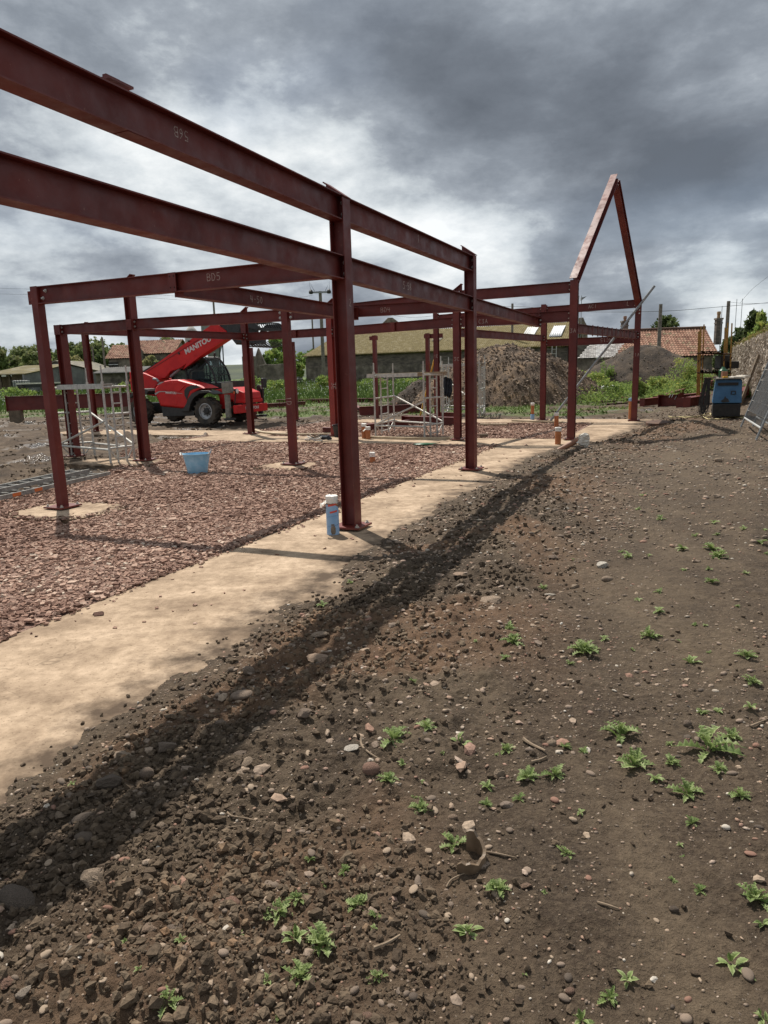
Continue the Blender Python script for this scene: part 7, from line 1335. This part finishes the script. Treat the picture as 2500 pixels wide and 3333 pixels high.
# ---- trees and bushes
k = 0
for (px, top, w, d, lab, t0, t1) in ((20, 1118, 110, 105, 'leftmost pale green tree behind the mossy shed', .25, .85), (92, 1108, 120, 112, 'round olive tree left of the left corner post', .2, .75), (118, 1135, 90, 98, 'low grey green tree just left of the left corner post', .3, .8), (165, 1122, 80, 104, 'dull green tree between the two left posts', .15, .7), (215, 1125, 80, 96, 'greyish tree behind the second left post', .2, .7), (232, 1098, 70, 108, 'taller tree crown showing between the left posts', .1, .6), (250, 1150, 60, 90, 'yellow green tree beside the third left post', .55, 1.0), (300, 1098, 110, 108, 'airy grey green tree over the low shed', .2, .75), (355, 1092, 120, 112, 'airy tallest tree left of the tiled house', .25, .8), (410, 1108, 80, 110, 'tree rising behind the wing of the tiled house', .2, .7), (490, 1150, 60, 82, 'bright bush growing against the tiled house', .5, .95), (572, 1088, 110, 100, 'broad tree right of the tiled house roof', .2, .75), (-40, 1120, 130, 108, 'tree at the very left edge', .2, .8), (330, 1130, 70, 100, 'dark tree behind the low shed', .05, .5), (610, 1120, 70, 95, 'dull tree behind the telehandler boom', .1, .6)):
    k += 1; tree(px, 1240, top, d, w * 1.25, lab, 2200, .27, min(1, t0 + .25), min(1.15, t1 + .25), 40 + k * 3, ncl=24, group='trees along the left skyline')
for (px, base, top, w, d, lab, t0, t1) in ((905, 1215, 1058, 70, 92, 'slender tree with an open crown above the rubble wall', .3, .8), (900, 1215, 1128, 90, 78, 'bushy green tree by the broken gable', .35, .9), (960, 1220, 1128, 100, 82, 'green bushes left of the mossy barn', .3, .85), (1010, 1220, 1122, 70, 88, 'dark bushes against the barn end', .15, .7), (975, 1245, 1172, 50, 66, 'bright bush at the barn corner', .5, 1.0), (870, 1225, 1150, 50, 72, 'ivy dark shrub over the broken gable', .0, .3)):
    k += 1; tree(px, base, top, d, w, lab, 700, .22, t0, t1, 140 + k * 3, group='trees by the barn', m=M_LEAF2)
tree(2172, 1130, 1012, 92, 105, 'rounded dark green tree behind the pantile roof ridge', 1500, .30, .05, .55, 301, ncl=22); tree(2245, 1100, 1060, 95, 22, 'little tree tip peeping over the pantile roof', 160, .25, .1, .5, 305)
tree(2478, 1190, 985, 36, 110, 'light green weeping tree behind the creeper wall', 2600, .13, .55, 1.0, 311, droop=.8, m=M_LEAF2, ncl=20); tree(2450, 1190, 985, 42, 90, 'darker tree behind the weeping tree', 1700, .16, .1, .6, 317, ncl=18); tree(2400, 1170, 1045, 55, 120, 'dark low trees beyond the end of the wall', 1500, .2, .0, .4, 323, ncl=18); tree(2345, 1190, 1085, 50, 60, 'ivy clad bush at the cottage end', 900, .14, .1, .6, 329, trunk=False, name='bush', cat='bush')
for (px, base, top, w, d, lab, t0, t1) in ((2225, 1235, 1140, 120, 44, 'yellow green bush right of the dark soil heap', .55, 1.0), (2290, 1250, 1180, 100, 42, 'green weeds behind the yellow rack', .3, .9), (2235, 1290, 1235, 90, 36, 'bushy weeds left of the bar stack', .35, .95), (2080, 1290, 1212, 60, 38, 'nettle clump left of the far gable post', .4, .95), (2132, 1290, 1205, 70, 40, 'leafy clump right of the far gable post', .5, 1.0), (1990, 1300, 1222, 120, 36, 'tall weeds at the foot of the far heap', .3, .9), (1930, 1260, 1170, 120, 44, 'yellow flowering weeds before the slate shed', .5, 1.0), (1900, 1305, 1240, 70, 35, 'weedy tuft right of the stony heap', .3, .85), (1975, 1225, 1150, 60, 48, 'tall weeds hiding the slate shed wall', .35, .9), (2150, 1280, 1215, 80, 41, 'green weed patch at the foot of the dark heap', .4, .95), (2438, 1290, 1235, 60, 30, 'low shrub at the base of the creeper wall', .3, .8)):
    k += 1; tree(px, base, top, d, w, lab, 2300, .055, t0, t1, 500 + k * 5, trunk=False, name='weed_bush', cat='weeds', m=M_LEAF2, ncl=22, group='weed bushes round the heaps')
for (px, base, top, w, d, lab) in ((840, 1262, 1202, 110, 58, 'tall seeding weeds behind the telehandler front'), (905, 1260, 1215, 80, 60, 'tall weeds left of the caged tank'), (1060, 1255, 1208, 70, 60, 'rounded weed clump by the field pole'), (330, 1270, 1232, 90, 56, 'white flowering weeds behind the left scaffold'), (210, 1272, 1238, 110, 55, 'pale flowering weeds before the gabled shed'), (60, 1278, 1250, 130, 54, 'white flowering weeds in front of the open shed'), (420, 1265, 1230, 70, 56, 'green weeds behind the telehandler rear wheel'), (1340, 1245, 1225, 120, 62, 'rough weeds along the barn wall'), (1220, 1245, 1225, 120, 63, 'rough weeds along the left half of the barn wall')):
    k += 1; tree(px, base, top, d, w, lab, 1000, .09, .3, .95, 700 + k * 5, trunk=False, name='weed_bush', cat='weeds', m=M_LEAF2, ncl=18, group='weed bushes in the field')
# ---- field grass (nobody could count it)
def grass():
    n = 60000; y = rng.uniform(24, 74, n) ; x = rng.uniform(-1, 1, n) * .62 * y; h, soil, gr, clay, g = terrain(x, y, False); kk = (rng.uniform(0, 1, n) < g * 1.0) & (g > .25); x, y, h = x[kk], y[kk], h[kk]; n = len(x)
    a = rng.uniform(0, 6.28, n); s = rng.uniform(.10, .34, n) * np.where(y > 40, 1.25, .5); w = .035 + .02 * (y > 45); P = np.stack([x, y, h], 1); d = np.stack([np.cos(a), np.sin(a), 0 * a], 1) * (w * 1.0)[:, None]; lean = np.stack([rng.normal(0, .12, n), rng.normal(0, .12, n), s], 1)
    V = np.stack([P - d, P + d, P + lean], 1).reshape(-1, 3); T = np.repeat(np.clip(.6 * vnoise(x * .25, y * .25, 61) + .5 * rng.uniform(0, 1, n), 0, 1), 3); me = quick_mesh('field_grass', V, np.arange(3 * n).reshape(n, 3), M_GRASSB, False, dict(tint=T)); o = bpy.data.objects.new('field_grass', me); COL.objects.link(o); tag(o, 'rough green field grass and weeds', None, None, 'stuff')
    n = 1100; y = rng.uniform(46, 66, n); x = np.where(rng.uniform(0, 1, n) < .75, rng.uniform(-34, -13, n), rng.uniform(-10, 3, n)); h, *_ = terrain(x, y, False); z = h + rng.uniform(.2, .6, n); P = np.stack([x, y, z], 1); s = rng.uniform(.02, .05, n)[:, None]; u = np.array([[1, 0, 0]]) * s; w = np.array([[0, .5, .8]]) * s; V = np.stack([P - u, P - w, P + u, P + w], 1).reshape(-1, 3); me = quick_mesh('white_flowers', V, np.arange(4 * n).reshape(n, 4), pm('white_umbels', (.6, .6, .52), None, 1, .8)); o = bpy.data.objects.new('white_flowers', me); COL.objects.link(o); tag(o, 'white flower heads scattered through the field', None, None, 'stuff')
grass()
def tall_weeds():
    n = 5200; y = rng.uniform(31, 47, n); px = rng.uniform(1885, 2300, n); x = (px - 1250) / CAM_F * y; h, *_ = terrain(x, y, False); den = vnoise(x * .7, y * .5, 81); path = np.exp(-((x - .372 * y) / .35) ** 2)
    k = (rng.uniform(0, 1, n) < sstep(.30, .55, den)) & (rng.uniform(0, 1, n) > path); x, y, h, den = x[k], y[k], h[k], den[k]; n = len(x); H = rng.uniform(.18, .62, n) * (.5 + den); q = 5
    P = np.repeat(np.stack([x, y, h], 1), q, 0); Hr = np.repeat(H, q); u = rng.uniform(.15, 1, n * q); P[:, 2] += Hr * u; P[:, :2] += rng.normal(0, .09, (n * q, 2)); d = rng.normal(size=(n * q, 3)); d[:, 2] += .4; d /= np.linalg.norm(d, axis=1)[:, None]; w = np.cross(d, rng.normal(size=(n * q, 3))); w /= np.linalg.norm(w, axis=1)[:, None]; s = rng.uniform(.045, .10, n * q)[:, None]
    V = np.stack([P - d * s, P + w * s * .35, P + d * s, P - w * s * .35], 1).reshape(-1, 3); T = np.repeat(np.clip(.25 + .5 * np.repeat(den, q) + rng.uniform(-.2, .3, n * q), 0, 1), 4); me = quick_mesh('tall_weeds', V, np.arange(4 * n * q).reshape(-1, 4), M_LEAF2, False, dict(tint=T)); o = bpy.data.objects.new('tall_weeds', me); COL.objects.link(o); tag(o, 'green weeds covering the ground before the dark soil heap', None, None, 'stuff')
tall_weeds()
# ---- poles, wires
def pole(px, top, d, label, r=.13, arm=None, base=None):
    q = far(px, top, d); zb = tz(q) - .2; t = thing('utility_pole', label, 'utility pole', (q.x, d, zb)); mb = MB(); mb.tube([(q.x, d, zb), (q.x, d, q.z)], r, 10, True, r * .8); obj('shaft', mb, M_POLE, t, True)
    if arm:
        w = arm / CAM_F * d / 2; z = q.z - .1; mb = MB(); mb.box((q.x, d - r, z), (2 * w, .12, .14)); ar = obj('crossarm', mb, M_GALV, t)
        for s in (-1, 1): mb = MB(); mb.lathe([(0, -.15), (.16, -.12), (.19, .05), (.1, .2), (0, .25)], 10, (q.x + s * w, d - r - .05, z)); obj('insulator', mb, M_BLACK, ar, True); mb = MB(); mb.tube([(q.x + s * w, d - r, z), (q.x + s * w * 1.15, d - r, z + .9), (q.x + s * w * .6, d - r, z + .1)], .02, 5); obj('jumper', mb, M_WIRE, ar)
    return q
pole(1042, 948, 62, 'grey pole with a crossarm standing in the field before the barn', .17, 56); pole(694, 973, 80, 'pole with a small crossarm showing between the beams left of the middle', .13, 26); pole(1016, 1040, 80, 'thin pole showing below the beams at the barn end', .11)
pole(2151, 990, 56, 'utility pole standing before the pantile roof', .16); pole(2372, 980, 60, 'brown utility pole right of the big chimney', .17); pole(1668, 988, 66, 'dark pole rising behind the mossy barn roof', .13); pole(332, 1098, 80, 'pale pole among the left trees', .13); pole(300, 1128, 82, 'second thinner pole among the left trees', .1)
def wire(pts, d, label, r=.016, sag=.0):
    P = [far(x, y, dd) for (x, y, dd) in pts]; mb = MB(); mb.tube(curve(P, 6), r, 5); tag(obj('overhead_wire', mb, M_WIRE), label, 'wire')
wire([(1500, 1005, 70), (1668, 997, 66), (1900, 1014, 60), (2151, 1013, 56), (2330, 1000, 58), (2560, 980, 62)], 0, 'overhead wire crossing behind the gable post to the right edge'); wire([(2372, 983, 60), (2440, 988, 60), (2560, 984, 60)], 0, 'thin wire from the brown pole to the right edge', .010); wire([(2410, 985, 60), (2450, 940, 58), (2520, 885, 55)], 0, 'thin wire rising to the upper right', .010)
wire([(-40, 938, 90), (60, 940, 88), (400, 950, 84), (694, 976, 80)], 0, 'upper wire at the left behind the corner post', .012); wire([(-40, 956, 90), (60, 958, 88), (400, 965, 84), (694, 984, 80)], 0, 'lower wire at the left behind the corner post', .012); wire([(694, 978, 80), (850, 985, 72), (1016, 962, 62)], 0, 'wire sagging between the two crossarm poles', .012); wire([(1068, 950, 62), (1300, 1030, 68), (1500, 1018, 70)], 0, 'wire running behind the beams to the barn', .012)
q = far(1889, 962, 66); t = thing('floodlight_mast', 'floodlight on a thin lattice mast just right of the gable post', 'floodlight', (q.x, 66, 3)); 
for s in (-.12, .12): mb = MB(); mb.tube([(q.x + s, 66, 2.0), (q.x + s, 66, q.z)], .03, 6); obj('mast_tube', mb, M_GALV, t)
a_, b_ = far(1893, 968, 66), far(1911, 964, 66); mb = MB(); mb.prism([a_, b_, b_ - UZ * .1 - Vector((.15, 0, 0)), a_ - UZ * .28], (0, .35, 0)); obj('lamp_head', mb, M_GALV, t)
for (px, top, d) in ((2351, 996, 60), (2399, 973, 58), (2417, 972, 58)):
    q = far(px, top, d); mb = MB(); mb.tube([(q.x, d, 1.5 if px < 2360 else 3.6), (q.x, d, q.z)], .022, 5); tag(obj('aerial_mast', mb, M_GALV), {2351: 'thin aerial mast beside the big chimney', 2399: 'left of two thin rods hanging in the sky at the right', 2417: 'right of two thin rods hanging in the sky at the right'}[px], 'aerial')
for (px, py, w, lab) in ((1905, 1268, .9, 'white plastic sheet among weeds, nearer the gable post'), (1960, 1262, 1.0, 'bright white sheet among weeds, farther right'), (2200, 1192, .5, 'pale scrap on the slope of the dark heap')):
    q = far(px, py, 37 if px < 2100 else 48); V, F = stone_shape(ICO2, int(px), .4); mb = MB(); mb.add([(v[0] * w + q.x, v[1] * .4 + q.y, v[2] * .24 + q.z) for v in V], [tuple(f) for f in F]); tag(obj('plastic_sheet', crumple(mb, int(px), .06), pm('white_sheeting', (.70, .70, .68), (.80, .80, .78), 4, .6)), lab, 'plastic sheet')
q = far(1803, 1142, 46); t = thing('small_ladder', 'little pale ladder leaning behind the stony heap', 'ladder', (q.x, 46, 2))
for s in (-.14, .14): mb = MB(); mb.bar((q.x + s, 46, 1.6), (q.x + s + .12, 46.4, 3.3), .04, .04); obj('stile', mb, M_ALU, t)
for k_ in range(6): z = 1.75 + k_ * .28; mb = MB(); mb.bar((q.x - .14 + .02 * k_, 46 + .07 * k_, z), (q.x + .14 + .02 * k_, 46 + .07 * k_, z), .03, .03); obj('rung', mb, M_ALU, t)

# =================================================================== SEEDLINGS IN THE SOIL
M_THIS = pm_attr('thistle_leaf', [(0, (.09, .14, .036)), (.4, (.19, .26, .078)), (.75, (.31, .38, .15)), (1, (.48, .51, .28))], 0.55, 0.2, 60, spec=.4, translucent=0.35)
def leaf_mesh(seed, spiky, broad):
    """one leaf along +x, unit length: toothed edge, folded midrib, drooping tip"""
    r = random.Random(seed); n = 11; V = []; F = []; T = []; up = r.uniform(.35, .75); curl = r.uniform(.5, 1.0)
    for k in range(n + 1):
        u = k / n; w = broad * (math.sin(math.pi * min(1, u * 1.02 + .02)) ** .8) * (.65 + .5 * u); w *= (1.0 + (spiky * (.55 if k % 2 else -.40))) if 0 < k < n else .25
        x = u * .95; z = up * u - curl * .75 * u * u; y0 = .02 * math.sin(5 * u + seed); lift = w * .45 + (spiky * .05 if k % 2 else 0)
        V += [(x - .03, y0 + w, z + lift), (x, y0, z), (x - .03, y0 - w, z + lift)]; T += [.75 + .2 * u, .30 + .1 * u, .75 + .2 * u]
        if spiky and k % 2 == 0 and 0 < k < n: V[-3] = (x - .05, y0 + w, z + lift * 1.3); V[-1] = (x - .05, y0 - w, z + lift * 1.2)
    for k in range(n): a = 3 * k; F += [(a, a + 1, a + 4, a + 3), (a + 1, a + 2, a + 5, a + 4)]
    T = np.clip(np.array(T) + r.uniform(-.35, .15), 0, 1); return quick_mesh('leaf', np.array(V), np.array(F), M_THIS, False, dict(tint=T))
LEAVES_S = [leaf_mesh(k, 1.05, .135 + .02 * (k % 3)) for k in range(7)]; LEAVES_R = [leaf_mesh(20 + k, .15, .20) for k in range(4)]
def joined_weed(kind, seed):
    r = random.Random(seed); VV = []; FF = []; TT = []; L = LEAVES_S if kind else LEAVES_R; o = 0
    for k in range(r.randint(6, 10)):
        me = r.choice(L); co = np.array([v.co[:] for v in me.vertices]); tn = np.array([a.value for a in me.attributes['tint'].data]); M = np.array(Matrix.Rotation(r.uniform(0, 6.28), 3, 'Z') @ Matrix.Rotation(-r.uniform(0, .7), 3, 'Y')) * r.uniform(.6, 1.0); VV.append(co @ M.T); FF.append(np.array([p.vertices[:] for p in me.polygons]) + o); TT.append(tn); o += len(co)
    return quick_mesh('seedling', np.concatenate(VV), np.concatenate(FF), M_THIS, False, dict(tint=np.concatenate(TT)))
SMALL = [joined_weed(k % 2, 60 + k) for k in range(7)]
import re as _re
_ROCKPX = [(f_(x, y), _re.split(r' (?:with|near|beside|lying|in|at|on|half|tilted|above|lowest|alone|left|right|below|standing|nearest|and|of|among|across|beyond)\b', lab)[0]) for (f_, x, y, w_, tt_, fl_, an_, lab) in ROCKS]
_USED = set()
def _near_label(px, py, kind):
    best = sorted(_ROCKPX, key=lambda r: math.hypot(r[0][0] - px, (r[0][1] - py) * 1.4))
    for (q, nm) in best[:4]:
        dx, dy = px - q[0], py - q[1]
        if math.hypot(dx, dy) > 620: break
        rel = ('right of' if dx > 0 else 'left of') if abs(dx) > abs(dy) else ('below' if dy > 0 else 'above')
        far_ = 'well ' if math.hypot(dx, dy) > 230 else ''
        lab = f'{kind} {far_}{rel} the {nm}'
        if lab not in _USED and len(lab.split()) <= 15: _USED.add(lab); return lab
    return None
def weed(px, py, w, i):
    p = gpt(px, py); dist = (p - Vector((0, 0, CAM_H))).length; R = w / CAM_F * dist / 2 * 1.27; r = random.Random(i * 7 + 1); spiky = r.random() < .72; big = w > 52 and p.y < 5.2
    side = 'left' if px < 700 else 'right' if px > 1800 else 'middle'; dep = 'nearest' if p.y < 2.1 else 'near' if p.y < 3.2 else 'midway' if p.y < 5.5 else 'far'
    grp = f'{"bushy thistle" if big else "small"} seedlings, {dep} {side}'
    lab = (f'bushy spiky leaved thistle seedling in the {dep} {side} soil' if spiky else f'broad leaved green seedling in the {dep} {side} soil') if big else (f'tiny spiky green seedling in the {dep} {side} soil' if spiky else f'tiny broad leaved seedling in the {dep} {side} soil')
    kind_ = ('bushy thistle seedling' if spiky else 'broad leaved seedling') if big else ('small spiky seedling' if spiky else 'small broad leaved seedling')
    lab = WEED_LABEL.get(i) or _near_label(px, py, kind_) or lab
    if big:
        t = thing('thistle_seedling' if spiky else 'leafy_seedling', lab, 'seedling', (p.x, p.y, p.z - .004), r.uniform(0, 6.28), grp); n = r.randint(13, 21) if spiky else r.randint(6, 10); ax_ = r.uniform(0, 6.28); ecc = r.uniform(.1, .45); off_ = (r.uniform(-.25, .25) * R, r.uniform(-.25, .25) * R)
        for k in range(n):
            me = r.choice(LEAVES_S if spiky else LEAVES_R); o = bpy.data.objects.new('leaf', me); COL.objects.link(o); o.parent = t; inner = k >= n * .45; s = R * (r.uniform(.6, .95) if inner else r.uniform(.85, 1.15)); o.scale = (s, s * r.uniform(.9, 1.35), s * (1.1 if inner else .9)); o.rotation_euler = (r.uniform(-.25, .25), -(r.uniform(.45, 1.15) if inner else r.uniform(.0, .4)), 2.4 * k + r.uniform(-.4, .4)); o.location = (R * .10 * math.cos(2.4 * k) + off_[0] * (k % 2), R * .10 * math.sin(2.4 * k) + off_[1] * (k % 2), R * (.12 if inner else .03)); el_ = 1 - ecc * abs(math.sin(o.rotation_euler.z - ax_)); o.scale = tuple(v * el_ * r.uniform(.85, 1.15) for v in o.scale)
    else:
        o = bpy.data.objects.new('thistle_seedling' if spiky else 'leafy_seedling', SMALL[(i * 2 + (1 if spiky else 0)) % 7]); COL.objects.link(o); o.location = (p.x, p.y, p.z - .003); o.scale = (R, R, R * 1.1); o.rotation_euler = (0, 0, r.uniform(0, 6.28)); tag(o, lab, 'seedling', grp)
WF = [(215, 250, 130), (345, 205, 80), (480, 260, 90), (405, 298, 30), (250, 345, 50), (190, 400, 75), (655, 285, 65), (612, 305, 30), (875, 275, 55), (945, 295, 55), (1100, 230, 130), (1405, 145, 55), (1465, 140, 40), (1590, 125, 60), (1280, 265, 45), (1430, 290, 170), (1520, 245, 80), (1285, 335, 70), (1145, 350, 120), (1225, 400, 60), (1475, 360, 70), (1350, 460, 110), (1550, 465, 75), (1365, 570, 60), (730, 390, 90), (840, 385, 90), (575, 430, 55), (325, 510, 80), (295, 470, 35), (700, 480, 60), (570, 500, 60), (935, 530, 45), (445, 660, 110), (890, 690, 65), (1318, 655, 30), (1328, 700, 25), (1293, 790, 35), (1395, 830, 55), (620, 820, 85), (800, 840, 30), (85, 885, 90), (145, 930, 60), (140, 975, 35), (505, 990, 95), (1620, 865, 100), (1640, 960, 60), (1515, 1110, 90), (1120, 1175, 65), (1045, 1245, 65), (145, 1165, 75), (940, 1330, 70), (1630, 1320, 70), (720, 1150, 20), (25, 750, 50), (325, 410, 25)]
WA = [(312, 467, 40), (1337, 795, 55), (1490, 845, 60), (1405, 900, 40), (1295, 965, 70), (1200, 1020, 110), (1150, 1040, 40), (1270, 1135, 100), (1390, 1155, 140), (1295, 1310, 130), (1160, 1320, 60), (720, 1420, 110), (540, 1160, 40), (780, 1145, 45), (600, 1270, 40), (1040, 1118, 40), (1212, 1480, 50), (820, 1490, 30)]
WD = [(1120, 285, 35), (1092, 347, 40), (1195, 388, 55), (1425, 405, 50), (1345, 460, 40), (1437, 455, 40), (1420, 520, 90), (1445, 553, 80), (1295, 518, 65), (1055, 550, 60), (1145, 545, 30), (1025, 530, 35), (1630, 490, 50), (1650, 535, 30), (1295, 605, 30), (1410, 605, 40), (1565, 620, 35), (1418, 660, 65), (685, 685, 60), (815, 565, 30), (1185, 700, 50), (1095, 738, 45), (1522, 765, 30), (1185, 785, 60), (540, 860, 80), (555, 920, 90), (520, 990, 60), (950, 905, 50), (1140, 888, 80), (1340, 845, 35), (1388, 845, 25), (865, 963, 130), (805, 1010, 50), (1275, 915, 30), (1075, 950, 30), (395, 912, 30), (1405, 962, 30), (1325, 1005, 70), (1565, 980, 80), (1580, 1085, 70), (125, 1090, 40), (1555, 430, 40), (1645, 435, 30)]
WB = [(1515, 530, 50), (1395, 630, 60)]
WEED_LABEL = {0: 'large bushy thistle above the dark red cobble', 5: 'spiky thistle touching the dark red cobble', 21: 'upright bushy thistle alone on smooth soil at the right', 15: 'widest sprawling thistle at the right, midway down', 32: 'leafy seedling growing beside the broken clay pipe', 10: 'wide low thistle right of the tan cobble', 64: 'largest thistle at the bottom, a root at its left', 63: 'pale broad leaved seedling above the largest bottom thistle', 66: 'flat star shaped seedling at the bottom left', 44: 'leafy seedling cut by the right edge', 43: 'thistle below the broken clay pipe', 27: 'pale thistle tuft left of the clay pipe', 24: 'bushy thistle right of the blocky buff stone', 18: 'bushy thistle below the wide low thistle', 55: 'single small seedling nearest the concrete at the left', 117: 'small seedling at the strip edge below the nearest post'}
WEEDS = [(F_(x, y), w * .8439) for x, y, w in WF] + [(A_(x, y), w * .7535) for x, y, w in WA] + [(D_(x, y), w * .7535) for x, y, w in WD] + [(B_(x, y), w * .7535) for x, y, w in WB]
for i, (q, w) in enumerate(WEEDS): weed(q[0], q[1], w, i)
# a few more far seedlings towards the right edge, where the photograph shows them thin out
